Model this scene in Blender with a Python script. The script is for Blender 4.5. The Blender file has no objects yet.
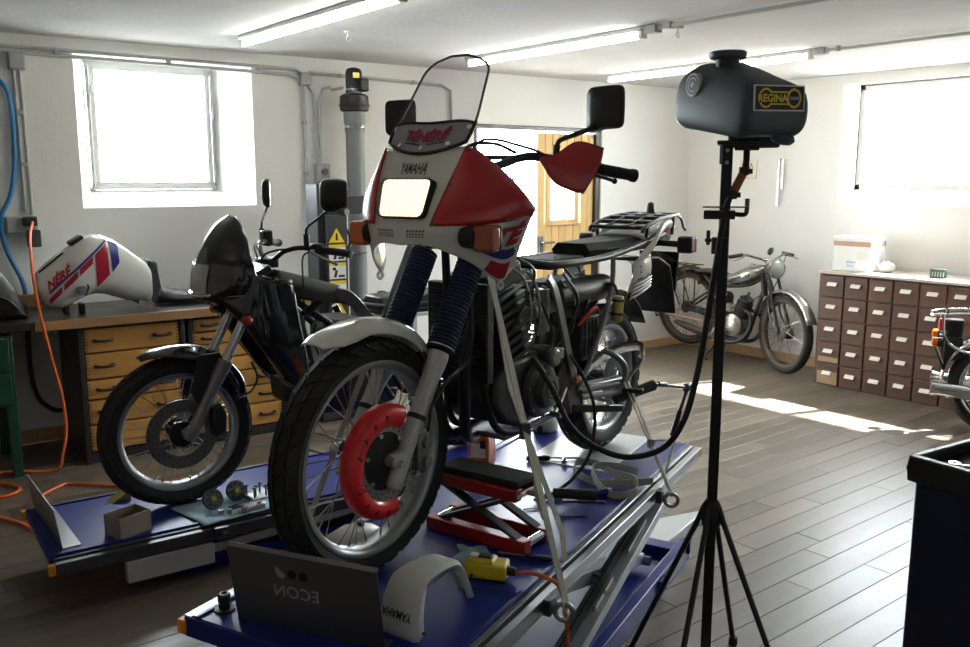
import bpy, bmesh, math, random
from mathutils import Vector, Matrix
random.seed(7)
SC = bpy.context.scene
COL = SC.collection
PI = math.pi
R_ = math.radians

# ------------------------------------------------------------------ camera
H_EYE = 1.62
cam_d = bpy.data.cameras.new('camera')
cam = bpy.data.objects.new('camera', cam_d)
COL.objects.link(cam)
cam_d.sensor_width = 36.0
cam_d.lens = 880.0 / 970.0 * 36.0
cam_d.clip_start = 0.05
cam.location = (0, 0, H_EYE)
cam.rotation_euler = (R_(90 - 9.388), 0, R_(51.838 - 90))
SC.camera = cam

# ------------------------------------------------------------------ light
SC.view_settings.view_transform = 'Standard'
SC.view_settings.look = 'None'
SC.view_settings.gamma = 1.0
SC.view_settings.use_curve_mapping = False
SC.view_settings.exposure = 0.38
SKY = 31.0
SUN = 60.0
world = bpy.data.worlds.new('World')
SC.world = world
world.use_nodes = True
_bg = world.node_tree.nodes['Background']
_bg.inputs['Color'].default_value = (0.87, 0.95, 1.0, 1)
_bg.inputs['Strength'].default_value = SKY
sd = bpy.data.lights.new('sun', 'SUN')
sd.energy = SUN
sd.angle = R_(1.0)
sd.color = (1.0, 0.96, 0.90)
sun = bpy.data.objects.new('sun', sd)
COL.objects.link(sun)
_e, _a = R_(51), R_(-17)
_sdir = Vector((math.cos(_a) * math.cos(_e), math.sin(_a) * math.cos(_e), math.sin(_e)))
sun.rotation_euler = _sdir.to_track_quat('Z', 'Y').to_euler()
SC.cycles.use_denoising = True
SC.cycles.max_bounces = 10
SC.cycles.diffuse_bounces = 6
SC.cycles.sample_clamp_indirect = 6.0
LAMP = 26.0

def portal(name, loc, rot, sx, sy):
    d = bpy.data.lights.new(name, 'AREA')
    d.shape = 'RECTANGLE'; d.size = sx; d.size_y = sy
    d.cycles.is_portal = True
    o = bpy.data.objects.new(name, d)
    o.location = loc; o.rotation_euler = rot
    COL.objects.link(o)
    return o

# ------------------------------------------------------------------ materials
def mat(name, col, rough=0.5, metal=0.0, var=0.0, vscale=8.0, bump=0.0, bscale=40.0, emit=0.0, coat=0.0, spec=0.5, randobj=0.0, dirt=None, dscale=3.0, damt=0.5, ecol=None, stretch=None):
    m = bpy.data.materials.new(name)
    m.use_nodes = True
    nt = m.node_tree; N = nt.nodes; L = nt.links
    b = N['Principled BSDF']
    b.inputs['Roughness'].default_value = rough
    b.inputs['Metallic'].default_value = metal
    b.inputs['Specular IOR Level'].default_value = spec
    if coat:
        b.inputs['Coat Weight'].default_value = coat
        b.inputs['Coat Roughness'].default_value = 0.06
    c4 = (col[0], col[1], col[2], 1)
    b.inputs['Base Color'].default_value = c4
    tc = N.new('ShaderNodeTexCoord')
    src = tc.outputs['Object']
    if stretch:
        mp = N.new('ShaderNodeMapping'); mp.inputs['Scale'].default_value = stretch
        L.new(src, mp.inputs['Vector']); src = mp.outputs['Vector']
    cur = None
    if var:
        n = N.new('ShaderNodeTexNoise'); n.inputs['Scale'].default_value = vscale; n.inputs['Detail'].default_value = 5
        L.new(src, n.inputs['Vector'])
        mx = N.new('ShaderNodeMix'); mx.data_type = 'RGBA'
        mx.inputs['A'].default_value = tuple(max(0, c * (1 - var)) for c in col) + (1,)
        mx.inputs['B'].default_value = tuple(min(1, c * (1 + var)) for c in col) + (1,)
        L.new(n.outputs['Fac'], mx.inputs['Factor'])
        cur = mx.outputs['Result']
        mr = N.new('ShaderNodeMapRange')
        mr.inputs['To Min'].default_value = max(0.02, rough - 0.08); mr.inputs['To Max'].default_value = min(1, rough + 0.1)
        L.new(n.outputs['Fac'], mr.inputs['Value']); L.new(mr.outputs['Result'], b.inputs['Roughness'])
    if dirt:
        n2 = N.new('ShaderNodeTexNoise'); n2.inputs['Scale'].default_value = dscale; n2.inputs['Detail'].default_value = 8; n2.inputs['Roughness'].default_value = 0.65
        L.new(src, n2.inputs['Vector'])
        rp = N.new('ShaderNodeMapRange'); rp.inputs['From Min'].default_value = 0.52; rp.inputs['From Max'].default_value = 0.72; rp.inputs['To Max'].default_value = damt
        L.new(n2.outputs['Fac'], rp.inputs['Value'])
        mx2 = N.new('ShaderNodeMix'); mx2.data_type = 'RGBA'
        mx2.inputs['A'].default_value = c4; mx2.inputs['B'].default_value = tuple(dirt) + (1,)
        if cur: L.new(cur, mx2.inputs['A'])
        L.new(rp.outputs['Result'], mx2.inputs['Factor']); cur = mx2.outputs['Result']
    if randobj:
        oi = N.new('ShaderNodeObjectInfo')
        mr2 = N.new('ShaderNodeMapRange'); mr2.inputs['To Min'].default_value = 1 - randobj; mr2.inputs['To Max'].default_value = 1 + randobj
        L.new(oi.outputs['Random'], mr2.inputs['Value'])
        hv = N.new('ShaderNodeHueSaturation'); hv.inputs['Color'].default_value = c4
        if cur: L.new(cur, hv.inputs['Color'])
        L.new(mr2.outputs['Result'], hv.inputs['Value']); cur = hv.outputs['Color']
    if cur: L.new(cur, b.inputs['Base Color'])
    if bump:
        n3 = N.new('ShaderNodeTexNoise'); n3.inputs['Scale'].default_value = bscale; n3.inputs['Detail'].default_value = 4
        L.new(src, n3.inputs['Vector'])
        bp = N.new('ShaderNodeBump'); bp.inputs['Strength'].default_value = bump; bp.inputs['Distance'].default_value = 0.01
        L.new(n3.outputs['Fac'], bp.inputs['Height']); L.new(bp.outputs['Normal'], b.inputs['Normal'])
    if emit:
        b.inputs['Emission Color'].default_value = tuple(ecol or col) + (1,)
        b.inputs['Emission Strength'].default_value = emit
    return m

def glassmat(name, tint, gloss=0.12, rough=0.03):
    m = bpy.data.materials.new(name); m.use_nodes = True
    m.use_transparent_shadow = True
    nt = m.node_tree; N = nt.nodes; L = nt.links
    for n in list(N):
        if n.type != 'OUTPUT_MATERIAL': N.remove(n)
    out = [n for n in N if n.type == 'OUTPUT_MATERIAL'][0]
    t = N.new('ShaderNodeBsdfTransparent'); t.inputs['Color'].default_value = tuple(tint) + (1,)
    g = N.new('ShaderNodeBsdfGlossy'); g.inputs['Roughness'].default_value = rough
    lw = N.new('ShaderNodeLayerWeight'); lw.inputs['Blend'].default_value = 0.5
    pw = N.new('ShaderNodeMath'); pw.operation = 'POWER'; pw.inputs[1].default_value = 4.0
    L.new(lw.outputs['Facing'], pw.inputs[0])
    fr = N.new('ShaderNodeMapRange'); fr.inputs['To Min'].default_value = gloss * 0.3; fr.inputs['To Max'].default_value = 0.7
    L.new(pw.outputs['Value'], fr.inputs['Value'])
    mx = N.new('ShaderNodeMixShader')
    L.new(fr.outputs['Result'], mx.inputs['Fac']); L.new(t.outputs['BSDF'], mx.inputs[1]); L.new(g.outputs['BSDF'], mx.inputs[2])
    L.new(mx.outputs['Shader'], out.inputs['Surface'])
    return m

M = {}
def mk(name, *a, **k): M[name] = mat(name, *a, **k)
mk('far_wall', (0.74, 0.73, 0.70), 0.85, var=0.1, vscale=1.5, bump=0.15, bscale=60)
mk('white_wall', (0.80, 0.79, 0.76), 0.85, var=0.03, vscale=1.5, bump=0.15, bscale=60)
mk('ceiling_plaster', (0.62, 0.61, 0.60), 0.9, var=0.10, vscale=2.2, bump=0.35, bscale=25, dirt=(0.42, 0.41, 0.41), dscale=1.3, damt=0.45)
mk('floor_wood', (0.126, 0.100, 0.074), 0.37, spec=0.55, var=0.24, vscale=2.5, bump=0.08, bscale=14, randobj=0.30, dirt=(0.215, 0.195, 0.17), dscale=1.2, damt=0.35, stretch=(0.8, 4, 4))
mk('floor_gap', (0.055, 0.046, 0.038), 0.9, var=0.1)
mk('base_wood', (0.50, 0.31, 0.16), 0.55, var=0.2, vscale=6, stretch=(8, 8, 1))
mk('blue_paint', (0.005, 0.017, 0.175), 0.36, var=0.10, vscale=5, bump=0.03, bscale=200, spec=0.35)
mk('dark_blue', (0.006, 0.010, 0.035), 0.38, var=0.15, vscale=3, bump=0.03, bscale=150)
mk('alu', (0.38, 0.39, 0.40), 0.38, metal=1.0, var=0.1, vscale=30)
mk('steel', (0.38, 0.38, 0.39), 0.35, metal=1.0, var=0.15, vscale=25)
mk('brushed', (0.17, 0.17, 0.175), 0.42, metal=0.9, var=0.1, vscale=60, stretch=(1, 1, 12))
mk('chrome', (0.80, 0.80, 0.80), 0.08, metal=1.0, var=0.03)
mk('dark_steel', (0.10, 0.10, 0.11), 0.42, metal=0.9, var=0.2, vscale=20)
mk('silver_paint', (0.52, 0.53, 0.54), 0.38, metal=0.4, var=0.06)
mk('black', (0.012, 0.012, 0.013), 0.45, var=0.2, vscale=20)
mk('black_gloss', (0.008, 0.008, 0.010), 0.10, var=0.1, coat=0.6)
mk('black_metal', (0.018, 0.018, 0.020), 0.35, metal=0.3, var=0.2, vscale=30)
mk('rubber', (0.014, 0.014, 0.014), 0.72, var=0.2, vscale=40, bump=0.1, bscale=120)
mk('disc_steel', (0.20, 0.19, 0.185), 0.4, metal=0.9, var=0.1)
mk('old_rubber', (0.018, 0.017, 0.016), 0.8, var=0.2, vscale=30, bump=0.1)
mk('engine_grey', (0.055, 0.056, 0.058), 0.40, metal=0.6, var=0.25, vscale=25, bump=0.05, bscale=90)
mk('engine_light', (0.24, 0.24, 0.24), 0.42, metal=0.8, var=0.2, vscale=25)
mk('white_paint', (0.66, 0.67, 0.63), 0.16, var=0.03, coat=0.5)
mk('white_plastic', (0.62, 0.63, 0.60), 0.35, var=0.04)
mk('red_paint', (0.46, 0.016, 0.022), 0.22, var=0.06, coat=0.4)
mk('red_disc', (0.72, 0.016, 0.020), 0.30, var=0.06, coat=0.3)
mk('red_jack', (0.30, 0.010, 0.012), 0.35, var=0.15)
mk('decal_red', (0.36, 0.012, 0.03), 0.3, var=0.05)
mk('decal_blue', (0.025, 0.028, 0.20), 0.3, var=0.05)
mk('decal_black', (0.012, 0.012, 0.012), 0.4, var=0.05)
mk('decal_white', (0.75, 0.75, 0.72), 0.4, var=0.03)
mk('decal_yellow', (0.80, 0.56, 0.02), 0.4, var=0.05)
mk('boot_blue', (0.009, 0.013, 0.055), 0.55, var=0.15, vscale=30)
mk('amber', (0.62, 0.13, 0.008), 0.18, var=0.1, coat=0.4)
mk('amber_dark', (0.33, 0.045, 0.006), 0.2, var=0.1, coat=0.4)
mk('tail_red', (0.40, 0.006, 0.010), 0.15, var=0.1, coat=0.4)
mk('headlight_on', (1.0, 0.80, 0.52), 0.2, emit=1.15, ecol=(1.0, 0.83, 0.60))
mk('lens_clear', (0.45, 0.47, 0.44), 0.12, metal=0.3, var=0.2, vscale=30)
mk('tube_on', (1, 1, 1), 0.4, emit=LAMP, ecol=(0.97, 1.0, 0.93))
mk('pine', (0.62, 0.40, 0.15), 0.5, var=0.16, vscale=4, stretch=(9, 9, 1), randobj=0.06)
mk('drawer_wood', (0.47, 0.235, 0.055), 0.40, var=0.22, vscale=4, stretch=(1, 6, 9), randobj=0.08)
mk('bench_dark', (0.030, 0.025, 0.022), 0.32, var=0.3, vscale=6)
mk('bench_edge', (0.30, 0.17, 0.07), 0.5, var=0.2, vscale=4, stretch=(1, 8, 8))
mk('cab_brown', (0.082, 0.039, 0.024), 0.42, var=0.25, vscale=5, stretch=(6, 1, 6), randobj=0.12, dirt=(0.20, 0.12, 0.07), dscale=5, damt=0.35)
mk('cab_worn', (0.30, 0.19, 0.10), 0.55, var=0.3, vscale=7)
mk('cab_top', (0.48, 0.42, 0.37), 0.35, var=0.1, vscale=4)
mk('green_paint', (0.008, 0.055, 0.028), 0.35, var=0.15, vscale=8)
mk('orange_cord', (0.72, 0.13, 0.025), 0.45, var=0.06)
mk('blue_hose', (0.03, 0.20, 0.46), 0.35, var=0.08)
mk('grey_pvc', (0.20, 0.21, 0.22), 0.40, var=0.06)
mk('conduit_grey', (0.46, 0.47, 0.46), 0.45, var=0.05)
mk('box_grey', (0.36, 0.37, 0.37), 0.5, var=0.06)
mk('charcoal', (0.035, 0.036, 0.042), 0.45, var=0.12)
mk('strap', (0.46, 0.45, 0.38), 0.8, var=0.12, vscale=30, bump=0.3, bscale=300)
mk('yellow', (0.62, 0.48, 0.02), 0.35, var=0.08)
mk('cloth_blue', (0.30, 0.42, 0.50), 0.8, var=0.06, bump=0.2, bscale=40)
mk('wood_box', (0.20, 0.16, 0.115), 0.7, var=0.2, vscale=9)
mk('cap_orange', (0.72, 0.27, 0.02), 0.4, var=0.06)
mk('orange_tint', (0.75, 0.17, 0.02), 0.25, var=0.08)
mk('gold', (0.42, 0.34, 0.09), 0.30, metal=0.7, var=0.1)
mk('tank_dark', (0.062, 0.088, 0.096), 0.40, var=0.08, vscale=4)
mk('rust', (0.085, 0.060, 0.045), 0.65, metal=0.4, var=0.35, vscale=20)
mk('old_chrome', (0.34, 0.32, 0.30), 0.28, metal=0.9, var=0.2, vscale=20)
mk('foam_white', (0.78, 0.78, 0.76), 0.7, var=0.03)
mk('kraft', (0.40, 0.27, 0.18), 0.6, var=0.1)
mk('leather', (0.020, 0.018, 0.017), 0.5, var=0.2, vscale=25, bump=0.1)
mk('copper', (0.26, 0.09, 0.05), 0.35, metal=0.7, var=0.15)
mk('ivory', (0.70, 0.66, 0.58), 0.45, var=0.05)
mk('brick', (0.42, 0.16, 0.10), 0.85, var=0.2, randobj=0.12)
mk('yellow_render', (0.62, 0.50, 0.22), 0.9, var=0.06)
mk('ground_out', (0.38, 0.37, 0.35), 0.9, var=0.15)
mk('cut_grey', (0.42, 0.42, 0.41), 0.5, var=0.05)
mk('wrap', (0.62, 0.62, 0.60), 0.25, var=0.2, vscale=30)
mk('dull_black', (0.011, 0.011, 0.012), 0.75, var=0.2, vscale=20)
mk('green_tin', (0.015, 0.05, 0.032), 0.4, var=0.1)
M['glass'] = glassmat('glass', (0.97, 0.98, 0.98))
M['screen_glass'] = glassmat('screen_glass', (0.70, 0.69, 0.72), 0.18)
M['jar_glass'] = glassmat('jar_glass', (0.80, 0.84, 0.82), 0.25)

def flute_lamp():
    # headlamp lens: fluted glass over a hot bulb (the lamp's own light)
    m = M['headlight_on']; nt = m.node_tree; N = nt.nodes; L = nt.links; b = N['Principled BSDF']
    tc = N.new('ShaderNodeTexCoord')
    wv = N.new('ShaderNodeTexWave'); wv.bands_direction = 'Y'; wv.inputs['Scale'].default_value = 16.0; wv.inputs['Distortion'].default_value = 2.0
    L.new(tc.outputs['Object'], wv.inputs['Vector'])
    mr = N.new('ShaderNodeMapRange'); mr.inputs['To Min'].default_value = 0.95; mr.inputs['To Max'].default_value = 1.35
    L.new(wv.outputs['Fac'], mr.inputs['Value']); L.new(mr.outputs['Result'], b.inputs['Emission Strength'])
    b.inputs['Emission Color'].default_value = (1.0, 0.80, 0.55, 1)
flute_lamp()
# ------------------------------------------------------------------ mesh builder
def V(*a): return Vector(a[0]) if len(a) == 1 else Vector(a)

def catmull(pts, n=6, closed=False):
    P = [Vector(p) for p in pts]
    if len(P) < 3: return P
    out = []
    m = len(P)
    segs = m if closed else m - 1
    for i in range(segs):
        p1 = P[i]; p2 = P[(i + 1) % m]
        p0 = P[i - 1] if (i > 0 or closed) else p1 * 2 - p2
        p3 = P[(i + 2) % m] if (i + 2 < m or closed) else p2 * 2 - p1
        for k in range(n):
            t = k / n
            out.append(0.5 * ((2 * p1) + (p2 - p0) * t + (2 * p0 - 5 * p1 + 4 * p2 - p3) * t * t + (3 * p1 - p0 - 3 * p2 + p3) * t ** 3))
    if not closed: out.append(P[-1])
    return out

def frame_of(d):
    d = d.normalized()
    a = Vector((0, 0, 1)) if abs(d.z) < 0.9 else Vector((1, 0, 0))
    x = a.cross(d).normalized(); y = d.cross(x).normalized()
    return x, y

class MB:
    def __init__(s): s.v = []; s.f = []
    def add(s, vs, fs):
        o = len(s.v); s.v += [Vector(q) for q in vs]; s.f += [tuple(i + o for i in f) for f in fs]; return s
    def box(s, c, d, rot=None):
        c = Vector(c); hx, hy, hz = d[0] / 2, d[1] / 2, d[2] / 2
        vs = [Vector((x, y, z)) for x in (-hx, hx) for y in (-hy, hy) for z in (-hz, hz)]
        if rot is not None: vs = [rot @ q for q in vs]
        return s.add([c + q for q in vs], [(0, 1, 3, 2), (4, 6, 7, 5), (0, 4, 5, 1), (2, 3, 7, 6), (0, 2, 6, 4), (1, 5, 7, 3)])
    def b2(s, x0, x1, y0, y1, z0, z1):
        return s.box(((x0 + x1) / 2, (y0 + y1) / 2, (z0 + z1) / 2), (abs(x1 - x0), abs(y1 - y0), abs(z1 - z0)))
    def bar(s, a, b, w, h, up=(0, 0, 1)):
        a = Vector(a); b = Vector(b); d = (b - a); L = d.length; d.normalize()
        u = Vector(up); x = u.cross(d)
        if x.length < 1e-4: x = Vector((1, 0, 0)).cross(d)
        x.normalize(); y = d.cross(x)
        rot = Matrix((x, y, d)).transposed()
        return s.box((a + b) / 2, (w, h, L), rot)
    def cyl(s, a, b, r0, r1=None, n=16, cap=True):
        r1 = r0 if r1 is None else r1
        return s.loft([s._ring(a, Vector(b) - Vector(a), r0, n), s._ring(b, Vector(b) - Vector(a), r1, n)], cap)
    def _ring(s, c, d, r, n):
        x, y = frame_of(Vector(d)); c = Vector(c)
        return [c + x * (math.cos(2 * PI * i / n) * r) + y * (math.sin(2 * PI * i / n) * r) for i in range(n)]
    def loft(s, rings, cap=True, closed=True, loop=False):
        n = len(rings[0]); vs = [q for r in rings for q in r]; fs = []
        R = len(rings)
        for i in range(R if loop else R - 1):
            j = (i + 1) % R
            for k in range(n if closed else n - 1):
                l = (k + 1) % n
                fs.append((i * n + k, i * n + l, j * n + l, j * n + k))
        if cap and closed and not loop:
            fs.append(tuple(range(n - 1, -1, -1))); fs.append(tuple((R - 1) * n + k for k in range(n)))
        return s.add(vs, fs)
    def tube(s, pts, r, n=8, sm=0, closed=False, cap=True):
        P = catmull(pts, sm, closed) if sm else [Vector(p) for p in pts]
        m = len(P)
        rr = r if callable(r) else (lambda t: r)
        rings = []; px = None
        for i, p in enumerate(P):
            if closed: d = P[(i + 1) % m] - P[i - 1]
            else: d = P[min(i + 1, m - 1)] - P[max(i - 1, 0)]
            if d.length < 1e-9: d = Vector((0, 0, 1))
            d.normalize()
            if px is None: px, _ = frame_of(d)
            px = (px - d * px.dot(d))
            if px.length < 1e-6: px, _ = frame_of(d)
            px.normalize(); py = d.cross(px)
            q = rr(i / max(1, m - 1))
            rings.append([p + px * (math.cos(2 * PI * k / n) * q) + py * (math.sin(2 * PI * k / n) * q) for k in range(n)])
        return s.loft(rings, cap, True, closed)
    def lathe(s, prof, o=(0, 0, 0), ax=(0, 0, 1), n=24, cap=True, loop=False):
        o = Vector(o); ax = Vector(ax).normalized(); x, y = frame_of(ax)
        rings = [[o + ax * t + x * (math.cos(2 * PI * k / n) * r) + y * (math.sin(2 * PI * k / n) * r) for k in range(n)] for r, t in prof]
        return s.loft(rings, cap, True, loop)
    def torus(s, c, ax, R, r, n=40, m=8):
        return s.lathe([(R + r * math.cos(2 * PI * i / m), r * math.sin(2 * PI * i / m)) for i in range(m)], c, ax, n, False, True)
    def prism(s, poly, fn, t0, t1):
        a = [Vector(fn(u, v, t0)) for u, v in poly]; b = [Vector(fn(u, v, t1)) for u, v in poly]
        return s.loft([a, b])
    def ball(s, c, r, n=12, m=8):
        rx, ry, rz = (r, r, r) if not hasattr(r, '__len__') else r
        c = Vector(c); rings = []
        for i in range(m + 1):
            t = -PI / 2 + PI * i / m
            q = max(1e-4, math.cos(t))
            rings.append([c + Vector((rx * q * math.cos(2 * PI * k / n), ry * q * math.sin(2 * PI * k / n), rz * math.sin(t))) for k in range(n)])
        return s.loft(rings)
    def grid(s, fn, nu, nv, cu=False):
        vs = [Vector(fn(i / nu, j / nv)) for j in range(nv + 1) for i in range(nu + 1)]
        fs = [(j * (nu + 1) + i, j * (nu + 1) + i + 1, (j + 1) * (nu + 1) + i + 1, (j + 1) * (nu + 1) + i) for j in range(nv) for i in range(nu)]
        return s.add(vs, fs)
    def ribbon(s, pts, w, t, sm=0, wdir=(0, 1, 0)):
        P = catmull(pts, sm) if sm else [Vector(p) for p in pts]
        rings = []; m = len(P)
        for i, p in enumerate(P):
            d = (P[min(i + 1, m - 1)] - P[max(i - 1, 0)])
            if d.length < 1e-9: d = Vector((0, 0, 1))
            d.normalize()
            a = Vector(wdir); a = a - d * a.dot(d)
            if a.length < 1e-5: a = frame_of(d)[0]
            a.normalize(); b = d.cross(a)
            rings.append([p + a * (w / 2) + b * (t / 2), p - a * (w / 2) + b * (t / 2), p - a * (w / 2) - b * (t / 2), p + a * (w / 2) - b * (t / 2)])
        return s.loft(rings)
    def mesh(s, name, smooth=True, ang=38):
        me = bpy.data.meshes.new(name)
        me.from_pydata([tuple(q) for q in s.v], [], s.f)
        bm = bmesh.new(); bm.from_mesh(me)
        bmesh.ops.remove_doubles(bm, verts=bm.verts, dist=1e-6)
        bmesh.ops.recalc_face_normals(bm, faces=bm.faces)
        bm.to_mesh(me); bm.free()
        if smooth:
            me.shade_smooth(); me.set_sharp_from_angle(angle=R_(ang))
        me.update()
        return me
    def obj(s, name, m, parent=None, bevel=0.0, smooth=True, ang=38, seg=2, subs=0, solid=0.0, label=None, inv=False):
        me = s.mesh(name, smooth, ang)
        if inv: me.flip_normals()
        me.materials.append(M[m] if isinstance(m, str) else m)
        o = bpy.data.objects.new(name, me); COL.objects.link(o)
        if parent: o.parent = parent
        if solid:
            k = o.modifiers.new('thick', 'SOLIDIFY'); k.thickness = solid; k.offset = -1
        if subs:
            k = o.modifiers.new('sub', 'SUBSURF'); k.levels = subs; k.render_levels = subs
        if bevel:
            k = o.modifiers.new('bev', 'BEVEL'); k.width = bevel; k.segments = seg; k.limit_method = 'ANGLE'; k.angle_limit = R_(40)
        if label: o['label'] = label
        return o

def tag(o, label, cat, group=None):
    o['label'] = label; o['category'] = cat
    if group: o['group'] = group
    return o
def thing(name, label, cat, loc=(0, 0, 0), rz=0.0, group=None):
    o = bpy.data.objects.new(name, None); COL.objects.link(o)
    o.empty_display_size = 0.1
    o.location = loc; o.rotation_euler = (0, 0, R_(rz))
    return tag(o, label, cat, group)
def place(o, loc, rz=0.0):
    o.location = loc; o.rotation_euler = (0, 0, R_(rz)); return o
def struct(o):
    o['kind'] = 'structure'; return o
def inst(src, parent, mtx=None, loc=None, rot=None):
    o = bpy.data.objects.new(src.name.split('.')[0], src.data); COL.objects.link(o)
    o.parent = parent
    if mtx is not None: o.matrix_local = mtx
    if loc is not None: o.location = loc
    if rot is not None: o.rotation_euler = rot
    return o
def copy_tree(o, parent=None):
    c = o.copy(); COL.objects.link(c)
    if parent is not None: c.parent = parent
    for ch in list(o.children): copy_tree(ch, c)
    return c

def text_mesh(body, size=1.0, bold=0.0, shear=0.0, space=1.0):
    cu = bpy.data.curves.new('text', 'FONT')
    cu.body = body; cu.size = size; cu.offset = bold; cu.shear = shear; cu.space_character = space
    cu.resolution_u = 3; cu.align_x = 'CENTER'; cu.align_y = 'CENTER'
    o = bpy.data.objects.new('text_tmp', cu); COL.objects.link(o)
    bpy.context.view_layer.update()
    dg = bpy.context.evaluated_depsgraph_get()
    me = bpy.data.meshes.new_from_object(o.evaluated_get(dg))
    bpy.data.objects.remove(o); bpy.data.curves.remove(cu)
    return me
def lettering(name, body, m, parent, fn, width=None, height=None, bold=0.0, shear=0.0, space=1.0, cut=False):
    """flat print: fn(u, v) -> point; u, v centred, scaled so that text is width x height"""
    me = text_mesh(body, 1.0, bold, shear, space)
    xs = [q.co.x for q in me.vertices]; ys = [q.co.y for q in me.vertices]
    x0, x1, y0, y1 = min(xs), max(xs), min(ys), max(ys)
    if cut:
        bm = bmesh.new(); bm.from_mesh(me)
        bmesh.ops.triangulate(bm, faces=bm.faces)
        bmesh.ops.subdivide_edges(bm, edges=[e for e in bm.edges if e.calc_length() > 0.12], cuts=2, use_grid_fill=True)
        bm.to_mesh(me); bm.free()
    for q in me.vertices:
        u = (q.co.x - (x0 + x1) / 2) / (x1 - x0) * width
        v = (q.co.y - (y0 + y1) / 2) / (y1 - y0) * height
        q.co = Vector(fn(u, v))
    me.materials.clear(); me.materials.append(M[m]); me.name = name
    o = bpy.data.objects.new(name, me); COL.objects.link(o); o.parent = parent
    return o
def planefn(o, ux, vx):
    o = Vector(o); ux = Vector(ux); vx = Vector(vx)
    return lambda u, v: o + ux * u + vx * v
def patch(name, pts, m, parent):
    return MB().add(pts, [tuple(range(len(pts)))]).obj(name, m, parent, smooth=False)

class Fr:
    def __init__(s, o, deg):
        s.o = Vector(o); s.deg = deg; a = R_(deg)
        s.ex = Vector((math.cos(a), math.sin(a), 0)); s.ey = Vector((-math.sin(a), math.cos(a), 0))
    def w(s, x, y, z): return s.o + s.ex * x + s.ey * y + Vector((0, 0, z))
F1 = Fr((2.641, 2.650, 0.43), -163.4)      # travel enduro on the raised lift (x forward, y its left, z up from the table)
F2 = Fr((2.697, 3.623, 0.22), 177.0)       # black bike
FV = Fr((6.52, 5.20, 0.0), -90.0)          # vintage bike
FL1 = Fr((0.904, 1.925, 0.0), 22.8)        # raised lift table
FL2 = Fr((0.65, 3.73, 0.0), -3.0)          # low lift table
FW = Fr((0, 5.925, 0), -3.0)               # left wall (x along, y outwards)
# ================================================================== the room
CEIL = 2.45
WX = 6.87
# floor ------------------------------------------------------------
floor = struct(MB().b2(-5.2, 7.15, -5.2, 6.5, -0.16, -0.014).obj('floor', 'floor_gap', None, smooth=False))
rowsw = 0.123
plank_cache = {}
def plank_mesh(L):
    k = round(L, 2)
    if k not in plank_cache:
        mb = MB(); w = rowsw - 0.0016; b = 0.0012; L2 = k - 0.0016
        # board with a tiny eased edge
        mb.loft([[Vector((x, y, z)) for x, y in ((-L2 / 2 + i, -w / 2 + i), (L2 / 2 - i, -w / 2 + i), (L2 / 2 - i, w / 2 - i), (-L2 / 2 + i, w / 2 - i))] for i, z in ((0, -0.014), (0, -b), (b, 0))])
        me = mb.mesh('plank', smooth=False); me.materials.append(M['floor_wood']); plank_cache[k] = me
    return plank_cache[k]
rnd = random.Random(3)
y = 0.30; row = 0
while y < 5.95:
    x = (-0.2 if y > 1.0 else 0.2) - (row % 2) * 0.7 - rnd.random() * 0.4
    while x < WX:
        L = rnd.choice((0.8, 1.0, 1.2, 1.4, 1.6, 1.8))
        x1 = x + L
        if x1 > WX - 0.35: x1 = WX + 0.1
        L = round(x1 - x, 2)
        if x + L > 0.2 or y > 2.5:
            o = bpy.data.objects.new('plank', plank_mesh(L)); COL.objects.link(o); o.parent = floor
            o.location = (x + L / 2, y + rowsw / 2, rnd.uniform(-0.0012, 0.0))
        x = x + L
    y += rowsw; row += 1
mb = MB()
yy = 0.30 - rowsw
while yy > -5.0:
    x = -5.0
    while x < WX:
        L = rnd.choice((1.8, 2.1, 2.4)); mb.b2(x, min(WX, x + L) - 0.003, yy, yy + rowsw - 0.003, -0.014, 0); x += L
    yy -= rowsw
o = mb.obj('plank_field', 'floor_wood', floor, smooth=False); o['kind'] = 'stuff'
mb = MB(); yy = 0.30
while yy < 5.95:
    mb.b2(-5.0, (-0.95 if yy < 2.5 else -1.15), yy, yy + rowsw - 0.003, -0.014, -0.001); yy += rowsw
o = mb.obj('plank_field', 'floor_wood', floor, smooth=False); o['kind'] = 'stuff'
# ceiling
struct(MB().b2(-5.2, 7.17, -5.2, 6.35, CEIL, CEIL + 0.2).obj('ceiling', 'ceiling_plaster', None, smooth=False))
# left wall with splayed window and the double doorway
TH = 0.42
wu0, wu1, wz0, wz1 = 1.44, 2.55, 1.436, 2.375
ou0, ou1, oz0 = 1.58, 2.395, 1.545
du0, du1, dz1 = 4.37, 5.75, 2.05
mb = MB()
mb.b2(-5.3, wu0, 0, TH, -0.1, CEIL).b2(wu0, wu1, 0, TH, -0.1, wz0).b2(wu0, wu1, 0, TH, wz1, CEIL)
mb.b2(wu1, du0, 0, TH, -0.1, CEIL).b2(du0, du1, 0, TH, dz1, CEIL).b2(du1, 7.3, 0, TH, -0.1, CEIL)
mb.prism([(wu1, 0), (wu1, TH), (ou1, TH)], lambda u, v, t: (u, v, t), wz0, wz1)
mb.prism([(wu0, 0), (ou0, TH), (wu0, TH)], lambda u, v, t: (u, v, t), wz0, wz1)
mb.prism([(0, wz0), (TH, oz0), (TH, wz0)], lambda u, v, t: (t, u, v), wu0, wu1)
wl = struct(place(mb.obj('wall_left', 'white_wall', None, smooth=False), FW.o, FW.deg))
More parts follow.
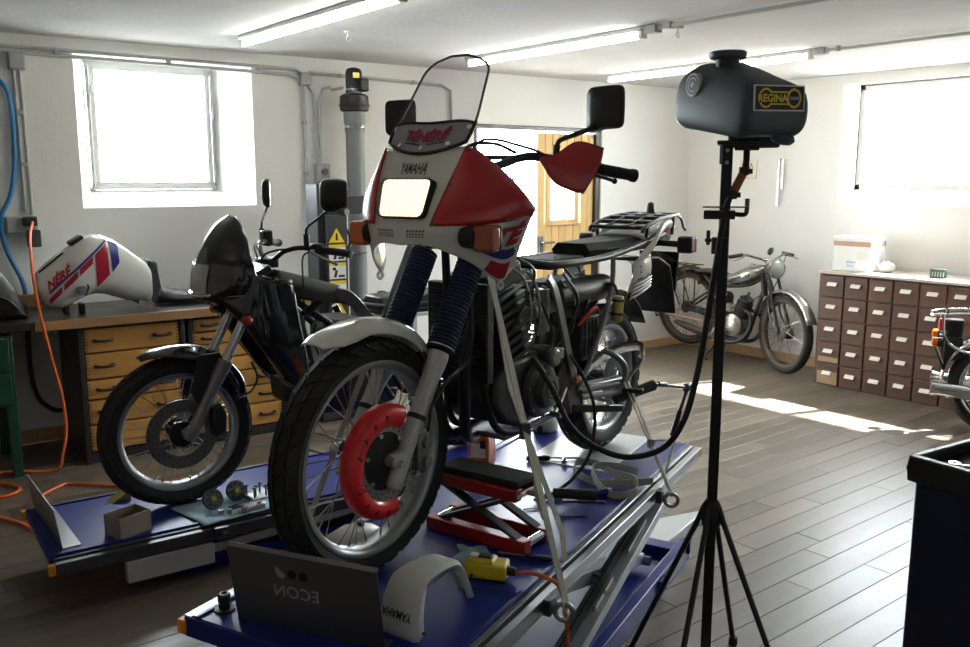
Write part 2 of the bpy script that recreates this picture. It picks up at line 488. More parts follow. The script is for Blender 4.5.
# right wall with window
ry0, ry1, rz0, rz1 = 1.75, 4.0, 1.42, 2.37
qy1, qz0 = 3.93, 1.52
mb = MB()
X0, X1 = WX, WX + 0.30
mb.b2(X0, X1, -5.2, ry0, -0.1, CEIL).b2(X0, X1, ry1, 5.65, -0.1, CEIL).b2(X0, X1, ry0, ry1, -0.1, rz0).b2(X0, X1, ry0, ry1, rz1, CEIL)
mb.prism([(X0, ry1), (X1, ry1), (X1, qy1)], lambda u, v, t: (u, v, t), rz0, rz1)
mb.prism([(X0, rz0), (X1, qz0), (X1, rz0)], lambda u, v, t: (u, t, v), ry0, ry1)
struct(mb.obj('wall_right', 'white_wall', None, smooth=False))
struct(MB().b2(-5.2, 7.17, -3.2, -3.0, -0.1, CEIL).obj('wall_front', 'far_wall', None, smooth=False))
struct(MB().b2(-3.2, -3.0, -5.2, 6.5, -0.1, CEIL).obj('wall_back', 'far_wall', None, smooth=False))
# baseboards
o = struct(MB().b2(-4.9, du0, -0.022, 0, 0, 0.085).b2(du1, 6.86, -0.022, 0, 0, 0.085).obj('baseboard_left', 'base_wood', None, bevel=0.004)); place(o, FW.o, FW.deg)
struct(MB().b2(WX - 0.022, WX, -5.0, 5.56, 0, 0.085).obj('baseboard_right', 'base_wood', None, bevel=0.004))

# window_1 (left wall): white steel frame, pane, hinge rods
w1 = bpy.data.objects.new('window_1', None); COL.objects.link(w1); place(w1, FW.o, FW.deg); struct(w1)
yf = TH - 0.06
mb = MB()
for a, b, c, d in ((ou0, ou0 + 0.05, oz0, wz1), (ou1 - 0.05, ou1, oz0, wz1), (ou0, ou1, oz0, oz0 + 0.05), (ou0, ou1, wz1 - 0.06, wz1)):
    mb.b2(a, b, yf, yf + 0.05, c, d)
mb.obj('window_frame', 'white_plastic', w1, bevel=0.004)
mb = MB()
for uu in (ou0 + 0.01, ou1 - 0.012):
    mb.cyl((uu, yf - 0.012, oz0 + 0.02), (uu, yf - 0.012, wz1 - 0.04), 0.008, n=8)
mb.obj('espagnolette_rod', 'steel', w1)
mb = MB()
for uu, zz in ((ou0 + 0.01, 2.18), (ou1 - 0.012, 2.10)):
    mb.box((uu, yf - 0.02, zz), (0.03, 0.03, 0.06)).cyl((uu, yf - 0.03, zz), (uu - 0.005, yf - 0.05, zz - 0.07), 0.007, n=8)
mb.obj('window_latch', 'box_grey', w1, bevel=0.003)
MB().b2(ou0 + 0.05, ou1 - 0.05, yf + 0.022, yf + 0.027, oz0 + 0.05, wz1 - 0.06).obj('pane', 'glass', w1, smooth=False)
# window_2 (right wall)
w2 = bpy.data.objects.new('window_2', None); COL.objects.link(w2); struct(w2)
xf = X0 + 0.12
mb = MB()
for a, b, c, d in ((qy1 - 0.05, qy1, qz0, rz1), (ry0, ry0 + 0.05, qz0, rz1), (ry0, qy1, qz0, qz0 + 0.05), (ry0, qy1, rz1 - 0.05, rz1), (2.82, 2.87, qz0, rz1)):
    mb.b2(xf, xf + 0.05, a, b, c, d)
mb.obj('window_frame', 'white_plastic', w2, bevel=0.004)
mb = MB().b2(xf - 0.006, xf, 2.87, qy1 - 0.004, rz1 - 0.012, rz1 - 0.006).b2(xf - 0.006, xf, qy1 - 0.012, qy1 - 0.006, qz0 + 0.04, rz1 - 0.01)
mb.obj('gasket', 'dark_steel', w2, smooth=False)
for a, b in ((2.87, qy1 - 0.05), (ry0 + 0.05, 2.82)):
    MB().b2(xf + 0.022, xf + 0.027, a, b, qz0 + 0.05, rz1 - 0.05).obj('pane', 'glass', w2, smooth=False)

# doorway with a pine leaf -----------------------------------------
d1 = bpy.data.objects.new('door_1', None); COL.objects.link(d1); place(d1, FW.o, FW.deg); struct(d1)
MB().b2(du0, du0 + 0.05, 0.02, 0.12, 0, dz1).b2(du1 - 0.05, du1, 0.02, 0.12, 0, dz1).b2(du0, du1, 0.02, 0.12, dz1 - 0.035, dz1).obj('door_frame', 'bench_dark', d1, bevel=0.003)
lu0, lu1, lz0, lz1 = 5.06, du1 - 0.05, 0.02, 2.00
pw = 0.082; u = lu0
gu0, gu1, gz0, gz1 = 5.17, 5.50, 1.23, 1.80
k = 0
while u < lu1 - 0.02:
    ue = min(lu1, u + pw)
    segs = [(lz0, lz1)]
    if ue > gu0 + 0.01 and u < gu1 - 0.01: segs = [(lz0, gz0), (gz1, lz1)]
    for a, b in segs:
        MB().b2(u + 0.002, ue - 0.002, 0.050, 0.085, a, b).obj('plank', 'pine', d1, bevel=0.004, seg=1)
    u += pw
MB().b2(lu0, lu1, 0.085, 0.10, 0.3, 0.42).b2(lu0, lu1, 0.085, 0.10, 1.86, 1.96).obj('ledge_board', 'pine', d1, bevel=0.004)
mb = MB()
for a, b, c, d in ((gu0 - 0.02, gu0 + 0.03, gz0 - 0.02, gz1 + 0.02), (gu1 - 0.03, gu1 + 0.02, gz0 - 0.02, gz1 + 0.02), (gu0, gu1, gz0 - 0.02, gz0 + 0.03), (gu0, gu1, gz1 - 0.03, gz1 + 0.02)):
    mb.b2(a, b, 0.035, 0.09, c, d)
mb.obj('light_frame', 'pine', d1, bevel=0.004)
MB().b2(gu0 + 0.02, gu1 - 0.02, 0.062, 0.066, gz0 + 0.02, gz1 - 0.02).obj('pane', 'glass', d1, smooth=False)
MB().b2(lu0 + 0.02, lu0 + 0.06, 0.035, 0.05, 0.98, 1.12).cyl((lu0 + 0.04, 0.035, 1.07), (lu0 + 0.04, -0.01, 1.07), 0.009).cyl((lu0 + 0.04, -0.01, 1.07), (lu0 + 0.15, -0.01, 1.07), 0.009).obj('door_handle', 'dark_steel', d1)

# outside -----------------------------------------------------------
o = struct(MB().b2(-4, 7.2, TH, 14, -0.3, -0.06).obj('ground_yard', 'ground_out', None, smooth=False)); place(o, FW.o, FW.deg)
struct(MB().b2(WX + 0.32, 26, -8, 5.6, 0.8, 1.25).obj('ground_terrace', 'ground_out', None, smooth=False))
bl = thing('building', 'yellow rendered house with brick corner seen through the bright window', 'building', (13.0, 0, 1.25))
MB().b2(0, 5, -4, 6.75, 0, 1.62).obj('wall', 'yellow_render', bl, smooth=False)
for i in range(9):
    MB().b2(-0.03, 0.0, 6.75 - (0.30 if i % 2 else 0.2), 6.78, 0.0 + i * 0.17, 0.15 + i * 0.17).obj('brick', 'brick', bl, smooth=False)
MB().b2(-0.2, 5.2, -4.2, 7.0, 1.62, 1.75).obj('eaves', 'foam_white', bl, smooth=False)
rl = thing('railing', 'white garden railing of thin upright bars before the yellow house', 'railing', (12.0, 0, 1.25))
MB().b2(-0.02, 0.02, 0, 6.0, 0.86, 0.90).b2(-0.02, 0.02, 0, 6.0, 0.10, 0.14).obj('rail', 'ivory', rl, smooth=False)
for i in range(31):
    MB().b2(-0.01, 0.01, i * 0.2 - 0.01, i * 0.2 + 0.01, 0.0, 0.9).obj('baluster', 'ivory', rl, smooth=False)
fc = thing('garden_fence', 'sloping pale fence rail outside the deep window above the bench', 'fence', (2.9, 11.0, -0.06))
MB().bar((-1.4, 0, 1.55), (0.3, 0, 2.35), 0.05, 0.08).obj('rail', 'ivory', fc, smooth=False)
for i in range(4):
    MB().b2(-1.3 + i * 0.5, -1.22 + i * 0.5, -0.04, 0.04, 0, 1.6 + i * 0.236).obj('post', 'ivory', fc, smooth=False)

portal('portal_window_left', FW.w((ou0 + ou1) / 2, TH + 0.02, (oz0 + wz1) / 2), (R_(-90), 0, R_(FW.deg)), ou1 - ou0, wz1 - oz0)
portal('portal_window_right', (X1 + 0.02, (ry0 + qy1) / 2, (qz0 + rz1) / 2), (0, R_(90), 0), rz1 - qz0, qy1 - ry0)
portal('portal_door', FW.w((du0 + du1) / 2, TH + 0.02, dz1 / 2), (R_(-90), 0, R_(FW.deg)), du1 - du0, dz1)

# ceiling tubes ---------------------------------------------------
def tube_light(x, ya, yb, label):
    t = thing('ceiling_lamp', label, 'lamp', (x, ya, CEIL))
    L = yb - ya
    MB().b2(-0.03, 0.03, 0, L, -0.025, 0).obj('housing', 'white_plastic', t, bevel=0.006)
    MB().cyl((0, 0.03, -0.045), (0, L - 0.03, -0.045), 0.018, n=12).obj('fluorescent_tube', 'tube_on', t)
    for yy in (0.015, L - 0.015):
        MB().b2(-0.022, 0.022, yy - 0.015, yy + 0.015, -0.066, -0.02).obj('lamp_holder', 'white_plastic', t, bevel=0.004)
tube_light(2.22, 3.40, 5.15, 'lit fluorescent tube on the ceiling before the deep window')
tube_light(3.84, 3.45, 5.08, 'lit fluorescent tube on the ceiling above the red and white motorcycle')
tube_light(5.36, 3.36, 5.20, 'lit fluorescent tube on the ceiling beyond the tank on the stand')
def ceil_conduit(x, ya, yb, label):
    t = thing('ceiling_conduit', label, 'conduit', (x, ya, CEIL))
    L = yb - ya
    MB().cyl((0, 0, -0.02), (0, L, -0.02), 0.011, n=10).obj('pipe', 'conduit_grey', t)
    MB().b2(-0.03, 0.03, L - 0.02, L + 0.06, -0.045, 0).obj('connector', 'box_grey', t, bevel=0.005)
    n = max(2, int(L / 0.7))
    for i in range(n):
        yy = 0.1 + i * (L - 0.2) / (n - 1)
        MB().b2(-0.018, 0.018, yy - 0.012, yy + 0.012, -0.034, 0).obj('clip', 'box_grey', t, bevel=0.003)
ceil_conduit(3.84, 1.2, 3.37, 'grey ceiling conduit running to the lamp above the red motorcycle')
ceil_conduit(5.36, 1.2, 3.28, 'grey ceiling conduit running to the lamp beyond the tank stand')
tag(MB().lathe([(0.03, 0), (0.03, -0.01), (0.006, -0.015), (0.006, -0.03)], (4.0, 3.35, CEIL)).torus((4.0, 3.35, CEIL - 0.045), (0, 1, 0), 0.014, 0.004, 16, 6).obj('ceiling_hook', 'white_plastic'), 'small white ring hook in the ceiling beside the conduit end', 'hook')
tag(MB().lathe([(0.025, 0), (0.025, -0.01), (0.006, -0.015), (0.006, -0.03)], (2.62, 4.6, CEIL)).torus((2.62, 4.6, CEIL - 0.045), (0, 1, 0), 0.012, 0.004, 16, 6).obj('ceiling_hook', 'white_plastic'), 'small white ring hook in the ceiling beside the window lamp', 'hook')

# wiring on the left wall (local wall frame, y negative = into the room) --------
def wallthing(name, label, cat, u, z, group=None):
    return thing(name, label, cat, FW.w(u, 0, z), FW.deg, group)
def wall_conduit(label, paths, r=0.011, clips=()):
    t = wallthing('wall_conduit', label, 'conduit', 0, 0)
    for p in paths:
        MB().tube([(a, -0.018 if len(q) == 1 else -q[1], q[0]) for a, *q in p], r, 8).obj('pipe', 'conduit_grey', t)
    for u, z in clips:
        MB().b2(u - 0.014, u + 0.014, -0.035, 0, z - 0.014, z + 0.014).obj('clip', 'box_grey', t, bevel=0.003)
wall_conduit('long twin grey conduits running over the deep window under the ceiling', [[(0.4, 2.375), (1.3, 2.372), (2.86, 2.362), (2.90, 2.34)], [(0.4, 2.345), (1.2, 2.340), (2.80, 2.325), (2.88, 2.31)]], 0.012, [(0.8, 2.36), (1.35, 2.36), (2.0, 2.35), (2.6, 2.345)])
wall_conduit('twin grey conduits dropping to the socket by the blue hose', [[(1.115, 2.24), (1.115, 1.42)], [(1.145, 2.24), (1.150, 1.40)]], 0.010, [(1.13, 2.0), (1.13, 1.7)])
wall_conduit('grey conduit dropping from the junction box right of the window', [[(2.915, 2.25), (2.915, 1.47)]], 0.012, [(2.915, 2.0), (2.915, 1.65)])
wall_conduit('grey conduit running on under the ceiling past the extractor pipe', [[(2.96, 2.345), (3.6, 2.335), (4.05, 2.325), (4.14, 2.29), (4.15, 1.95)]], 0.012, [(3.2, 2.34), (3.8, 2.33)])
wall_conduit('looped grey conduits joining the extractor motor to the switch', [[(3.0, 1.72), (2.995, 2.1), (2.99, 2.20), (2.95, 2.26)], [(3.03, 1.72), (3.03, 2.15), (3.06, 2.24), (3.12, 2.26), (3.13, 2.24), (3.18, 2.25, 0.10)]], 0.010)
def wall_box(name, label, u, z, w, h, d, m='box_grey', extra=True):
    t = wallthing(name, label, 'box', u, z)
    MB().b2(-w / 2, w / 2, -d, 0, -h / 2, h / 2).obj('housing', m, t, bevel=0.006)
    MB().b2(-w / 2 + 0.006, w / 2 - 0.006, -d - 0.006, -d, -h / 2 + 0.006, h / 2 - 0.006).obj('lid', m, t, bevel=0.003)
    return t
wall_box('junction_box', 'grey junction box above the blue hose under the ceiling', 1.13, 2.29, 0.09, 0.10, 0.05)
wall_box('junction_box', 'grey junction box at the window end of the long conduits', 2.925, 2.30, 0.085, 0.085, 0.05)
t = wall_box('switch_box', 'grey switch box on the wall below the looped conduits', 3.03, 1.655, 0.10, 0.13, 0.07)
MB().cyl((0, -0.07, 0.01), (0, -0.095, 0.01), 0.022).obj('knob', 'dark_steel', t)
t = wall_box('socket_box', 'small grey socket box on the wall behind the dark column', 2.98, 1.43, 0.06, 0.15, 0.06)
t = wall_box('socket_box', 'grey twin socket with the orange plug by the blue hose', 1.085, 1.345, 0.17, 0.10, 0.06)
MB().b2(0.02, 0.09, -0.11, -0.03, -0.13, -0.03).obj('lower_socket', 'charcoal', t, bevel=0.006)
MB().b2(0.0, 0.075, -0.12, -0.06, -0.005, 0.05).obj('plug', 'black', t, bevel=0.008)
# blue air hose
mb = MB().tube([FW.w(*q) for q in ((0.90, -0.03, 2.21), (1.0, -0.03, 2.20), (1.065, -0.03, 2.13), (1.085, -0.03, 2.0), (1.075, -0.03, 1.7), (1.04, -0.035, 1.52), (0.985, -0.04, 1.41), (0.975, -0.04, 1.32), (1.0, -0.04, 1.18), (1.06, -0.04, 1.02), (1.075, -0.04, 0.93))], 0.014, 10, 5)
tag(mb.obj('air_hose', 'blue_hose'), 'blue air hose curving down the wall to the bench', 'hose')
# extractor pipe with motor
t = wallthing('extractor_pipe', 'grey upright exhaust pipe with black fan motor on top', 'extractor', 3.235, 0)
MB().cyl((0, -0.16, 0), (0, -0.16, 1.98), 0.066, n=24).obj('pipe', 'grey_pvc', t)
MB().lathe([(0.072, 1.94), (0.072, 2.0), (0.078, 2.01), (0.078, 2.08), (0.07, 2.09), (0.07, 2.12)], (0, -0.16, 0)).obj('coupling', 'grey_pvc', t)
MB().lathe([(0.08, 2.08), (0.10, 2.09), (0.103, 2.115), (0.108, 2.12), (0.108, 2.13), (0.103, 2.135), (0.10, 2.19), (0.075, 2.205)], (0, -0.16, 0), n=32).obj('fan_housing', 'black', t)
MB().cyl((0, -0.16, 2.2), (0, -0.16, 2.23), 0.06).obj('flange', 'dark_steel', t)
MB().lathe([(0.056, 2.24), (0.058, 2.27), (0.058, 2.35), (0.048, 2.375), (0.02, 2.385)], (0, -0.16, 0)).obj('motor', 'black', t)
MB().cyl((0, -0.16, 2.215), (0, -0.16, 2.245), 0.05).obj('motor_neck', 'steel', t)
MB().b2(0.005, 0.075, -0.25, -0.19, 2.22, 2.31).obj('terminal_box', 'black', t, bevel=0.01)
MB().b2(-0.035, 0.012, -0.224, -0.214, 2.31, 2.345).obj('type_plate', 'gold', t, smooth=False)
for z in (1.97, 1.08):
    MB().lathe([(0.068, z), (0.075, z), (0.075, z + 0.018), (0.068, z + 0.018)], (0, -0.16, 0), loop=True, cap=False).box((0, -0.24, z + 0.009), (0.03, 0.02, 0.016)).obj('pipe_clamp', 'chrome', t)
# dark column with warning labels (tyre machine)
t = wallthing('machine_column', 'dark grey machine column with yellow warning labels beside the extractor pipe', 'machine', 2.83, 0)
MB().b2(-0.08, 0.10, -0.55, -0.37, 0, 1.58).obj('column', 'charcoal', t, bevel=0.006)
MB().b2(-0.04, 0.11, -0.60, -0.55, 0.3, 1.38).obj('front_panel', 'charcoal', t, bevel=0.006)
MB().b2(0.10, 0.42, -0.50, -0.42, 1.38, 1.50).obj('arm', 'charcoal', t, bevel=0.006)
MB().cyl((0.1, -0.56, 1.40), (0.1, -0.62, 1.40), 0.02).cyl((0.02, -0.56, 1.37), (0.10, -0.56, 1.37), 0.012).obj('bolt', 'steel', t)
MB().tube([(0.09, -0.58, 1.30), (0.13, -0.6, 1.24), (0.12, -0.6, 1.17), (0.10, -0.58, 1.15)], 0.012, 8, 4).obj('cable', 'black', t)
MB().b2(-0.12, 0.14, -0.62, -0.30, 0, 0.25).obj('base', 'charcoal', t, bevel=0.01)
def pict(z, kind):
    yb = -0.603
    if kind == 'tri':
        patch('warning_sign', [(-0.03, yb, z - 0.045), (0.085, yb, z - 0.045), (0.028, yb, z + 0.05)], 'decal_yellow', t)
        patch('warning_mark', [(0.02, yb - .001, z - 0.03), (0.036, yb - .001, z - 0.03), (0.034, yb - .001, z + 0.015), (0.022, yb - .001, z + 0.015)], 'decal_black', t)
    else:
        patch('warning_sign', [(-0.03, yb, z - 0.055), (0.09, yb, z - 0.055), (0.09, yb, z + 0.03), (-0.03, yb, z + 0.03)], 'decal_white', t)
        patch('sign_band', [(-0.03, yb, z + 0.03), (0.09, yb, z + 0.03), (0.09, yb, z + 0.052), (-0.03, yb, z + 0.052)], 'decal_yellow', t)
        g = MB()
        g.add([(0.0, yb - .001, z - 0.045), (0.02, yb - .001, z - 0.045), (0.03, yb - .001, z + 0.0), (0.012, yb - .001, z + 0.005)], [(0, 1, 2, 3)])
        g.add([(0.035, yb - .001, z - 0.045), (0.08, yb - .001, z - 0.045), (0.08, yb - .001, z - 0.03), (0.035, yb - .001, z - 0.03)], [(0, 1, 2, 3)])
        g.add([(0.005 + 0.014 * math.cos(a), yb - .001, z + 0.012 + 0.012 * math.sin(a)) for a in [i * PI / 4 for i in range(8)]], [tuple(range(8))])
        g.obj('pictogram', 'decal_black', t, smooth=False)
pict(1.245, 'tri'); pict(1.135, 'p'); pict(1.015, 'p'); pict(0.895, 'p'); pict(0.77, 'tri')
# ================================================================== bench along the left wall
t = wallthing('workbench', 'long workbench with worn dark top along the window wall', 'workbench', 0, 0)
MB().b2(-0.3, 2.62, -0.68, -0.02, 0.805, 0.85).obj('bench_top', 'bench_dark', t, bevel=0.004)
MB().b2(1.02, 2.62, -0.70, -0.68, 0.798, 0.852).obj('front_edge', 'bench_edge', t, bevel=0.004)
MB().b2(0.4, 1.33, -0.06, -0.02, 0.85, 0.93).obj('back_board', 'bench_edge', t, bevel=0.004)
for uu in (-0.2, 2.55):
    for yy in (-0.62, -0.10):
        MB().b2(uu - 0.04, uu + 0.04, yy - 0.04, yy + 0.04, 0, 0.805).obj('leg', 'bench_dark', t, bevel=0.004)
def drawer_unit(u0, u1, zs, label, two=True):
    t = wallthing('drawer_cabinet', label, 'cabinet', u0, 0)
    w = u1 - u0
    mb = MB().b2(0, 0.025, -0.655, -0.05, 0, 0.80).b2(w - 0.025, w, -0.655, -0.05, 0, 0.80).b2(0.025, w - 0.025, -0.64, -0.05, 0.0, 0.06).b2(0.025, w - 0.025, -0.64, -0.05, 0.785, 0.80).b2(0.025, w - 0.025, -0.10, -0.05, 0.06, 0.785)
    mb.obj('carcass', 'bench_dark', t, bevel=0.003)
    for a, b in zip(zs[1:], zs[:-1]):
        d = MB().b2(0.032, w - 0.032, -0.648, -0.12, a + 0.005, b - 0.005).obj('drawer', 'drawer_wood', t, bevel=0.004)
        g = MB(); n = max(3, int((b - a) / 0.02))
        for i in range(n):
            zz = a + 0.012 + i * (b - a - 0.02) / n
            for x0 in (0.034, w - 0.034 - 0.016): g.b2(x0, x0 + 0.016, -0.6492, -0.6475, zz, zz + 0.006)
        g.obj('dovetail', 'bench_dark', d, smooth=False)['kind'] = 'stuff'
        for hx in ((0.13, w - 0.13) if two else (w / 2,)):
            zc = (a + b) / 2
            h = MB().cyl((hx - 0.045, -0.648, zc), (hx - 0.045, -0.656, zc), 0.012, n=10).cyl((hx + 0.045, -0.648, zc), (hx + 0.045, -0.656, zc), 0.012, n=10)
            h.tube([(hx - 0.045, -0.652, zc), (hx - 0.04, -0.672, zc), (hx, -0.678, zc - 0.002), (hx + 0.04, -0.672, zc), (hx + 0.045, -0.652, zc)], 0.008, 6, 3)
            h.obj('handle', 'black_metal', d)
    return t
drawer_unit(1.235, 1.825, [0.785, 0.64, 0.487, 0.37, 0.224, 0.065], 'wooden drawer cabinet of five deep drawers under the white tank')
drawer_unit(1.845, 2.45, [0.785, 0.70, 0.62, 0.53, 0.435, 0.33, 0.21, 0.065], 'wooden drawer cabinet of seven shallow drawers behind the black motorcycle')
# green cabinet
t = wallthing('green_cabinet', 'dark green metal cabinet on legs under the bench end', 'cabinet', 0.3, 0)
MB().b2(0, 0.61, -0.66, -0.1, 0.40, 0.79).obj('body', 'green_paint', t, bevel=0.006)
for a, b in ((0.415, 0.58), (0.595, 0.775)):
    d = MB().b2(0.02, 0.59, -0.672, -0.655, a, b).obj('drawer', 'green_paint', t, bevel=0.004)
    MB().b2(0.2, 0.4, -0.69, -0.672, b - 0.04, b - 0.02).obj('handle', 'steel', d, bevel=0.003)
for uu in (0.025, 0.585):
    for yy in (-0.635, -0.125):
        MB().b2(uu - 0.025, uu + 0.025, yy - 0.025, yy + 0.025, 0, 0.40).obj('leg', 'green_paint', t, bevel=0.003)
# grey hose under the bench
mb = MB().tube([FW.w(*q) for q in ((1.08, -0.06, 0.79), (1.06, -0.10, 0.68), (1.06, -0.10, 0.45), (1.09, -0.1, 0.30), (1.16, -0.1, 0.22), (1.215, -0.08, 0.2))], 0.014, 8, 4)
tag(mb.obj('drain_hose', 'charcoal'), 'dark hose hanging on the wall under the bench', 'hose')

# white fuel tank on the bench -------------------------------------------------
FT = Fr(FW.w(1.36, -0.44, 0.85), FW.deg)
t = thing('fuel_tank', 'white motorcycle fuel tank with red and blue stripes on the bench', 'fuel tank', FT.o, FT.deg)
def tpx(x, y): return (1.085 + (x - 42) * 0.00527 - 1.36, 0.925 + (300 - y) * 0.0058 - 0.85)
ST = [(40.5, 288, 276), (42, 294, 271), (46, 302, 267), (52, 306, 262), (62, 307, 255), (75, 301, 247), (90, 295, 238), (97, 294, 235.5), (106, 295, 235.5), (118, 299, 240), (130, 303, 248), (142, 305, 257), (151, 306, 263.5), (154, 304, 268)]
def st_at(u):
    xs = [tpx(a, 0)[0] for a, _, _ in ST]
    if u <= xs[0]: i, f = 0, 0
    elif u >= xs[-1]: i, f = len(xs) - 2, 1
    else:
        i = max(k for k in range(len(xs) - 1) if xs[k] <= u); f = (u - xs[i]) / (xs[i + 1] - xs[i])
    lo = tpx(0, ST[i][1] * (1 - f) + ST[i + 1][1] * f)[1]; hi = tpx(0, ST[i][2] * (1 - f) + ST[i + 1][2] * f)[1]
    return lo, hi
def hw_at(u):
    k = (u + 0.30) / 0.62
    return 0.155 * min(1, max(0.35, 0.55 + 1.3 * k)) * (1 - 0.25 * max(0, k - 0.6))
NEX = 3.0
def tank_y(u, z):
    lo, hi = st_at(u); v = max(-0.999, min(0.999, (z - lo) / (hi - lo) * 2 - 1))
    return -hw_at(u) * (1 - abs(v) ** NEX) ** (1 / NEX)
mb = MB(); rings = []
us = [tpx(a, 0)[0] for a, _, _ in ST]
uu = catmull([(a, 0, 0) for a in us], 3)
for p in uu:
    lo, hi = st_at(p.x); h = hw_at(p.x); c = (lo + hi) / 2; r = (hi - lo) / 2
    ring = []
    for k in range(28):
        a = 2 * PI * k / 28
        ca, sa = math.cos(a), math.sin(a)
        ring.append(Vector((p.x, h * math.copysign(abs(ca) ** (2 / NEX), ca), c + r * math.copysign(abs(sa) ** (2 / NEX), sa))))
    rings.append(ring)
tb = mb.loft(rings).obj('tank_shell', 'white_paint', t, ang=60)
def decal(name, q, m, parent, n=6, off=0.0025):
    P = [tpx(20 + a / 5.39, 220 + b / 5.39) for a, b in q]
    def fn(a, b):
        x = (P[0][0] * (1 - a) + P[1][0] * a) * (1 - b) + (P[3][0] * (1 - a) + P[2][0] * a) * b
        z = (P[0][1] * (1 - a) + P[1][1] * a) * (1 - b) + (P[3][1] * (1 - a) + P[2][1] * a) * b
        return (x, tank_y(x, z) - off, z)
    return MB().grid(fn, n, n).obj(name, m, parent)
decal('stripe', [(160, 405), (226, 340), (225, 375), (163, 435)], 'decal_red', tb)
decal('stripe', [(238, 330), (310, 262), (308, 300), (236, 365)], 'decal_red', tb)
decal('stripe', [(322, 252), (398, 188), (392, 230), (320, 290)], 'decal_red', tb)
decal('stripe', [(408, 182), (478, 122), (482, 290), (412, 357)], 'decal_red', tb)
decal('stripe', [(490, 112), (540, 132), (540, 230), (498, 280)], 'decal_blue', tb)
decal('stripe', [(160, 366), (474, 106), (480, 116), (162, 380)], 'decal_blue', tb, 16)
def tfn(u, v):
    cx, cz = tpx(20 + 215 / 5.39, 220 + 290 / 5.39)
    a = R_(38); x = cx + u * math.cos(a) - v * math.sin(a) * 0.3; z = cz + u * math.sin(a) + v
    return (x, tank_y(x, z) - 0.003, z)
lettering('lettering', 'NÉRÉ', 'decal_red', tb, tfn, 0.155, 0.062, bold=0.05, shear=0.2, cut=True)
c = tpx(20 + 338 / 5.39, 0)[0]; zc = st_at(c)[1]
MB().box((c, 0, zc + 0.008), (0.085, 0.10, 0.028), Matrix.Rotation(R_(-30), 3, 'Y')).obj('filler_cap', 'black', t, bevel=0.008)
c = tpx(55, 0)[0]
MB().tube([(tpx(43, 0)[0], -0.05, tpx(0, 270)[1]), (tpx(55, 0)[0], -0.07, tpx(0, 261)[1] + 0.004), (tpx(67, 0)[0], -0.08, tpx(0, 252)[1] + 0.004)], 0.006, 6, 4).obj('edge_trim', 'black', t)
q = tpx(80, 288); yy = tank_y(q[0], q[1])
MB().cyl((q[0], yy + 0.01, q[1]), (q[0], yy - 0.006, q[1]), 0.03, n=16).cyl((q[0], yy - 0.004, q[1]), (q[0], yy - 0.02, q[1]), 0.012).obj('petcock_plate', 'alu', t)
MB().tube([(q[0] - 0.01, yy, q[1] + 0.035), (q[0] + 0.03, yy, q[1] + 0.035), (q[0] + 0.038, yy, q[1] + 0.01), (q[0] + 0.02, yy, q[1] - 0.03)], 0.006, 6, 3).obj('recess_trim', 'black', t)
for px_, py_ in ((44, 279), (44, 296)):
    q = tpx(px_, py_); MB().cyl((q[0] + 0.02, -0.06, q[1]), (q[0] - 0.012, -0.08, q[1]), 0.012, n=10).obj('mount_lug', 'alu', t)
a, b = tpx(153, 262), tpx(168, 300)
MB().prism([(a[0], a[1]), (a[0] + 0.05, a[1] - 0.02), (b[0] - 0.012, b[1] + 0.05), (b[0] - 0.03, b[1]), (a[0], b[1] - 0.01)], lambda u, v, s: (u, s, v), -0.10, 0.10).obj('rear_bracket', 'charcoal', t, bevel=0.008)
q = tpx(143, 307)
MB().cyl((q[0], -0.10, q[1] + 0.012), (q[0], 0.10, q[1] + 0.012), 0.016, n=12).obj('rear_roller', 'grey_pvc', t)
for xx in (68, 84):
    q = tpx(xx, 309)
    MB().b2(q[0] - 0.01, q[0] + 0.01, -0.05, 0.05, 0.0, 0.055).obj('support_lug', 'black', t, bevel=0.003)
# grey saddle lying behind it
t = tag(place(MB().loft([[Vector((u, w * math.cos(a), 0.002 + z0 + (h if math.sin(a) > 0 else z0) * max(math.sin(a), -1) * (1 if math.sin(a) > 0 else 0.9))) for a in [2 * PI * k / 20 for k in range(20)]] for u, w, z0, h in ((0.0, 0.09, 0.05, 0.055), (0.03, 0.11, 0.055, 0.065), (0.10, 0.12, 0.04, 0.05), (0.22, 0.13, 0.035, 0.04), (0.40, 0.13, 0.04, 0.045), (0.50, 0.12, 0.05, 0.05), (0.54, 0.08, 0.045, 0.04))]).obj('grey_saddle', 'charcoal'), FW.w(1.74, -0.35, 0.85), FW.deg), 'dark grey motorcycle seat lying on the bench behind the tank', 'seat')
# black bag on the bench end
t = thing('tank_bag', 'black padded bag lying on the bench end under the blue hose', 'bag', FW.w(0.80, -0.42, 0.85), FW.deg)
rings = []
for u, w, h in ((-0.22, 0.06, 0.10), (-0.20, 0.15, 0.20), (-0.1, 0.18, 0.27), (0.02, 0.18, 0.30), (0.10, 0.17, 0.27), (0.16, 0.16, 0.16), (0.205, 0.13, 0.08), (0.215, 0.05, 0.05)):
    rings.append([Vector((u + 0.01 * math.sin(3 * a + u * 9), w * math.copysign(abs(math.cos(a)) ** 0.7, math.cos(a)), 0.001 + h / 2 + h / 2 * math.copysign(abs(math.sin(a)) ** 0.7, math.sin(a)))) for a in [2 * PI * k / 24 for k in range(24)]])
MB().loft(rings).obj('bag_body', 'leather', t, ang=70)
MB().tube([(-0.15, -0.185, 0.12), (0.0, -0.19, 0.15), (0.10, -0.18, 0.13), (0.17, -0.165, 0.06)], 0.006, 6, 5).obj('piping', 'black', t)
MB().tube([(-0.08, 0, 0.27), (-0.04, 0, 0.33), (0.05, 0, 0.33), (0.08, 0, 0.28)], 0.010, 8, 4).obj('carry_handle', 'black', t)
t = wallthing('work_table', 'small grey steel work table carrying two silver cans', 'table', 3.22, 0)
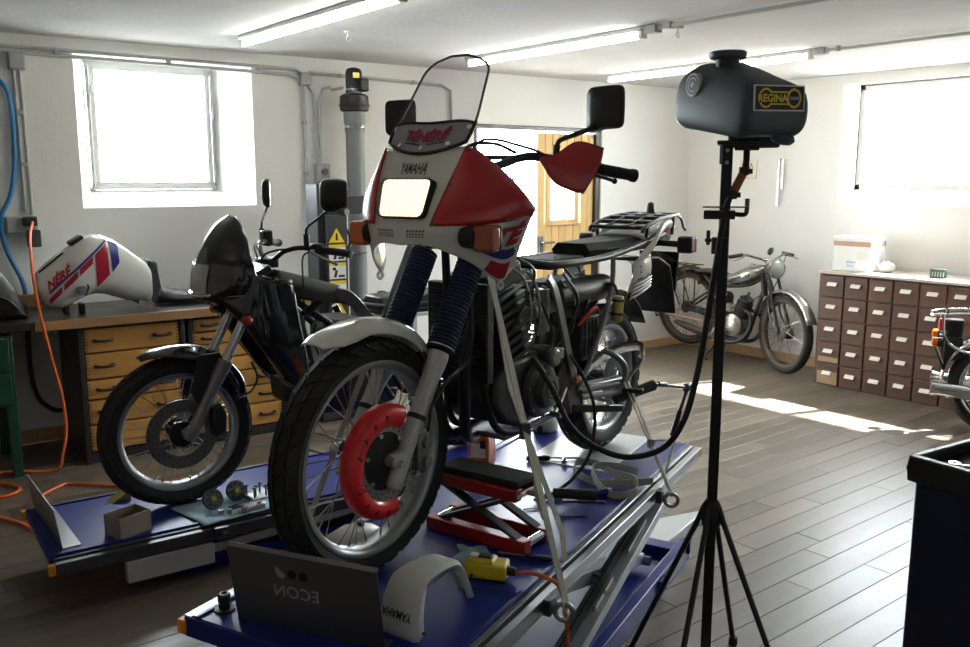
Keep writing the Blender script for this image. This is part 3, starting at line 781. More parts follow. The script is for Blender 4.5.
MB().b2(-0.2, 0.2, -0.95, -0.66, 0.715, 0.74).obj('table_top', 'box_grey', t, bevel=0.004)
for uu in (-0.17, 0.17):
    for yy in (-0.92, -0.69): MB().b2(uu - 0.015, uu + 0.015, yy - 0.015, yy + 0.015, 0, 0.715).obj('leg', 'box_grey', t, bevel=0.002)
# two cans behind the black bike on the bench
for u, lab in ((3.08, 'squat silver can with black cap nearer the dark machine column'), (3.27, 'squat silver can with black cap farther from the machine column')):
    t = thing('oil_can', lab, 'can', FW.w(u, -0.80, 0.74), FW.deg)
    MB().lathe([(0.042, 0), (0.045, 0.005), (0.045, 0.085), (0.04, 0.095), (0.022, 0.10)]).obj('body', 'alu', t)
    MB().lathe([(0.024, 0.098), (0.026, 0.10), (0.026, 0.125), (0.03, 0.127), (0.03, 0.14), (0.01, 0.145)]).obj('cap', 'black', t)
# orange extension cord
pts = [tuple(FW.w(*q)) for q in ((1.13, -0.10, 1.36), (1.12, -0.2, 1.36), (1.06, -0.5, 1.30), (1.03, -0.70, 1.15), (1.038, -0.72, 0.976), (1.06, -0.72, 0.811), (1.097, -0.72, 0.585), (1.122, -0.72, 0.441), (1.13, -0.72, 0.25), (1.10, -0.72, 0.10))]
pts += [(x, y, 0.010) for x, y in ((1.04, 5.20), (0.90, 5.26), (0.776, 5.334), (0.66, 5.30), (0.64, 5.20), (0.763, 5.119), (0.81, 4.99), (0.74, 4.905), (0.617, 4.92), (0.57, 4.75), (0.654, 4.60), (0.72, 4.45), (0.75, 4.30))]
tag(MB().tube(pts, 0.008, 8, 5).obj('extension_cord', 'orange_cord'), 'orange extension cord hanging past the bench and looping on the floor', 'cord')
tag(MB().tube([(x, y, 0.010) for x, y in ((0.80, 4.62), (0.86, 4.78), (0.974, 4.89), (1.057, 4.90), (1.24, 4.70), (1.40, 4.62), (1.6, 4.6))], 0.008, 8, 5).obj('extension_cord', 'orange_cord'), 'orange cord lying on the floor behind the low blue lift', 'cord')

# ================================================================== brown apothecary cabinet by the right wall
CX, CY1 = 6.33, 3.775
cw, ch = 0.193, 0.176
t = thing('apothecary_cabinet', 'brown wooden cabinet of many small drawers along the right wall', 'cabinet', (CX, CY1, 0))
NCOL = 7
W_ = NCOL * cw
mb = MB().b2(0.012, 0.50, -W_ - 0.02, -W_, 0, 0.885).b2(0.012, 0.50, 0, 0.02, 0, 0.885).b2(0.47, 0.50, -W_, 0, 0, 0.885)
for r in range(6): mb.b2(0.012, 0.47, -W_, 0, 0.0 + r * ch - 0.004 if r else 0.0, r * ch + 0.004)
for c in range(1, NCOL): mb.b2(0.0125, 0.47, -c * cw - 0.004, -c * cw + 0.004, 0, 0.88)
mb.obj('carcass', 'cab_brown', t, smooth=False)
MB().b2(-0.015, 0.52, -W_ - 0.03, 0.025, 0.885, 0.905).obj('top_board', 'cab_top', t, bevel=0.003)
_dr = None; _pl = None
for c in range(NCOL):
    for r in range(5):
        y0 = -(c + 1) * cw; z0 = r * ch
        worn = (c == 0 and r < 2)
        if _dr is None or worn:
            mb = MB().loft([[Vector((x, y, z)) for y, z in ((0.006 + i, 0.006 + i), (cw - 0.006 - i, 0.006 + i), (cw - 0.006 - i, ch - 0.006 - i), (0.006 + i, ch - 0.006 - i))] for i, x in ((0, 0.40), (0, 0.004), (0.004, 0.0))])
            d = mb.obj('drawer', 'cab_brown', t, smooth=False)
            if not worn: _dr = d
            if worn:
                hh = 0.04 if r == 1 else 0.10
                MB().b2(-0.001, 0.0005, 0.012, cw - 0.012, 0.012, 0.012 + hh).obj('worn_veneer', 'cab_worn', d, smooth=False)
        else: d = inst(_dr, t)
        d.location = (0, y0, z0)
        if _pl is None:
            mb = MB()
            # label-holder cup pull: tilted plate with rolled lip
            mb.prism([(0.0, 0.014), (-0.004, 0.016), (-0.022, -0.004), (-0.024, -0.012), (-0.019, -0.012), (-0.014, -0.004), (0.0, 0.006)], lambda u, v, s: (u, s, v), -0.038, 0.038)
            p = mb.obj('cup_pull', 'ivory', d, bevel=0.0015)
            _pl = p
            p.location = (0, cw / 2, 0.10)
        else: p = inst(_pl, d, loc=(0, cw / 2, 0.10))
# things on it
t = thing('foam_box', 'white foam box with brown tape on the brown drawer cabinet', 'box', (6.56, 3.605, 0.905), 4)
MB().loft([[Vector((x, y, z)) for x, y in ((-0.13 * k, -0.145 * k), (0.13 * k, -0.145 * k), (0.13 * k, 0.145 * k), (-0.13 * k, 0.145 * k))] for z, k in ((0, 1.04), (0.20, 0.99))]).obj('box_body', 'foam_white', t, bevel=0.008)
MB().b2(-0.131, 0.131, -0.146, 0.146, 0.20, 0.265).obj('box_lid', 'foam_white', t, bevel=0.008)
MB().b2(-0.133, 0.133, -0.148, 0.148, 0.195, 0.232).obj('packing_tape', 'kraft', t, bevel=0.001)
patch('address_label', [(-0.1360, -0.125, 0.09), (-0.1360, -0.05, 0.09), (-0.1345, -0.05, 0.15), (-0.1345, -0.125, 0.15)], 'ivory', t)
lettering('lettering', 'Amazon', 'blue_hose', t, planefn((-0.1365, 0.0, 0.075), (0, -1, 0), (0, 0, 1)), 0.075, 0.018)
lettering('lettering', 'Silver', 'blue_hose', t, planefn((-0.1375, 0.0, 0.045), (0, -1, 0), (0, 0, 1)), 0.055, 0.018)
rw_ = random.Random(9)
mb = MB().ball((0, 0, 0.042), (0.05, 0.06, 0.042), 16, 12)
for q in mb.v:
    k = 1 + 0.18 * math.sin(q.x * 160 + q.y * 90) * math.cos(q.z * 140 + q.y * 120)
    q.x *= k; q.y *= k; q.z = max(0.001, q.z * (1 + 0.12 * math.sin(q.x * 130 - q.y * 150)))
tag(place(mb.obj('plastic_wrap', 'wrap', None, ang=15), (6.56, 3.375, 0.905)), 'crumpled ball of clear wrap beside the foam box', 'wrap')
t = thing('tin', 'small dark green tin standing alone on the brown drawer cabinet', 'tin', (6.5, 2.96, 0.905), 12)
MB().b2(-0.03, 0.03, -0.05, 0.05, 0, 0.06).obj('tin_body', 'green_tin', t, bevel=0.006)
MB().b2(-0.032, 0.032, -0.052, 0.052, 0.052, 0.066).obj('tin_lid', 'green_tin', t, bevel=0.004)
for k in range(5): patch('print_mark', [(-0.0306, 0.036 - k * 0.018, 0.012), (-0.0306, 0.030 - k * 0.018, 0.012), (-0.0306, 0.028 - k * 0.018, 0.045), (-0.0306, 0.034 - k * 0.018, 0.045)], 'box_grey', t)
# small picture on the right wall and the hanging chain
t = thing('wall_sign', 'small beige sign with scrawled script on the right wall', 'sign', (WX, 4.88, 1.70))
MB().b2(-0.015, 0, -0.09, 0.09, -0.085, 0.085).obj('board', 'ivory', t, bevel=0.003)
mb = MB()
mb.tube([(-0.017, 0.06 - i * 0.006, 0.03 + 0.02 * math.sin(i * 1.3)) for i in range(20)], 0.003, 5, 3)
mb.tube([(-0.017, 0.05 - i * 0.006, -0.03 + 0.018 * math.sin(i * 1.6 + 1)) for i in range(16)], 0.003, 5, 3)
mb.obj('script', 'charcoal', t)
t = thing('hanging_chain', 'grey drive chain pair hanging from a nail on the right wall', 'chain', (WX, 4.54, 1.78))
MB().cyl((0, 0, 0), (-0.05, 0, 0.005), 0.004, n=8).obj('nail', 'steel', t)
lk = None
for k in range(2):
    for i in range(17 if k == 0 else 11):
        if lk is None: lk = MB().box((0, 0, 0), (0.006, 0.016, 0.024)).box((-0.006, 0, 0.006), (0.008, 0.022, 0.010)).obj('chain_link', 'steel', t, smooth=False); o = lk
        else: o = inst(lk, t)
        o.location = (-0.022 - 0.003 * (i % 2), (0.012 if k == 0 else -0.026) , -0.012 - i * 0.0235)

# ================================================================== dark blue tool trolley at the right edge
t = thing('tool_cabinet', 'dark blue tool cabinet with black tray top', 'cabinet', (2.255, 1.065, 0), -6)
MB().b2(0.015, 0.50, -0.70, -0.015, 0.10, 0.84).obj('body', 'dark_blue', t, bevel=0.008)
mb = MB().b2(0, 0.515, -0.715, 0, 0.83, 0.868)
mb.b2(0, 0.02, -0.715, 0, 0.868, 0.90).b2(0.495, 0.515, -0.715, 0, 0.868, 0.90).b2(0.02, 0.495, -0.02, 0, 0.868, 0.90).b2(0.02, 0.495, -0.715, -0.695, 0.868, 0.90)
mb.obj('tray_top', 'black', t, bevel=0.005)
for xx in (0.07, 0.44):
    for yy in (-0.64, -0.08):
        MB().cyl((xx - 0.012, yy, 0.05), (xx + 0.012, yy, 0.05), 0.05, n=18).obj('castor', 'rubber', t)
        MB().b2(xx - 0.02, xx + 0.02, yy - 0.02, yy + 0.02, 0.055, 0.10).obj('castor_fork', 'steel', t)
FTC = Fr((2.255, 1.065, 0), -6)
def wrench(name, label, loc, rz, L, m='chrome'):
    t = thing(name, label, 'wrench', loc, rz)
    MB().bar((0.02, 0, 0.006), (L - 0.02, 0, 0.006), 0.010, 0.005).obj('shaft', m, t, bevel=0.002)
    MB().lathe([(0.009, 0), (0.015, 0), (0.015, 0.011), (0.009, 0.011)], (0.008, 0, 0.0005), n=20, cap=False, loop=True).obj('ring_end', m, t)
    MB().prism([(L - 0.03, -0.006), (L - 0.012, -0.016), (L + 0.008, -0.014), (L - 0.002, -0.006), (L - 0.010, 0), (L - 0.002, 0.006), (L + 0.008, 0.014), (L - 0.012, 0.016), (L - 0.03, 0.006)], lambda u, v, s: (u, v, s), 0.002, 0.010).obj('open_end', m, t)
wrench('combination_wrench', 'shiny combination wrench lying in the black tool tray', FTC.w(0.10, -0.06, 0.868), -62, 0.22)
wrench('combination_wrench', 'second wrench behind the shiny one in the black tool tray', FTC.w(0.20, -0.10, 0.868), -55, 0.18)
t = thing('nut_driver', 'short black handled nut driver lying in the black tool tray', 'tool', FTC.w(0.055, -0.12, 0.868), -80)
MB().cyl((0, 0, 0.014), (0.06, 0.01, 0.014), 0.013).obj('grip', 'black', t)
MB().cyl((0.06, 0.01, 0.014), (0.13, 0.0, 0.014), 0.007).obj('shank', 'steel', t)
# ================================================================== lift tables
def lift(fr, label, L, hw, zt, arms):
    t = thing('motorcycle_lift', label, 'lift', fr.o, fr.deg)
    dw = hw - 0.058
    # deck is a folded tray
    MB().b2(0.0, L, -dw, dw, zt - 0.035, zt).obj('deck', 'blue_paint', t, bevel=0.006)
    MB().b2(0.0, L, dw - 0.012, dw, zt - 0.0, zt + 0.006).b2(0.0, L, -dw, -dw + 0.012, zt, zt + 0.006).obj('deck_lip', 'blue_paint', t, bevel=0.002)
    for s in (-1, 1):
        a = lambda p, q, z0, z1: MB().b2(0.012, L - 0.012, min(s * p, s * q), max(s * p, s * q), z0, z1)
        mb = a(dw + 0.002, hw, zt - 0.058, zt - 0.048)
        for p, q, z0, z1 in ((dw + 0.002, dw + 0.022, zt - 0.05, zt - 0.003), (dw + 0.030, hw, zt - 0.05, zt - 0.010)):
            mb.b2(0.012, L - 0.012, min(s * p, s * q), max(s * p, s * q), z0, z1)
        mb.obj('side_rail', 'alu' if zt > 0.3 else 'dark_steel', t, bevel=0.002, seg=1)  # low lift's rails get a darker metal, painting in the shade on their sides
        for xx in (0.0, L):
            MB().b2(xx - 0.012, xx + 0.012, min(s * (dw + 0.030), s * (hw + 0.001)), max(s * (dw + 0.030), s * (hw + 0.001)), zt - 0.052, zt - 0.012).obj('end_cap', 'cap_orange', t, bevel=0.003)
    return t
ZT1, ZT2 = 0.43, 0.22
L1 = lift(FL1, 'raised blue motorcycle lift carrying the red and white motorcycle', 2.24, 0.42, ZT1, True)
MB().b2(-0.004, 0.0, -0.40, 0.40, ZT1 - 0.06, ZT1 - 0.002).obj('front_lip', 'blue_paint', L1, bevel=0.002)
# rear hatch plate
MB().b2(1.68, 2.235, -0.185, 0.185, ZT1 - 0.002, ZT1 + 0.004).obj('hatch_plate', 'silver_paint', L1, bevel=0.002)
# base frame
mb = MB().b2(0.30, 1.98, -0.455, -0.412, 0.0, 0.085).b2(0.30, 1.98, 0.412, 0.455, 0.0, 0.085).b2(0.30, 0.38, -0.412, 0.412, 0, 0.06).b2(1.90, 1.98, -0.412, 0.412, 0, 0.06)
mb.obj('base_frame', 'blue_paint', L1, bevel=0.004)
MB().b2(0.38, 1.90, -0.412, 0.412, 0.006, 0.02).obj('base_plate', 'blue_paint', L1, bevel=0.002)
MB().b2(1.55, 1.62, -0.47, -0.455, 0.02, 0.075).obj('base_lug', 'blue_paint', L1, bevel=0.003)
MB().b2(1.93, 1.96, -0.47, -0.455, 0.04, 0.13).obj('base_lug', 'blue_paint', L1, bevel=0.003)
for s in (-1, 1):
    y0 = s * 0.382
    a = MB().bar((0.62, y0, 0.050), (1.74, y0, 0.34), 0.040, 0.088, up=(0, 1, 0)).obj('scissor_arm', 'silver_paint', L1, bevel=0.003)
    d = (Vector((1.74, y0, 0.34)) - Vector((0.62, y0, 0.050))).normalized()
    up = d.cross(Vector((0, 1, 0))); up = -up if up.z < 0 else up
    MB().bar(Vector((0.66, y0, 0.060)) + up * 0.046, Vector((1.66, y0, 0.319)) + up * 0.046, 0.042, 0.006, up=(0, 1, 0)).obj('arm_cover', 'black', a, smooth=False)
    if s < 0:
        yb = y0 - 0.0212
        def afn(o):
            c = Vector((0.62, yb, 0.050)) + d * o
            return lambda u, v: c + d * u + up * v
        f = afn(0.86)
        patch('sticker', [f(-0.10, -0.036), f(0.10, -0.036), f(0.10, 0.036), f(-0.10, 0.036)], 'decal_white', a)
        f2 = lambda u, v: f(u, v) + Vector((0, -0.001, 0))
        lettering('lettering', '530', 'decal_red', a, lambda u, v: f2(u + 0.03, v), 0.09, 0.045, bold=0.02, shear=0.25)
        MB().add([f2(-0.085, -0.01), f2(-0.04, -0.01), f2(-0.04, -0.003), f2(-0.085, -0.003)], [(0, 1, 2, 3)]).obj('sticker_line', 'decal_red', a, smooth=False)
        for o in (0.47, 0.56):
            g = afn(o); h = (lambda g: (lambda u, v: g(u, v) + Vector((0, -0.001, 0))))(g)
            patch('sticker', [g(-0.038, -0.036), g(0.038, -0.036), g(0.038, 0.036), g(-0.038, 0.036)], 'decal_white', a)
            patch('warning_triangle', [h(-0.03, -0.026), h(0.03, -0.026), h(0, 0.030)], 'decal_yellow', a)
            k = (lambda g: (lambda u, v: g(u, v) + Vector((0, -0.002, 0))))(g)
            patch('warning_mark', [k(-0.004, -0.018), k(0.004, -0.018), k(0.005, 0.010), k(-0.005, 0.010)], 'decal_black', a)
    y1 = s * 0.285
    MB().bar((1.74, y1, 0.065), (0.60, y1, 0.375), 0.05, 0.095, up=(0, 1, 0)).obj('scissor_arm', 'silver_paint', L1, bevel=0.003)
MB().cyl((1.17, -0.38, 0.215), (1.17, 0.38, 0.215), 0.022).cyl((1.74, -0.36, 0.06), (1.74, 0.36, 0.06), 0.02).cyl((0.65, -0.36, 0.055), (0.65, 0.36, 0.055), 0.02).cyl((1.78, -0.36, 0.36), (1.78, 0.36, 0.36), 0.018).cyl((0.62, -0.32, 0.36), (0.62, 0.32, 0.36), 0.018).obj('axle', 'steel', L1)
MB().box((1.55, -0.20, 0.16), (0.34, 0.12, 0.10), Matrix.Rotation(R_(-8), 3, 'Y')).obj('hydraulic_cover', 'silver_paint', L1, bevel=0.004)
for s in (-1, 1):
    MB().prism([(1.96, s * 0.10), (2.12, s * 0.16), (2.42, s * 0.385), (2.40, s * 0.40), (1.98, s * 0.36)], lambda u, v, q: (u, v, q), 0.004, 0.055).obj('stabiliser_foot', 'silver_paint', L1, bevel=0.004)

def eyebolt(x, y, label):
    s = 1 if y > 0 else -1
    t = thing('eyebolt', label, 'eyebolt', FL1.w(x, y, ZT1 - 0.03), FL1.deg)
    MB().b2(-0.022, 0.022, -0.012 - 0.008 * (s < 0) * 0, 0.012, -0.022, 0.028).obj('clamp_block', 'dark_steel', t, bevel=0.003)
    MB().cyl((0, 0, -0.005), (0, s * 0.022, -0.005), 0.010, n=12).obj('shank', 'steel', t)
    MB().torus((0, s * 0.046, -0.005), (1, 0.35, 0), 0.025, 0.0075, 28, 10).obj('ring', 'steel', t)
eyebolt(0.585, -0.435, 'steel eyebolt at the lower end of the long fork strap')
eyebolt(1.60, -0.435, 'steel eyebolt beside the heap of slack strap')
eyebolt(0.585, 0.435, 'steel eyebolt on the lift rail facing the black motorcycle')
def hood_plate(fr, zt, pts, label):
    t = thing('wheel_stop', label, 'wheel stop', fr.w(pts[0], pts[1], zt), fr.deg + pts[2])
    return t
# ECON wheel stop plate: plane runs along local -y
_pa = Vector((0.058, 0.259, 0)); _pb = Vector((0.117, -0.190, 0))
_ang = math.degrees(math.atan2((_pb - _pa).y, (_pb - _pa).x))
_w = (_pb - _pa).length
t = thing('wheel_stop', 'bent steel wheel stop plate with cut-out ECON before the front wheel', 'wheel stop', FL1.w(_pa.x, _pa.y, ZT1), FL1.deg + _ang)
# local x along the plate, local y = away from bike (towards camera is -y)
lean = -0.035; Hh = 0.225
mb = MB().prism([(0, 0), (0.004, 0), (0.004 + lean, Hh - 0.002), (lean + 0.014, Hh + 0.004), (lean + 0.012, Hh + 0.008), (lean, Hh)], lambda u, v, s: (s, 0.0 + u, v), 0, _w)
mb.obj('plate', 'brushed', t, bevel=0.001)
MB().b2(0.0, _w, 0.0, 0.045, 0, 0.004).obj('foot_flange', 'brushed', t, bevel=0.001)
def pfn(cx, cz): return lambda u, v: Vector((cx - u, (cz + v) / Hh * lean - 0.0012, cz + v))
lettering('lettering', 'ECON', 'cut_grey', t, pfn(0.205, 0.118), 0.135, 0.036, bold=0.012, space=1.05)
f = pfn(0.205, 0.172)
for k, uu in enumerate((-0.028, 0.006, 0.04)):
    pts = [f(uu + 0.014 * math.cos(a), 0.014 * math.sin(a)) for a in [2 * PI * i / 20 for i in range(20)]]
    if k == 2: pts = [f(uu + 0.016, 0.02), f(uu + 0.016, -0.004), f(uu + 0.008, -0.015), f(uu - 0.006, -0.016), f(uu - 0.014, -0.006), f(uu, 0.008)]
    patch('cut_out', pts, 'decal_black' if k < 2 else 'cut_grey', t)
t = thing('wheel_stop', 'small bent steel wheel stop plate on the low blue lift', 'wheel stop', FL2.w(0.035, 0.285, ZT2), FL2.deg - 88)
mb = MB().prism([(0, 0), (0.004, 0), (0.004 - 0.02, 0.163), (-0.02, 0.165)], lambda u, v, s: (s, u, v), 0, 0.52)
mb.obj('plate', 'steel', t, bevel=0.001)
MB().b2(0.0, 0.52, 0.0, 0.07, 0, 0.004).obj('foot_flange', 'steel', t)
for k in range(3):
    patch('cut_out', [(0.22 + 0.03 * k + 0.009 * math.cos(a), (0.09 + 0.009 * math.sin(a)) / 0.165 * -0.02 - 0.0012, 0.09 + 0.009 * math.sin(a)) for a in [2 * PI * i / 16 for i in range(16)]], 'decal_black', t)

# ---- low lift
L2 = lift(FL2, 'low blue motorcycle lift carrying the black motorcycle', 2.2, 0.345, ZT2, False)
mb = MB().b2(0.45, 1.95, -0.24, -0.18, 0.0, 0.05).b2(0.45, 1.95, 0.18, 0.24, 0.0, 0.05).b2(0.45, 0.53, -0.18, 0.18, 0, 0.04).b2(1.87, 1.95, -0.18, 0.18, 0, 0.04)
mb.obj('base_frame', 'blue_paint', L2, bevel=0.004)
for s in (-1, 1):
    MB().bar((0.35, s * 0.25, 0.09), (1.8, s * 0.25, 0.155), 0.04, 0.07, up=(0, 1, 0)).obj('scissor_arm', 'silver_paint', L2, bevel=0.003)
    MB().bar((1.8, s * 0.205, 0.09), (0.35, s * 0.205, 0.155), 0.04, 0.07, up=(0, 1, 0)).obj('scissor_arm', 'silver_paint', L2, bevel=0.003)
MB().b2(0.26, 0.60, -0.345, -0.30, 0.065, 0.155).obj('cylinder_cover', 'silver_paint', L2, bevel=0.004)
MB().b2(0.60, 0.66, -0.365, -0.345, 0.165, 0.215).cyl((0.63, -0.365, 0.19), (0.63, -0.38, 0.19), 0.012).obj('rail_clamp', 'dark_steel', L2, bevel=0.003)
for xx, yy in ((0.11, 0.05), (0.30, 0.18), (0.33, 0.10), (0.25, -0.05)):
    MB().cyl((xx, yy, ZT2), (xx, yy, ZT2 + 0.0012), 0.009, n=12).obj('deck_hole', 'decal_black', L2)
for xx, yy in ((0.20, 0.30), (1.45, 0.20), (1.50, -0.28), (2.10, 0.28)):
    MB().cyl((xx, yy, ZT1), (xx, yy, ZT1 + 0.0012), 0.009, n=12).obj('deck_hole', 'decal_black', L1)
# knob bolt at the front corner
t = thing('clamp_bolt', 'black clamp bolt on the front corner of the raised lift', 'bolt', FL1.w(0.074, 0.325, ZT1), 0)
MB().lathe([(0.028, 0), (0.028, 0.006), (0.016, 0.008), (0.016, 0.02), (0.011, 0.022), (0.011, 0.026)]).obj('washer', 'black', t)
MB().lathe([(0.015, 0.024), (0.018, 0.028), (0.018, 0.046), (0.014, 0.05), (0.009, 0.05), (0.009, 0.036)], n=12).obj('socket_head', 'black', t)

# ---- things on the raised lift -----------------------------------------------
def on1(name, label, cat, x, y, rz=0, z=0.0): return thing(name, label, cat, FL1.w(x, y, ZT1 + z), FL1.deg + rz)
# white cowl arch lettered YAMAHA
_c0 = Vector((0.175, -0.215, 0)); _c1 = Vector((0.41, -0.20, 0))
t = on1('cowl_piece', 'white arched fairing piece lettered YAMAHA standing beside the steel plate', 'fairing part', 0.180, -0.245, -6)
outer = [(0, 0), (0.004, 0.07), (0.02, 0.13), (0.04, 0.158), (0.10, 0.168), (0.16, 0.165), (0.20, 0.15), (0.235, 0.10), (0.265, 0.03), (0.255, 0.024)]
inner = [(0.215, 0.082), (0.175, 0.122), (0.12, 0.126), (0.085, 0.10), (0.068, 0.05), (0.065, 0.0)]
P = [(0, 0), (0.004, 0.07), (0.02, 0.13), (0.045, 0.160), (0.11, 0.168), (0.165, 0.165), (0.20, 0.15), (0.235, 0.10), (0.265, 0.03)]
mb = MB(); C_ = catmull([(a, 0, b) for a, b in P], 4)
rings = []
for i, p in enumerate(C_):
    k = i / (len(C_) - 1)
    w0 = 0.0 ; w1 = 0.13 - 0.075 * k
    d = (C_[min(i + 1, len(C_) - 1)] - C_[max(i - 1, 0)]).normalized(); nn = Vector((d.z, 0, -d.x))
    fl = 0.045 - 0.02 * k
    rings.append([p + nn * fl + Vector((0, 0.012, 0)), p + nn * 0.01 + Vector((0, 0.0, 0)), p + Vector((0, 0.012, 0)), p + Vector((0, w1, 0)), p + nn * 0.004 + Vector((0, w1 + 0.004, 0))])
mb.loft(rings, closed=False).obj('shell', 'white_plastic', t, solid=0.003, ang=50)
lettering('lettering', 'YAMAHA', 'decal_black', t, lambda u, v: Vector((0.0005 + 0.05 * (0.068 - v - 0.068), 0.068 + u + v * 0.25, 0.062 - v)), 0.10, 0.026, bold=0.02)
for xx, zz in ((0.012, 0.010), (0.225, 0.09)):
    MB().cyl((xx + 0.02, 0.004, zz + 0.004), (xx + 0.02, -0.003, zz + 0.004), 0.005, n=10).obj('screw_hole', 'decal_black', t)
# yellow remote
t = on1('remote_control', 'yellow control box with orange cable on the lift edge', 'control box', 0.615, -0.21, -75)
mb = MB().loft([[Vector((x, y, z)) for x, y in ((-0.062 * k, -0.036 * k), (0.068 * k, -0.036 * k), (0.068 * k, 0.036 * k), (-0.062 * k, 0.036 * k))] for z, k in ((0.004, 1.0), (0.045, 0.97), (0.05, 0.92))])
mb.obj('housing', 'yellow', t, bevel=0.006)
MB().b2(-0.062, 0.068, -0.036, 0.036, 0, 0.006).obj('base_plate', 'black', t, bevel=0.002)
MB().loft([[Vector((x, y, z)) for x, y in ((-0.055 + i, -0.03 + i), (0.03 - i, -0.03 + i), (0.03 - i, 0.03 - i), (-0.055 + i, 0.03 - i))] for z, i in ((0.048, 0), (0.058, 0.002), (0.062, 0.008))]).obj('key_hood', 'yellow', t, bevel=0.003)
MB().box((0.0, 0, 0.064), (0.045, 0.028, 0.008)).obj('rocker_switch', 'black', t, bevel=0.004)
MB().cyl((-0.035, 0.0, 0.06), (-0.035, 0, 0.067), 0.014).obj('push_button', 'ivory', t)
MB().cyl((0.066, 0, 0.024), (0.092, 0, 0.022), 0.015, 0.011).obj('cable_gland', 'black', t)
pts = [FL1.w(*q) for q in ((0.635, -0.30, ZT1 + 0.022), (0.64, -0.345, ZT1 + 0.03), (0.650, -0.395, ZT1 + 0.022), (0.655, -0.438, ZT1 - 0.005), (0.650, -0.462, ZT1 - 0.10), (0.64, -0.475, ZT1 - 0.24), (0.62, -0.485, 0.08), (0.56, -0.51, 0.012), (0.42, -0.55, 0.010), (0.2, -0.58, 0.010))]
tag(MB().tube(pts, 0.006, 8, 5).obj('control_cable', 'orange_cord'), 'orange cable dropping from the yellow control box over the lift edge', 'cable')
# blue rag
t = on1('rag', 'crumpled pale blue rag between the yellow control box and the jack', 'cloth', 0.715, -0.10, 20)
rr = random.Random(5)
def ragfn(a, b):
    x, y = (a - 0.5) * 0.14, (b - 0.5) * 0.10
    e = min(a, 1 - a, b, 1 - b) * 2
    return (x + 0.01 * math.sin(9 * b), y + 0.01 * math.sin(8 * a), 0.004 + 0.032 * e * (0.6 + 0.4 * math.sin(11 * a + 3 * b) * math.cos(9 * b)))
MB().grid(ragfn, 18, 14).obj('cloth', 'cloth_blue', t, solid=0.002)
# screwdriver lying between remote and jack
def screwdriver(label, a, b, hm='black', hl=0.10, r=0.013, z=0.0):
    a = FL1.w(a[0], a[1], ZT1 + z); b = FL1.w(b[0], b[1], ZT1 + z)
    d = b - a; L = d.length
    t = thing('screwdriver', label, 'screwdriver', a, math.degrees(math.atan2(d.y, d.x)))
    MB().lathe([(r * 0.6, 0), (r, 0.008), (r, hl * 0.3), (r * 0.75, hl * 0.5), (r, hl * 0.8), (r * 0.6, hl)], (0, 0, r), (1, 0, 0), n=10).obj('handle', hm, t)
    MB().cyl((hl, 0, r), (L, 0, r * 0.8), 0.0035, n=8).obj('shaft', 'steel', t)
screwdriver('long black handled screwdriver lying near the rear wheel', (1.655, 0.17), (1.78, -0.03))
screwdriver('screwdriver lying beside the red jack and yellow control box', (0.80, -0.345), (0.77, -0.17), hl=0.09, r=0.009)
# ratchet-type handle with blue grip
screwdriver('blue handled screwdriver lying over the hex keys', (1.46, -0.285), (1.26, -0.185), 'blue_paint', 0.115, 0.015)
t = on1('ratchet', 'steel ratchet lying across the blue screwdriver', 'wrench', 1.235, -0.17, -62, 0.016)
MB().bar((0, 0, 0.008), (0.17, 0, 0.006), 0.012, 0.010).obj('handle', 'dark_steel', t, bevel=0.003)
MB().cyl((0, 0, 0.0), (0, 0, 0.022), 0.017).obj('head', 'chrome', t)
t = on1('hex_key', 'thin bent hex key lying beside the ratchet', 'hex key', 1.14, -0.20, -60)
MB().tube([(0, 0.025, 0.004), (0, 0.0, 0.004), (0.11, 0.0, 0.004)], 0.003, 6).obj('rod', 'dark_steel', t)
t = on1('hex_key', 'short hex key pointing away from the ratchet head', 'hex key', 1.20, -0.13, 130)
MB().tube([(0, 0.02, 0.004), (0, 0.0, 0.004), (0.08, 0.0, 0.004)], 0.0028, 6).obj('rod', 'dark_steel', t)
def socket(label, x, y, h=0.035, r=0.012, lay=False):
    t = on1('socket_bit', label, 'socket', x, y, 30)
    prof = [(r * 0.9, 0), (r, 0.002), (r, h * 0.55), (r * 0.8, h * 0.6), (r * 0.8, h), (r * 0.45, h), (r * 0.45, h * 0.7)]
    if lay: MB().lathe(prof, (0, 0, r), (1, 0, 0), n=14).obj('body', 'chrome', t)
    else: MB().lathe(prof, n=14).obj('body', 'dark_steel', t)
socket('chrome socket lying near the rear tyre', 1.687, 0.009, lay=True)
socket('upright dark socket beside the white jar', 2.05, 0.295, 0.06, 0.014)
t = on1('white_jar', 'round white plastic jar behind the rear wheel', 'jar', 2.12, 0.30)
MB().lathe([(0.05, 0), (0.06, 0.008), (0.062, 0.06), (0.05, 0.085), (0.035, 0.095), (0.035, 0.11)]).obj('body', 'white_plastic', t)
MB().lathe([(0.04, 0.105), (0.04, 0.135), (0.036, 0.14)]).obj('lid', 'ivory', t)
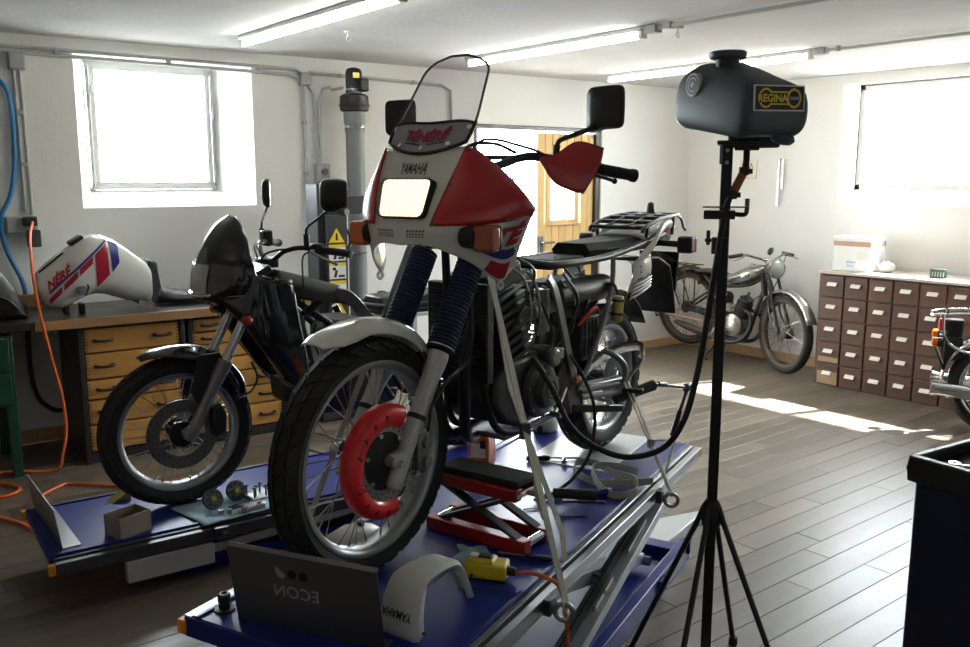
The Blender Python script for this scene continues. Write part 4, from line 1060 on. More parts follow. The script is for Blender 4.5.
# orange fluid bottle
t = on1('fluid_bottle', 'clear bottle of orange fluid standing behind the red jack', 'bottle', 1.52, 0.31, 10)
MB().loft([[Vector((x, y, z)) for x, y in ((-0.055 * k, -0.045 * k), (0.055 * k, -0.045 * k), (0.055 * k, 0.045 * k), (-0.055 * k, 0.045 * k))] for z, k in ((0, 0.95), (0.01, 1.0), (0.19, 1.0), (0.225, 0.5))]).obj('bottle_body', 'orange_tint', t, bevel=0.01)
MB().cyl((0, 0, 0.222), (0, 0, 0.255), 0.02).obj('cap', 'black', t)
patch('label_print', [(-0.057, 0.03, 0.05), (-0.057, -0.035, 0.05), (-0.057, -0.035, 0.11), (-0.057, 0.03, 0.11)], 'decal_white', t)
patch('label_print', [(-0.0575, -0.01, 0.09), (-0.0575, -0.035, 0.09), (-0.0575, -0.035, 0.125), (-0.0575, -0.01, 0.125)], 'decal_black', t)
# white covers lying behind the front wheel
t = on1('side_cover', 'white plastic side cover lying flat behind the front wheel', 'fairing part', 0.60, 0.28, -20)
MB().loft([[Vector((u, w * math.cos(a), 0.002 + h * max(0, math.sin(a)))) for a in [PI * k / 12 for k in range(13)]] for u, w, h in ((-0.09, 0.02, 0.015), (-0.07, 0.07, 0.05), (0.0, 0.09, 0.065), (0.08, 0.08, 0.05), (0.12, 0.03, 0.02))], closed=False, cap=False).obj('shell', 'white_plastic', t, solid=0.003, ang=60)
MB().cyl((0.03, 0.0, 0.06), (0.03, 0.0, 0.075), 0.012).obj('grommet', 'black', t)
# red scissor jack, long axis across the table
t = on1('scissor_jack', 'red scissor jack standing under the engine', 'jack', 0.90, -0.06, 84)
for yy in (-0.065, 0.065):
    MB().b2(-0.20, 0.20, yy - 0.022, yy + 0.022, 0, 0.045).obj('base_rail', 'red_jack', t, bevel=0.004)
    MB().b2(-0.16, 0.16, yy * 0.9 - 0.018, yy * 0.9 + 0.018, 0.165, 0.205).obj('top_rail', 'red_jack', t, bevel=0.004)
    MB().bar((-0.185, yy * 0.9, 0.03), (0.155, yy * 0.9, 0.18), 0.012, 0.035, up=(0, 1, 0)).obj('scissor_arm', 'dark_steel', t, bevel=0.002)
    MB().bar((0.185, yy * 0.75, 0.03), (-0.155, yy * 0.75, 0.18), 0.012, 0.035, up=(0, 1, 0)).obj('scissor_arm', 'dark_steel', t, bevel=0.002)
MB().b2(-0.155, 0.165, -0.06, 0.06, 0.205, 0.228).obj('rubber_pad', 'old_rubber', t, bevel=0.006)
for xx in (-0.185, 0.185):
    MB().cyl((xx, -0.085, 0.028), (xx, 0.085, 0.028), 0.014).obj('cross_rod', 'chrome', t)
for xx in (-0.15, 0.15): MB().cyl((xx, -0.07, 0.18), (xx, 0.07, 0.18), 0.012).obj('cross_rod', 'chrome', t)
MB().cyl((-0.25, 0.0, 0.18), (0.18, 0.0, 0.18), 0.009).obj('spindle', 'steel', t)
MB().cyl((-0.24, -0.02, 0.19), (-0.36, -0.09, 0.185), 0.016, 0.018, n=12).obj('crank_grip', 'black', t)

# ---- things on the low lift ---------------------------------------------------
def on2(name, label, cat, x, y, rz=0, z=0.0): return thing(name, label, cat, FL2.w(x, y, ZT2 + z), FL2.deg + rz)
t = on2('open_box', 'small open grey cardboard box on the low blue lift', 'box', 0.305, -0.20, 20)
mb = MB(); bw, bd, bh = 0.14, 0.105, 0.085
mb.b2(-bw / 2, bw / 2, -bd / 2, bd / 2, 0, 0.004)
MB().b2(-bw / 2, bw / 2, -bd / 2, bd / 2, 0, 0.004).obj('box_bottom', 'wood_box', t, smooth=False)
for a in (((-bw / 2, bw / 2, -bd / 2, -bd / 2 + 0.004)), ((-bw / 2, bw / 2, bd / 2 - 0.004, bd / 2)), ((-bw / 2, -bw / 2 + 0.004, -bd / 2, bd / 2)), ((bw / 2 - 0.004, bw / 2, -bd / 2, bd / 2))):
    MB().b2(*a, 0.0, bh).obj('box_wall', 'wood_box', t, smooth=False)
t = on2('wood_chock', 'small yellow wooden chock by the black motorcycle tyre', 'chock', 0.40, 0.20, 10)
MB().prism([(0, 0), (0.09, 0), (0.0, 0.05)], lambda u, v, s: (-u, s, v), -0.03, 0.03).obj('wedge', 'gold', t, bevel=0.003)
# cloth with parts
def clothfn(a, b):
    x = 0.57 + 0.36 * a - 0.06 * b * (1 - a); y = -0.325 + 0.27 * b + 0.03 * a
    return FL2.w(x, y, ZT2 + 0.004 + 0.003 * math.sin(9 * a + 4 * b) ** 2 + 0.003 * math.sin(7 * b) ** 2)
tag(MB().grid(clothfn, 20, 16).obj('shop_cloth', 'cloth_blue', None, solid=0.0015), 'pale blue cloth spread with small parts on the low lift', 'cloth')
def brake_rotor(label, x, y, tilt):
    t = on2('sprocket', label, 'sprocket', x, y, 0, 0.008)
    t.rotation_euler = (R_(tilt), 0, R_(FL2.deg + 10))
    c = (0, 0, 0.0)
    MB().lathe([(0.012, -0.008), (0.044, -0.008), (0.044, 0.008), (0.012, 0.008)], (0, 0, 0), n=30, cap=False, loop=True).obj('gear_body', 'dark_steel', t)
    for i in range(8):
        a = 2 * PI * i / 8
        MB().cyl((0.030 * math.cos(a), 0.030 * math.sin(a), 0.008), (0.030 * math.cos(a), 0.030 * math.sin(a), 0.0095), 0.007, n=10).obj('hole', 'decal_black', t)
    MB().cyl((0, 0, -0.02), (0, 0, 0.012), 0.012).obj('bushing', 'gold', t)
    t.location.z += 0.045 * abs(math.sin(R_(tilt)))
brake_rotor('dark sprocket with brass centre leaning at the cloth edge', 0.66, -0.16, 62)
brake_rotor('dark sprocket with brass centre standing farther along the cloth', 0.775, -0.12, 70)
for i, (x, y) in enumerate(((0.83, -0.10), (0.86, -0.13), (0.89, -0.10), (0.845, -0.155), (0.90, -0.15))):
    t = on2('bolt', 'small dark bolt standing upright on the pale blue cloth', 'bolt', x, y, 0, 0.006); t['group'] = 'upright bolts on the cloth'
    MB().cyl((0, 0, 0), (0, 0, 0.045), 0.004, n=8).cyl((0, 0, 0.045), (0, 0, 0.054), 0.008, n=6).obj('bolt_body', 'dark_steel', t)
t = on2('bracket', 'dark metal mounting bracket lying under the upright bolts', 'bracket', 0.87, -0.125, 10, 0.006)
MB().b2(-0.06, 0.06, -0.05, 0.045, 0, 0.006).b2(-0.06, -0.05, -0.05, 0.045, 0.006, 0.02).obj('plate', 'steel', t, bevel=0.002)
t = on2('caliper', 'grey brake caliper half lying on the pale blue cloth', 'caliper', 0.79, -0.27, 15, 0.007)
MB().prism([(-0.06, -0.01), (-0.045, -0.025), (0.0, -0.02), (0.05, -0.028), (0.065, -0.005), (0.055, 0.02), (0.01, 0.012), (-0.04, 0.022)], lambda u, v, s: (u, v, s), 0, 0.022).obj('casting', 'steel', t, bevel=0.004)
MB().cyl((-0.03, 0, 0.02), (-0.03, 0, 0.03), 0.012).cyl((0.035, -0.003, 0.02), (0.035, -0.003, 0.03), 0.012).obj('piston', 'chrome', t)
t = on2('brake_pad', 'small black block lying on the pale blue cloth', 'brake pad', 0.735, -0.215, 20, 0.006)
MB().b2(-0.025, 0.025, -0.012, 0.012, 0, 0.015).obj('block', 'black', t, bevel=0.003)
for x, y in ((0.665, -0.245), (0.70, -0.255)):
    t = on2('bushing', 'tiny steel bushing lying on the pale blue cloth', 'bushing', x, y, 0, 0.006); t['group'] = 'tiny bushings on the cloth'
    MB().lathe([(0.005, 0), (0.011, 0), (0.011, 0.02), (0.005, 0.02)], n=14, cap=False, loop=True).obj('ring', 'steel', t)
# ================================================================== wheels
def wheel(parent, name, x, z, R, w, rim_r, hub_r=0.035, hub_w=0.12, n=36, tyre='rubber', rim='alu', hubm='engine_grey', spokem='steel', steer=0.0, tread=True, nblk=34, yoff=0.0, tilt=0.0):
    base = 0.006 if tread else 0.0
    Rb = R - base
    def prof(q):      # q in -1..1 across the tread
        a = q * R_(62)
        rc = w * 0.52
        return (Rb - rc + rc * math.cos(a), rc * math.sin(a))
    P = [(rim_r - 0.004, -w * 0.30), (rim_r + 0.012, -w * 0.38), ((rim_r + Rb) / 2, -w * 0.49)]
    P += [prof(k / 5) for k in range(-5, 6)]
    P += [((rim_r + Rb) / 2, w * 0.49), (rim_r + 0.012, w * 0.38), (rim_r - 0.004, w * 0.30)]
    ty = MB().lathe(P, (0, 0, 0), (0, 1, 0), 64, False, True).obj(name, tyre, parent, ang=60)
    ty.location = (x, yoff, z); ty.rotation_euler = (R_(tilt), 0, R_(steer))
    if tread:
        mb = MB()
        def pt(th, q, h):
            r, y = prof(q); a = q * R_(62)
            r += h * math.cos(a); y += h * math.sin(a)
            return Vector((r * math.cos(th), y, r * math.sin(th)))
        st = 2 * PI / nblk
        for k in range(nblk):
            for side in (-1, 1):
                t0 = k * st + (st / 2 if side > 0 else 0)
                for q0, q1, sk0, sk1, f in ((0.05, 0.46, 0.0, 0.40, 0.76), (0.53, 0.98, 0.47, 0.85, 0.70)):
                    vs = []
                    for h in (-0.001, base):
                        for q, sk in ((q0, sk0), (q1, sk1)):
                            for e in (0, f): vs.append(pt(t0 + (sk + e) * st, side * q, h))
                    mb.add(vs, [(4, 5, 7, 6), (0, 1, 5, 4), (2, 6, 7, 3), (0, 4, 6, 2), (1, 3, 7, 5)])
        mb.obj('tread', tyre, ty, smooth=False)
    rw = w * 0.34
    P = [(rim_r + 0.006, -rw), (rim_r + 0.007, -rw - 0.004), (rim_r - 0.004, -rw - 0.004), (rim_r - 0.016, -rw * 0.8), (rim_r - 0.022, -rw * 0.35), (rim_r - 0.022, rw * 0.35), (rim_r - 0.016, rw * 0.8), (rim_r - 0.004, rw + 0.004), (rim_r + 0.007, rw + 0.004), (rim_r + 0.006, rw), (rim_r - 0.006, rw * 0.8), (rim_r - 0.016, 0), (rim_r - 0.006, -rw * 0.8)]
    MB().lathe(P, (0, 0, 0), (0, 1, 0), 64, False, True).obj('rim', rim, ty, ang=50)
    hw = hub_w / 2
    MB().lathe([(hub_r * 0.5, -hw - 0.01), (hub_r * 1.25, -hw), (hub_r * 1.3, -hw + 0.008), (hub_r, -hw + 0.014), (hub_r * 0.85, 0), (hub_r, hw - 0.014), (hub_r * 1.3, hw - 0.008), (hub_r * 1.25, hw), (hub_r * 0.5, hw + 0.01)], (0, 0, 0), (0, 1, 0), 28).obj('hub', hubm, ty)
    if n:
        src = []
        for side in (-1, 1):
            for lean in (-1, 1):
                ha = lean * 0.9
                a = Vector((hub_r * 1.22 * math.cos(ha), side * (hw - 0.004), hub_r * 1.22 * math.sin(ha)))
                b = Vector((rim_r - 0.016, side * 0.006, 0))
                mid = a + (b - a) * 0.90
                src.append(MB().cyl(a, b, 0.0019, n=5).cyl(mid, b, 0.0034, n=6).mesh('spoke'))
        for me in src: me.materials.append(M[spokem])
        for k in range(n):
            o = bpy.data.objects.new('spoke', src[k % 4]); COL.objects.link(o); o.parent = ty
            o.rotation_euler = (0, 2 * PI * k / n, 0)
    return ty
def disc(ty, y, r0, r1, m='steel', holes=24):
    d = MB().lathe([(r0, y - 0.002), (r1, y - 0.002), (r1, y + 0.002), (r0, y + 0.002)], (0, 0, 0), (0, 1, 0), 56, False, True).obj('brake_disc', m, ty, ang=30)
    mb = MB()
    for k in range(holes):
        a = 2 * PI * k / holes
        for j, rr in enumerate((0.25, 0.55, 0.85)):
            r = r0 + (r1 - r0) * rr; b = a + j * 0.11
            mb.cyl((r * math.cos(b), y - 0.0024, r * math.sin(b)), (r * math.cos(b), y + 0.0024, r * math.sin(b)), 0.0035, n=6)
    o = mb.obj('disc_holes', 'decal_black', ty, smooth=False); o['kind'] = 'stuff'
    return d
def surf(rows):
    nr = len(rows)
    def cr(P, f):
        i = min(int(f), len(P) - 2); t = f - i
        p1, p2 = P[i], P[i + 1]
        p0 = P[i - 1] if i > 0 else p1 * 2 - p2
        p3 = P[i + 2] if i + 2 < len(P) else p2 * 2 - p1
        return 0.5 * ((2 * p1) + (p2 - p0) * t + (2 * p0 - 5 * p1 + 4 * p2 - p3) * t * t + (3 * p1 - p0 - 3 * p2 + p3) * t ** 3)
    R = [[Vector(p) for p in r] for r in rows]
    def fn(s, t):
        s = max(0, min(1, s)); t = max(0, min(1, t))
        return cr([cr(r, s * (len(r) - 1)) for r in R], t * (nr - 1))
    return fn
def normal_of(fn, s, t, e=0.01):
    a = fn(min(1, s + e), t) - fn(max(0, s - e), t); b = fn(s, min(1, t + e)) - fn(s, max(0, t - e))
    n = a.cross(b)
    return n.normalized() if n.length > 1e-9 else Vector((1, 0, 0))

# ================================================================== red and white travel enduro
B1 = thing('motorcycle', 'red and white enduro motorcycle with lit headlamp on the raised lift', 'motorcycle', F1.o, F1.deg)
def rake(z): return 1.163 + (0.636 - z) * 0.63
fwh = wheel(B1, 'front_wheel', 1.415, 0.364, 0.364, 0.112, 0.290, hub_r=0.030, hub_w=0.115, n=36, yoff=0.025)
disc(fwh, 0.072, 0.088, 0.134, 'alu', 22)
MB().lathe([(0.030, 0.05), (0.088, 0.062), (0.088, 0.070), (0.04, 0.074)], (0, 0, 0), (0, 1, 0), 32).obj('disc_carrier', 'black', fwh)
for k in range(6):
    a = 2 * PI * k / 6 + 0.3
    MB().cyl((0.082 * math.cos(a), 0.068, 0.082 * math.sin(a)), (0.082 * math.cos(a), 0.080, 0.082 * math.sin(a)), 0.008, n=8).obj('disc_bolt', 'chrome', fwh)
rwh = wheel(B1, 'rear_wheel', -0.105, 0.325, 0.325, 0.135, 0.232, hub_r=0.04, hub_w=0.13, n=36, nblk=30, hubm='black_metal')
disc(rwh, -0.075, 0.07, 0.11, 'steel', 14)
MB().lathe([(0.05, 0.078), (0.105, 0.078), (0.112, 0.081), (0.105, 0.084), (0.05, 0.084)], (0, 0, 0), (0, 1, 0), 40, False, True).obj('sprocket', 'dark_steel', rwh)
# red disc guard
cx_, cz_, yg = 1.395, 0.350, 0.100
angs = [R_(116 - 218 * i / 40) for i in range(41)]
rings = []
for i, a in enumerate(angs):
    k = i / 40
    r1 = 0.178 - 0.010 * k; r0 = 0.108 + 0.006 * math.sin(k * PI)
    if k < 0.04: r0 += 0.0
    c, s = math.cos(a), math.sin(a)
    P = lambda r, y: Vector((cx_ + r * c, y, cz_ + r * s))
    rings.append([P(r0, yg - 0.004), P(r0 + 0.006, yg + 0.006), P((r0 + r1) / 2, yg + 0.012), P(r1 - 0.012, yg + 0.008), P(r1, yg - 0.006), P(r1 + 0.002, yg - 0.035), P(r1 - 0.004, yg - 0.035), P(r1 - 0.008, yg - 0.008)])
dg = MB().loft(rings).obj('disc_guard', 'red_disc', B1, ang=50)
mb = MB()
for i in range(9):
    if i == 4: continue
    a = R_(82 - 20.5 * i); r = 0.146
    c, s = math.cos(a), math.sin(a)
    ctr = Vector((cx_ + r * c, yg + 0.012, cz_ + r * s)); u = Vector((c, 0, s)); v = Vector((-s, 0, c))
    u2 = (u + v * 0.6).normalized(); v2 = (v - u * 0.6).normalized()
    MB().prism([(-0.008, -0.0035), (0.008, -0.0035), (0.008, 0.0035), (-0.008, 0.0035)], lambda p, q, t: ctr + u2 * p + v2 * q + Vector((0, t, 0)), -0.010, 0.0006).obj('vent_slot', 'decal_black', dg, smooth=False)
# fork
for s in (1, -1):
    y = s * 0.102
    top = Vector((rake(0.65), y, 0.65)); bot = Vector((rake(0.272), y, 0.272)); ax = (top - bot).normalized()
    fl = MB().lathe([(0.018, 0), (0.026, 0.006), (0.028, 0.03), (0.0275, 0.20), (0.029, 0.36), (0.034, 0.40), (0.035, 0.43), (0.033, 0.445)], bot, ax, 24).obj('fork_slider', 'silver_paint', B1, ang=50)
    MB().cyl(bot + ax * 0.11, (1.40, y, 0.360), 0.022, 0.020, n=14).cyl((1.40, y - 0.028, 0.360), (1.40, y + 0.030, 0.360), 0.016, n=16).obj('axle_lug', 'silver_paint', fl)
    MB().lathe([(0.029, 0.22), (0.031, 0.22), (0.031, 0.236), (0.029, 0.236)], bot, ax, 20, False, True).obj('hose_clip', 'black', fl)
    bt = top + ax * 0.005
    pr = []
    nb = 26; Lb = 0.345
    for k in range(nb):
        r = 0.047 - 0.002 * k / nb
        pr += [(r - 0.006, k * Lb / nb), (r, (k + 0.3) * Lb / nb), (r, (k + 0.6) * Lb / nb), (r - 0.006, (k + 0.95) * Lb / nb)]
    MB().lathe([(0.03, 0)] + pr + [(0.025, Lb)], bt, ax, 24).obj('fork_boot', 'boot_blue', B1, ang=25)
    MB().lathe([(0.043, 0.004), (0.046, 0.004), (0.046, 0.012), (0.043, 0.012)], bt, ax, 24, False, True).obj('boot_clamp', 'chrome', B1)
    MB().cyl(bt + ax * 0.33, bt + ax * 0.60, 0.021, n=16).obj('fork_tube', 'steel', B1)
def clamp(z, name):
    x = rake(z)
    MB().loft([[Vector((x + dx, y, z + dz + dx * -0.5)) for dx, dz in ((-0.045, -0.014), (0.035, -0.014), (0.035, 0.016), (-0.045, 0.016))] for y in (-0.145, -0.06, 0.06, 0.145)]).obj(name, 'black_metal', B1, bevel=0.006)
clamp(0.985, 'lower_fork_clamp'); clamp(1.155, 'upper_fork_clamp')
MB().cyl((rake(0.97) - 0.05, 0, 0.95), (rake(1.18) - 0.05, 0, 1.18), 0.03).obj('steering_head', 'black_metal', B1)
# caliper, hose
mb = MB().prism([(1.235, 0.30), (1.265, 0.285), (1.285, 0.32), (1.285, 0.39), (1.262, 0.43), (1.235, 0.42), (1.225, 0.36)], lambda u, v, t: (u, t, v), 0.045, 0.125)
cp = mb.obj('brake_caliper', 'engine_light', B1, bevel=0.008)
MB().cyl((1.255, 0.125, 0.325), (1.255, 0.137, 0.325), 0.018).cyl((1.255, 0.125, 0.385), (1.255, 0.137, 0.385), 0.018).obj('piston_cap', 'engine_light', cp)
MB().cyl((1.28, 0.12, 0.43), (1.28, 0.135, 0.43), 0.010, n=8).cyl((1.30, 0.11, 0.30), (1.30, 0.13, 0.30), 0.008, n=8).obj('bolt', 'chrome', cp)
MB().tube([(1.25, 0.13, 0.42), (1.245, 0.135, 0.46), (1.235, 0.135, 0.50), (1.17, 0.14, 0.56), (1.06, 0.145, 0.62), (1.02, 0.13, 0.75), (1.0, 0.10, 0.93)], 0.006, 6, 5).obj('brake_hose', 'black', B1)
MB().cyl((1.385, -0.14, 0.353), (1.385, 0.145, 0.353), 0.010, n=12).obj('axle', 'chrome', B1)
MB().cyl((1.385, -0.085, 0.353), (1.385, -0.07, 0.353), 0.04).tube([(1.36, -0.08, 0.37), (1.30, -0.11, 0.45), (1.15, -0.13, 0.75)], 0.005, 6, 4).obj('speedometer_drive', 'black', B1)
# front fender
crown = catmull([(1.605, 0, 0.735), (1.56, 0, 0.752), (1.49, 0, 0.771), (1.40, 0, 0.782), (1.29, 0, 0.767), (1.19, 0, 0.722), (1.115, 0, 0.645), (1.085, 0, 0.56)], 5)
def fendpt(k, q):
    f = k * (len(crown) - 1); i = min(int(f), len(crown) - 2); p = crown[i].lerp(crown[i + 1], f - i)
    d = (crown[i + 1] - crown[i]).normalized(); up = Vector((-d.z, 0, d.x)); up = up if up.dot(p - Vector((1.385, 0, 0.35))) > 0 else -up
    wid = 0.080 * min(1, 0.55 + 3.0 * k); drop = 0.012 + 0.022 * min(1, k * 4) + 0.032 * max(0, min(1, (k - 0.35) * 2.2))
    a = abs(q)
    return p + Vector((0, wid * math.copysign(a ** 0.9, q), 0)) - Vector((0 if k < .55 else (k - .55) * -0.0, 0, 1)) * 0 + (-up) * (drop * a ** 2.6)
MB().grid(lambda a, b: fendpt(a, b * 2 - 1), 40, 16).obj('front_fender', 'white_paint', B1, solid=0.004, ang=60)
for s in (1, -1):
    MB().cyl((rake(0.60), s * 0.10, 0.60), (rake(0.60) + 0.02, s * 0.065, 0.66), 0.012, n=10).obj('fender_stay', 'black', B1)
# fairing --------------------------------------------------------------------
ROWS = [
 [(1.213, 0, .985), (1.200, .10, .985), (1.125, .20, .935), (1.035, .245, .872), (.99, .265, .905)],
 [(1.213, 0, 1.045), (1.203, .115, 1.046), (1.12, .23, 1.05), (1.03, .285, 1.06), (.942, .308, 1.072)],
 [(1.168, 0, 1.185), (1.15, .14, 1.170), (1.085, .22, 1.158), (1.005, .285, 1.135), (.930, .312, 1.093)],
 [(1.120, 0, 1.258), (1.085, .155, 1.285), (1.03, .20, 1.250), (.985, .265, 1.180), (.928, .305, 1.100)],
]
fs = surf(ROWS)
def mir(p, s): return Vector((p[0], p[1] * s, p[2]))
fair = MB().grid(lambda a, b: mir(fs(abs(a * 2 - 1), b), 1 if a >= 0.5 else -1), 64, 24).obj('fairing', 'white_paint', B1, solid=0.005, ang=70)
def offs(s, t, d):
    n = normal_of(fs, s, t)
    if n.dot(Vector((0.5, 0.5, 0.0))) < 0: n = -n
    return fs(s, t) + n * d
for sg in (1, -1):
    def redfn(a, b):
        t = 1 / 3 + b * (2 / 3)
        s0 = 0.235 + 0.02 * b
        s = s0 + (1 - s0) * a
        e = min(a, 1 - a, b * 0.7, (1 - b)) ; bulge = 0.004 + 0.014 * min(1, max(0, math.sin(PI * a) * math.sin(PI * min(1, b * 1.0))))
        return mir(offs(s, t, bulge), sg)
    rp = MB().grid(redfn, 30, 16).obj('side_panel', 'red_paint', B1, solid=0.006 if sg > 0 else -0.006, ang=70, label='red side panel of the fairing')
    if sg < 0: rp.modifiers['thick'].offset = 1; rp.modifiers['thick'].thickness = 0.006
    for a, b in ((0.03, 0.03), (0.02, 0.5), (0.04, 0.96), (0.30, 0.02), (0.62, 0.02), (0.95, 0.03)):
        p = redfn(a, b); n = normal_of(fs, 0.25 + 0.7 * a, 1 / 3 + b * 2 / 3); n = mir(n if n.dot(Vector((.5, .5, 0))) > 0 else -n, sg)
        MB().cyl(p - n * 0.002, p + n * 0.004, 0.006, n=10).obj('rivet', 'dark_steel', rp)
    def spatch(name, s0, s1, t0, t1, m, sk=0.0, d=0.002):
        MB().grid(lambda a, b: mir(offs(s0 + (s1 - s0) * a + sk * b, t0 + (t1 - t0) * b, d), sg), 10, 4).obj(name, m, fair)
    spatch('stripe', 0.50, 0.90, 0.115, 0.165, 'decal_blue')
    spatch('stripe', 0.60, 0.83, 0.015, 0.095, 'decal_red', 0.04)
    lettering('lettering', 'TÉ', 'decal_red', fair, lambda u, v: mir(offs(0.775 + u * sg / 0.36 + v * 0.4, 0.25 + v / 0.46, 0.0045), sg), 0.125, 0.062, bold=0.06, shear=0.25, cut=True)
    p = mir(fs(0.76, 0.0), sg)
    MB().torus(p + Vector((0, sg * 0.004, -0.012)), (0.2, 1, 0), 0.011, 0.005, 16, 6).obj('mount_eye', 'white_plastic', fair)
    MB().torus(mir(offs(0.90, 0.16, 0.001), sg), (0.3, 1, 0), 0.009, 0.004, 14, 6).obj('mount_eye', 'decal_white', fair)
    # vents
    mb = MB()
    for i in range(6):
        s0 = 0.055 + i * 0.026
        for t0 in (0.155, 0.205, 0.255):
            q = [(s0 + 0.006, t0), (s0 + 0.020, t0), (s0 + 0.026, t0 + 0.03), (s0 + 0.012, t0 + 0.03)]
            mb.add([mir(offs(a, b, 0.0015), sg) for a, b in q], [(0, 1, 2, 3)])
    mb.obj('vent', 'decal_black', fair, smooth=False)
def yfn(u, v):
    s = abs(u) / 0.14 * 0.25; t = 0.80 + v / 0.235
    return mir(offs(s, t, 0.002), 1 if u >= 0 else -1)
lettering('lettering', 'YAMAHA', 'decal_black', fair, yfn, 0.097, 0.034, bold=0.02, space=1.0, cut=True)
# headlight
hl_c = [Vector((1.176, -0.099, 1.186)), Vector((1.176, 0.099, 1.186)), Vector((1.215, 0.088, 1.072)), Vector((1.215, -0.088, 1.072))]
hn = (hl_c[1] - hl_c[0]).cross(hl_c[2] - hl_c[1]).normalized(); hn = hn if hn.x > 0 else -hn
cc = sum(hl_c, Vector()) / 4
def rect(k, d, r=0.018):
    out = []
    for i in range(4):
        p = cc + (hl_c[i] - cc) * k; a = cc + (hl_c[i - 1] - cc) * k; b = cc + (hl_c[(i + 1) % 4] - cc) * k
        u = (a - p).normalized(); v = (b - p).normalized()
        out += [p + u * r + hn * d, p + (u + v) * r * 0.29 + hn * d, p + v * r + hn * d]
    return out
MB().loft([rect(1.06, -0.03), rect(1.06, 0.004), rect(1.0, 0.006), rect(0.985, -0.006), rect(0.98, -0.03)]).obj('headlamp_bezel', 'decal_black', B1, ang=30)
hg = MB().loft([rect(0.985, -0.01), rect(0.985, 0.0), rect(0.9, 0.006), rect(0.5, 0.010)]).obj('headlamp', 'headlight_on', B1, ang=60)
hl = bpy.data.lights.new('headlamp_beam', 'AREA'); hl.shape = 'RECTANGLE'; hl.size = 0.17; hl.size_y = 0.10; hl.energy = 5; hl.color = (1, .85, .62); hl.spread = R_(120)
ho = bpy.data.objects.new('headlamp_beam', hl); COL.objects.link(ho); ho.parent = B1; ho.location = cc + hn * 0.03; ho.rotation_euler = hn.to_track_quat('-Z', 'Y').to_euler()
# windscreen
def wsfn(s, v, d=0.0):     # s -1..1, v 0..1
    w = 0.150 + 0.012 * math.sin(min(1, v / 0.4) * PI / 2) - 0.045 * max(0, v - 0.15)
    if v > 0.80: w *= math.sqrt(max(0.0, 1 - ((v - 0.80) / 0.20) ** 2 * 0.93))
    y = w * s
    x = 1.112 - 0.205 * v - 1.55 * y * y * (1 - 0.35 * v); z = 1.262 + 0.322 * v + 1.5 * y * y * (1 - v)
    n = Vector((0.82, 3.1 * y * 0.8, 0.55)).normalized()
    return Vector((x, y, z)) + n * d
MB().grid(lambda a, b: wsfn(a * 2 - 1, b), 24, 30).obj('windscreen', 'screen_glass', B1, ang=80)
out = [wsfn(-1, i / 20) for i in range(21)] + [wsfn(-1 + 2 * i / 12, 1) for i in range(1, 12)] + [wsfn(1, 1 - i / 20) for i in range(21)]
MB().tube(out, 0.0042, 6).obj('screen_edge', 'charcoal', B1)
def plfn(a, b):
    s = a * 2 - 1
    top = 0.30 - 0.10 * abs(s) ** 4
    return wsfn(s * 1.02, top * b, 0.004)
wp = MB().grid(plfn, 24, 10).obj('screen_panel', mat('screen_panel_grey', (0.30, 0.31, 0.32), 0.3, var=0.05), B1, solid=0.004, ang=80)
out = [wsfn(-1.02, 0.21 * (1 - i / 5), 0.006) for i in range(6)] + [wsfn(-1.02 + 2.04 * i / 16, 0.0, 0.006) for i in range(17)] + [wsfn(1.02, 0.21 * i / 5, 0.006) for i in range(6)]
MB().tube(out, 0.006, 6).obj('panel_edge', 'black', wp)
MB().tube([wsfn(-1.02 + 2.04 * i / 24, 0.30 - 0.10 * abs(-1.02 + 2.04 * i / 24) ** 4, 0.006) for i in range(25)], 0.004, 6).obj('panel_edge', 'black', wp)
for s in (-0.62, 0, 0.62): MB().cyl(wsfn(s, 0.045, 0.004), wsfn(s, 0.045, 0.011), 0.008, n=12).obj('screen_bolt', 'chrome', wp)
for s in (-0.93, 0.93): MB().cyl(wsfn(s, 0.16, 0.004), wsfn(s, 0.16, 0.011), 0.009, n=12).obj('screen_bolt', 'chrome', wp)
for s in (-0.3, 0.3):
    MB().add([wsfn(s + a, b, 0.0068) for a, b in ((-0.2, 0.075), (0.2, 0.075), (0.2, 0.092), (-0.2, 0.092))], [(0, 1, 2, 3)]).obj('slot', 'decal_black', wp, smooth=False)
lettering('lettering', 'TÉNÉRÉ', 'decal_blue', wp, lambda u, v: wsfn((u + 0.003) / 0.168, 0.178 + (v - 0.003) / 0.37, 0.0062), 0.185, 0.046, bold=0.05, shear=0.25, cut=True)
lettering('lettering', 'TÉNÉRÉ', 'decal_red', wp, lambda u, v: wsfn(u / 0.168, 0.178 + v / 0.37, 0.0072), 0.185, 0.046, bold=0.035, shear=0.25, cut=True)
# front turn signals
for s in (1, -1):
    c = Vector((1.125, s * (0.275 if s > 0 else 0.228), 1.012))
    sg = MB().cyl((1.135, s * (0.19 if s > 0 else 0.14), 1.014), (1.140, s * (0.25 if s > 0 else 0.20), 1.014), 0.034, 0.036, n=16).obj('signal_stalk', 'rubber', B1)
    MB().box(c + Vector((-0.010, 0, 0)), (0.02, 0.072, 0.078)).obj('signal_housing', 'black', sg, bevel=0.012)
    MB().box(c + Vector((0.018, 0, 0)), (0.05, 0.075, 0.08)).obj('signal_lens', 'amber_dark' if s > 0 else 'amber', sg, bevel=0.012, seg=3)  # same amber lens on both sides; shade on the near one is coloured in
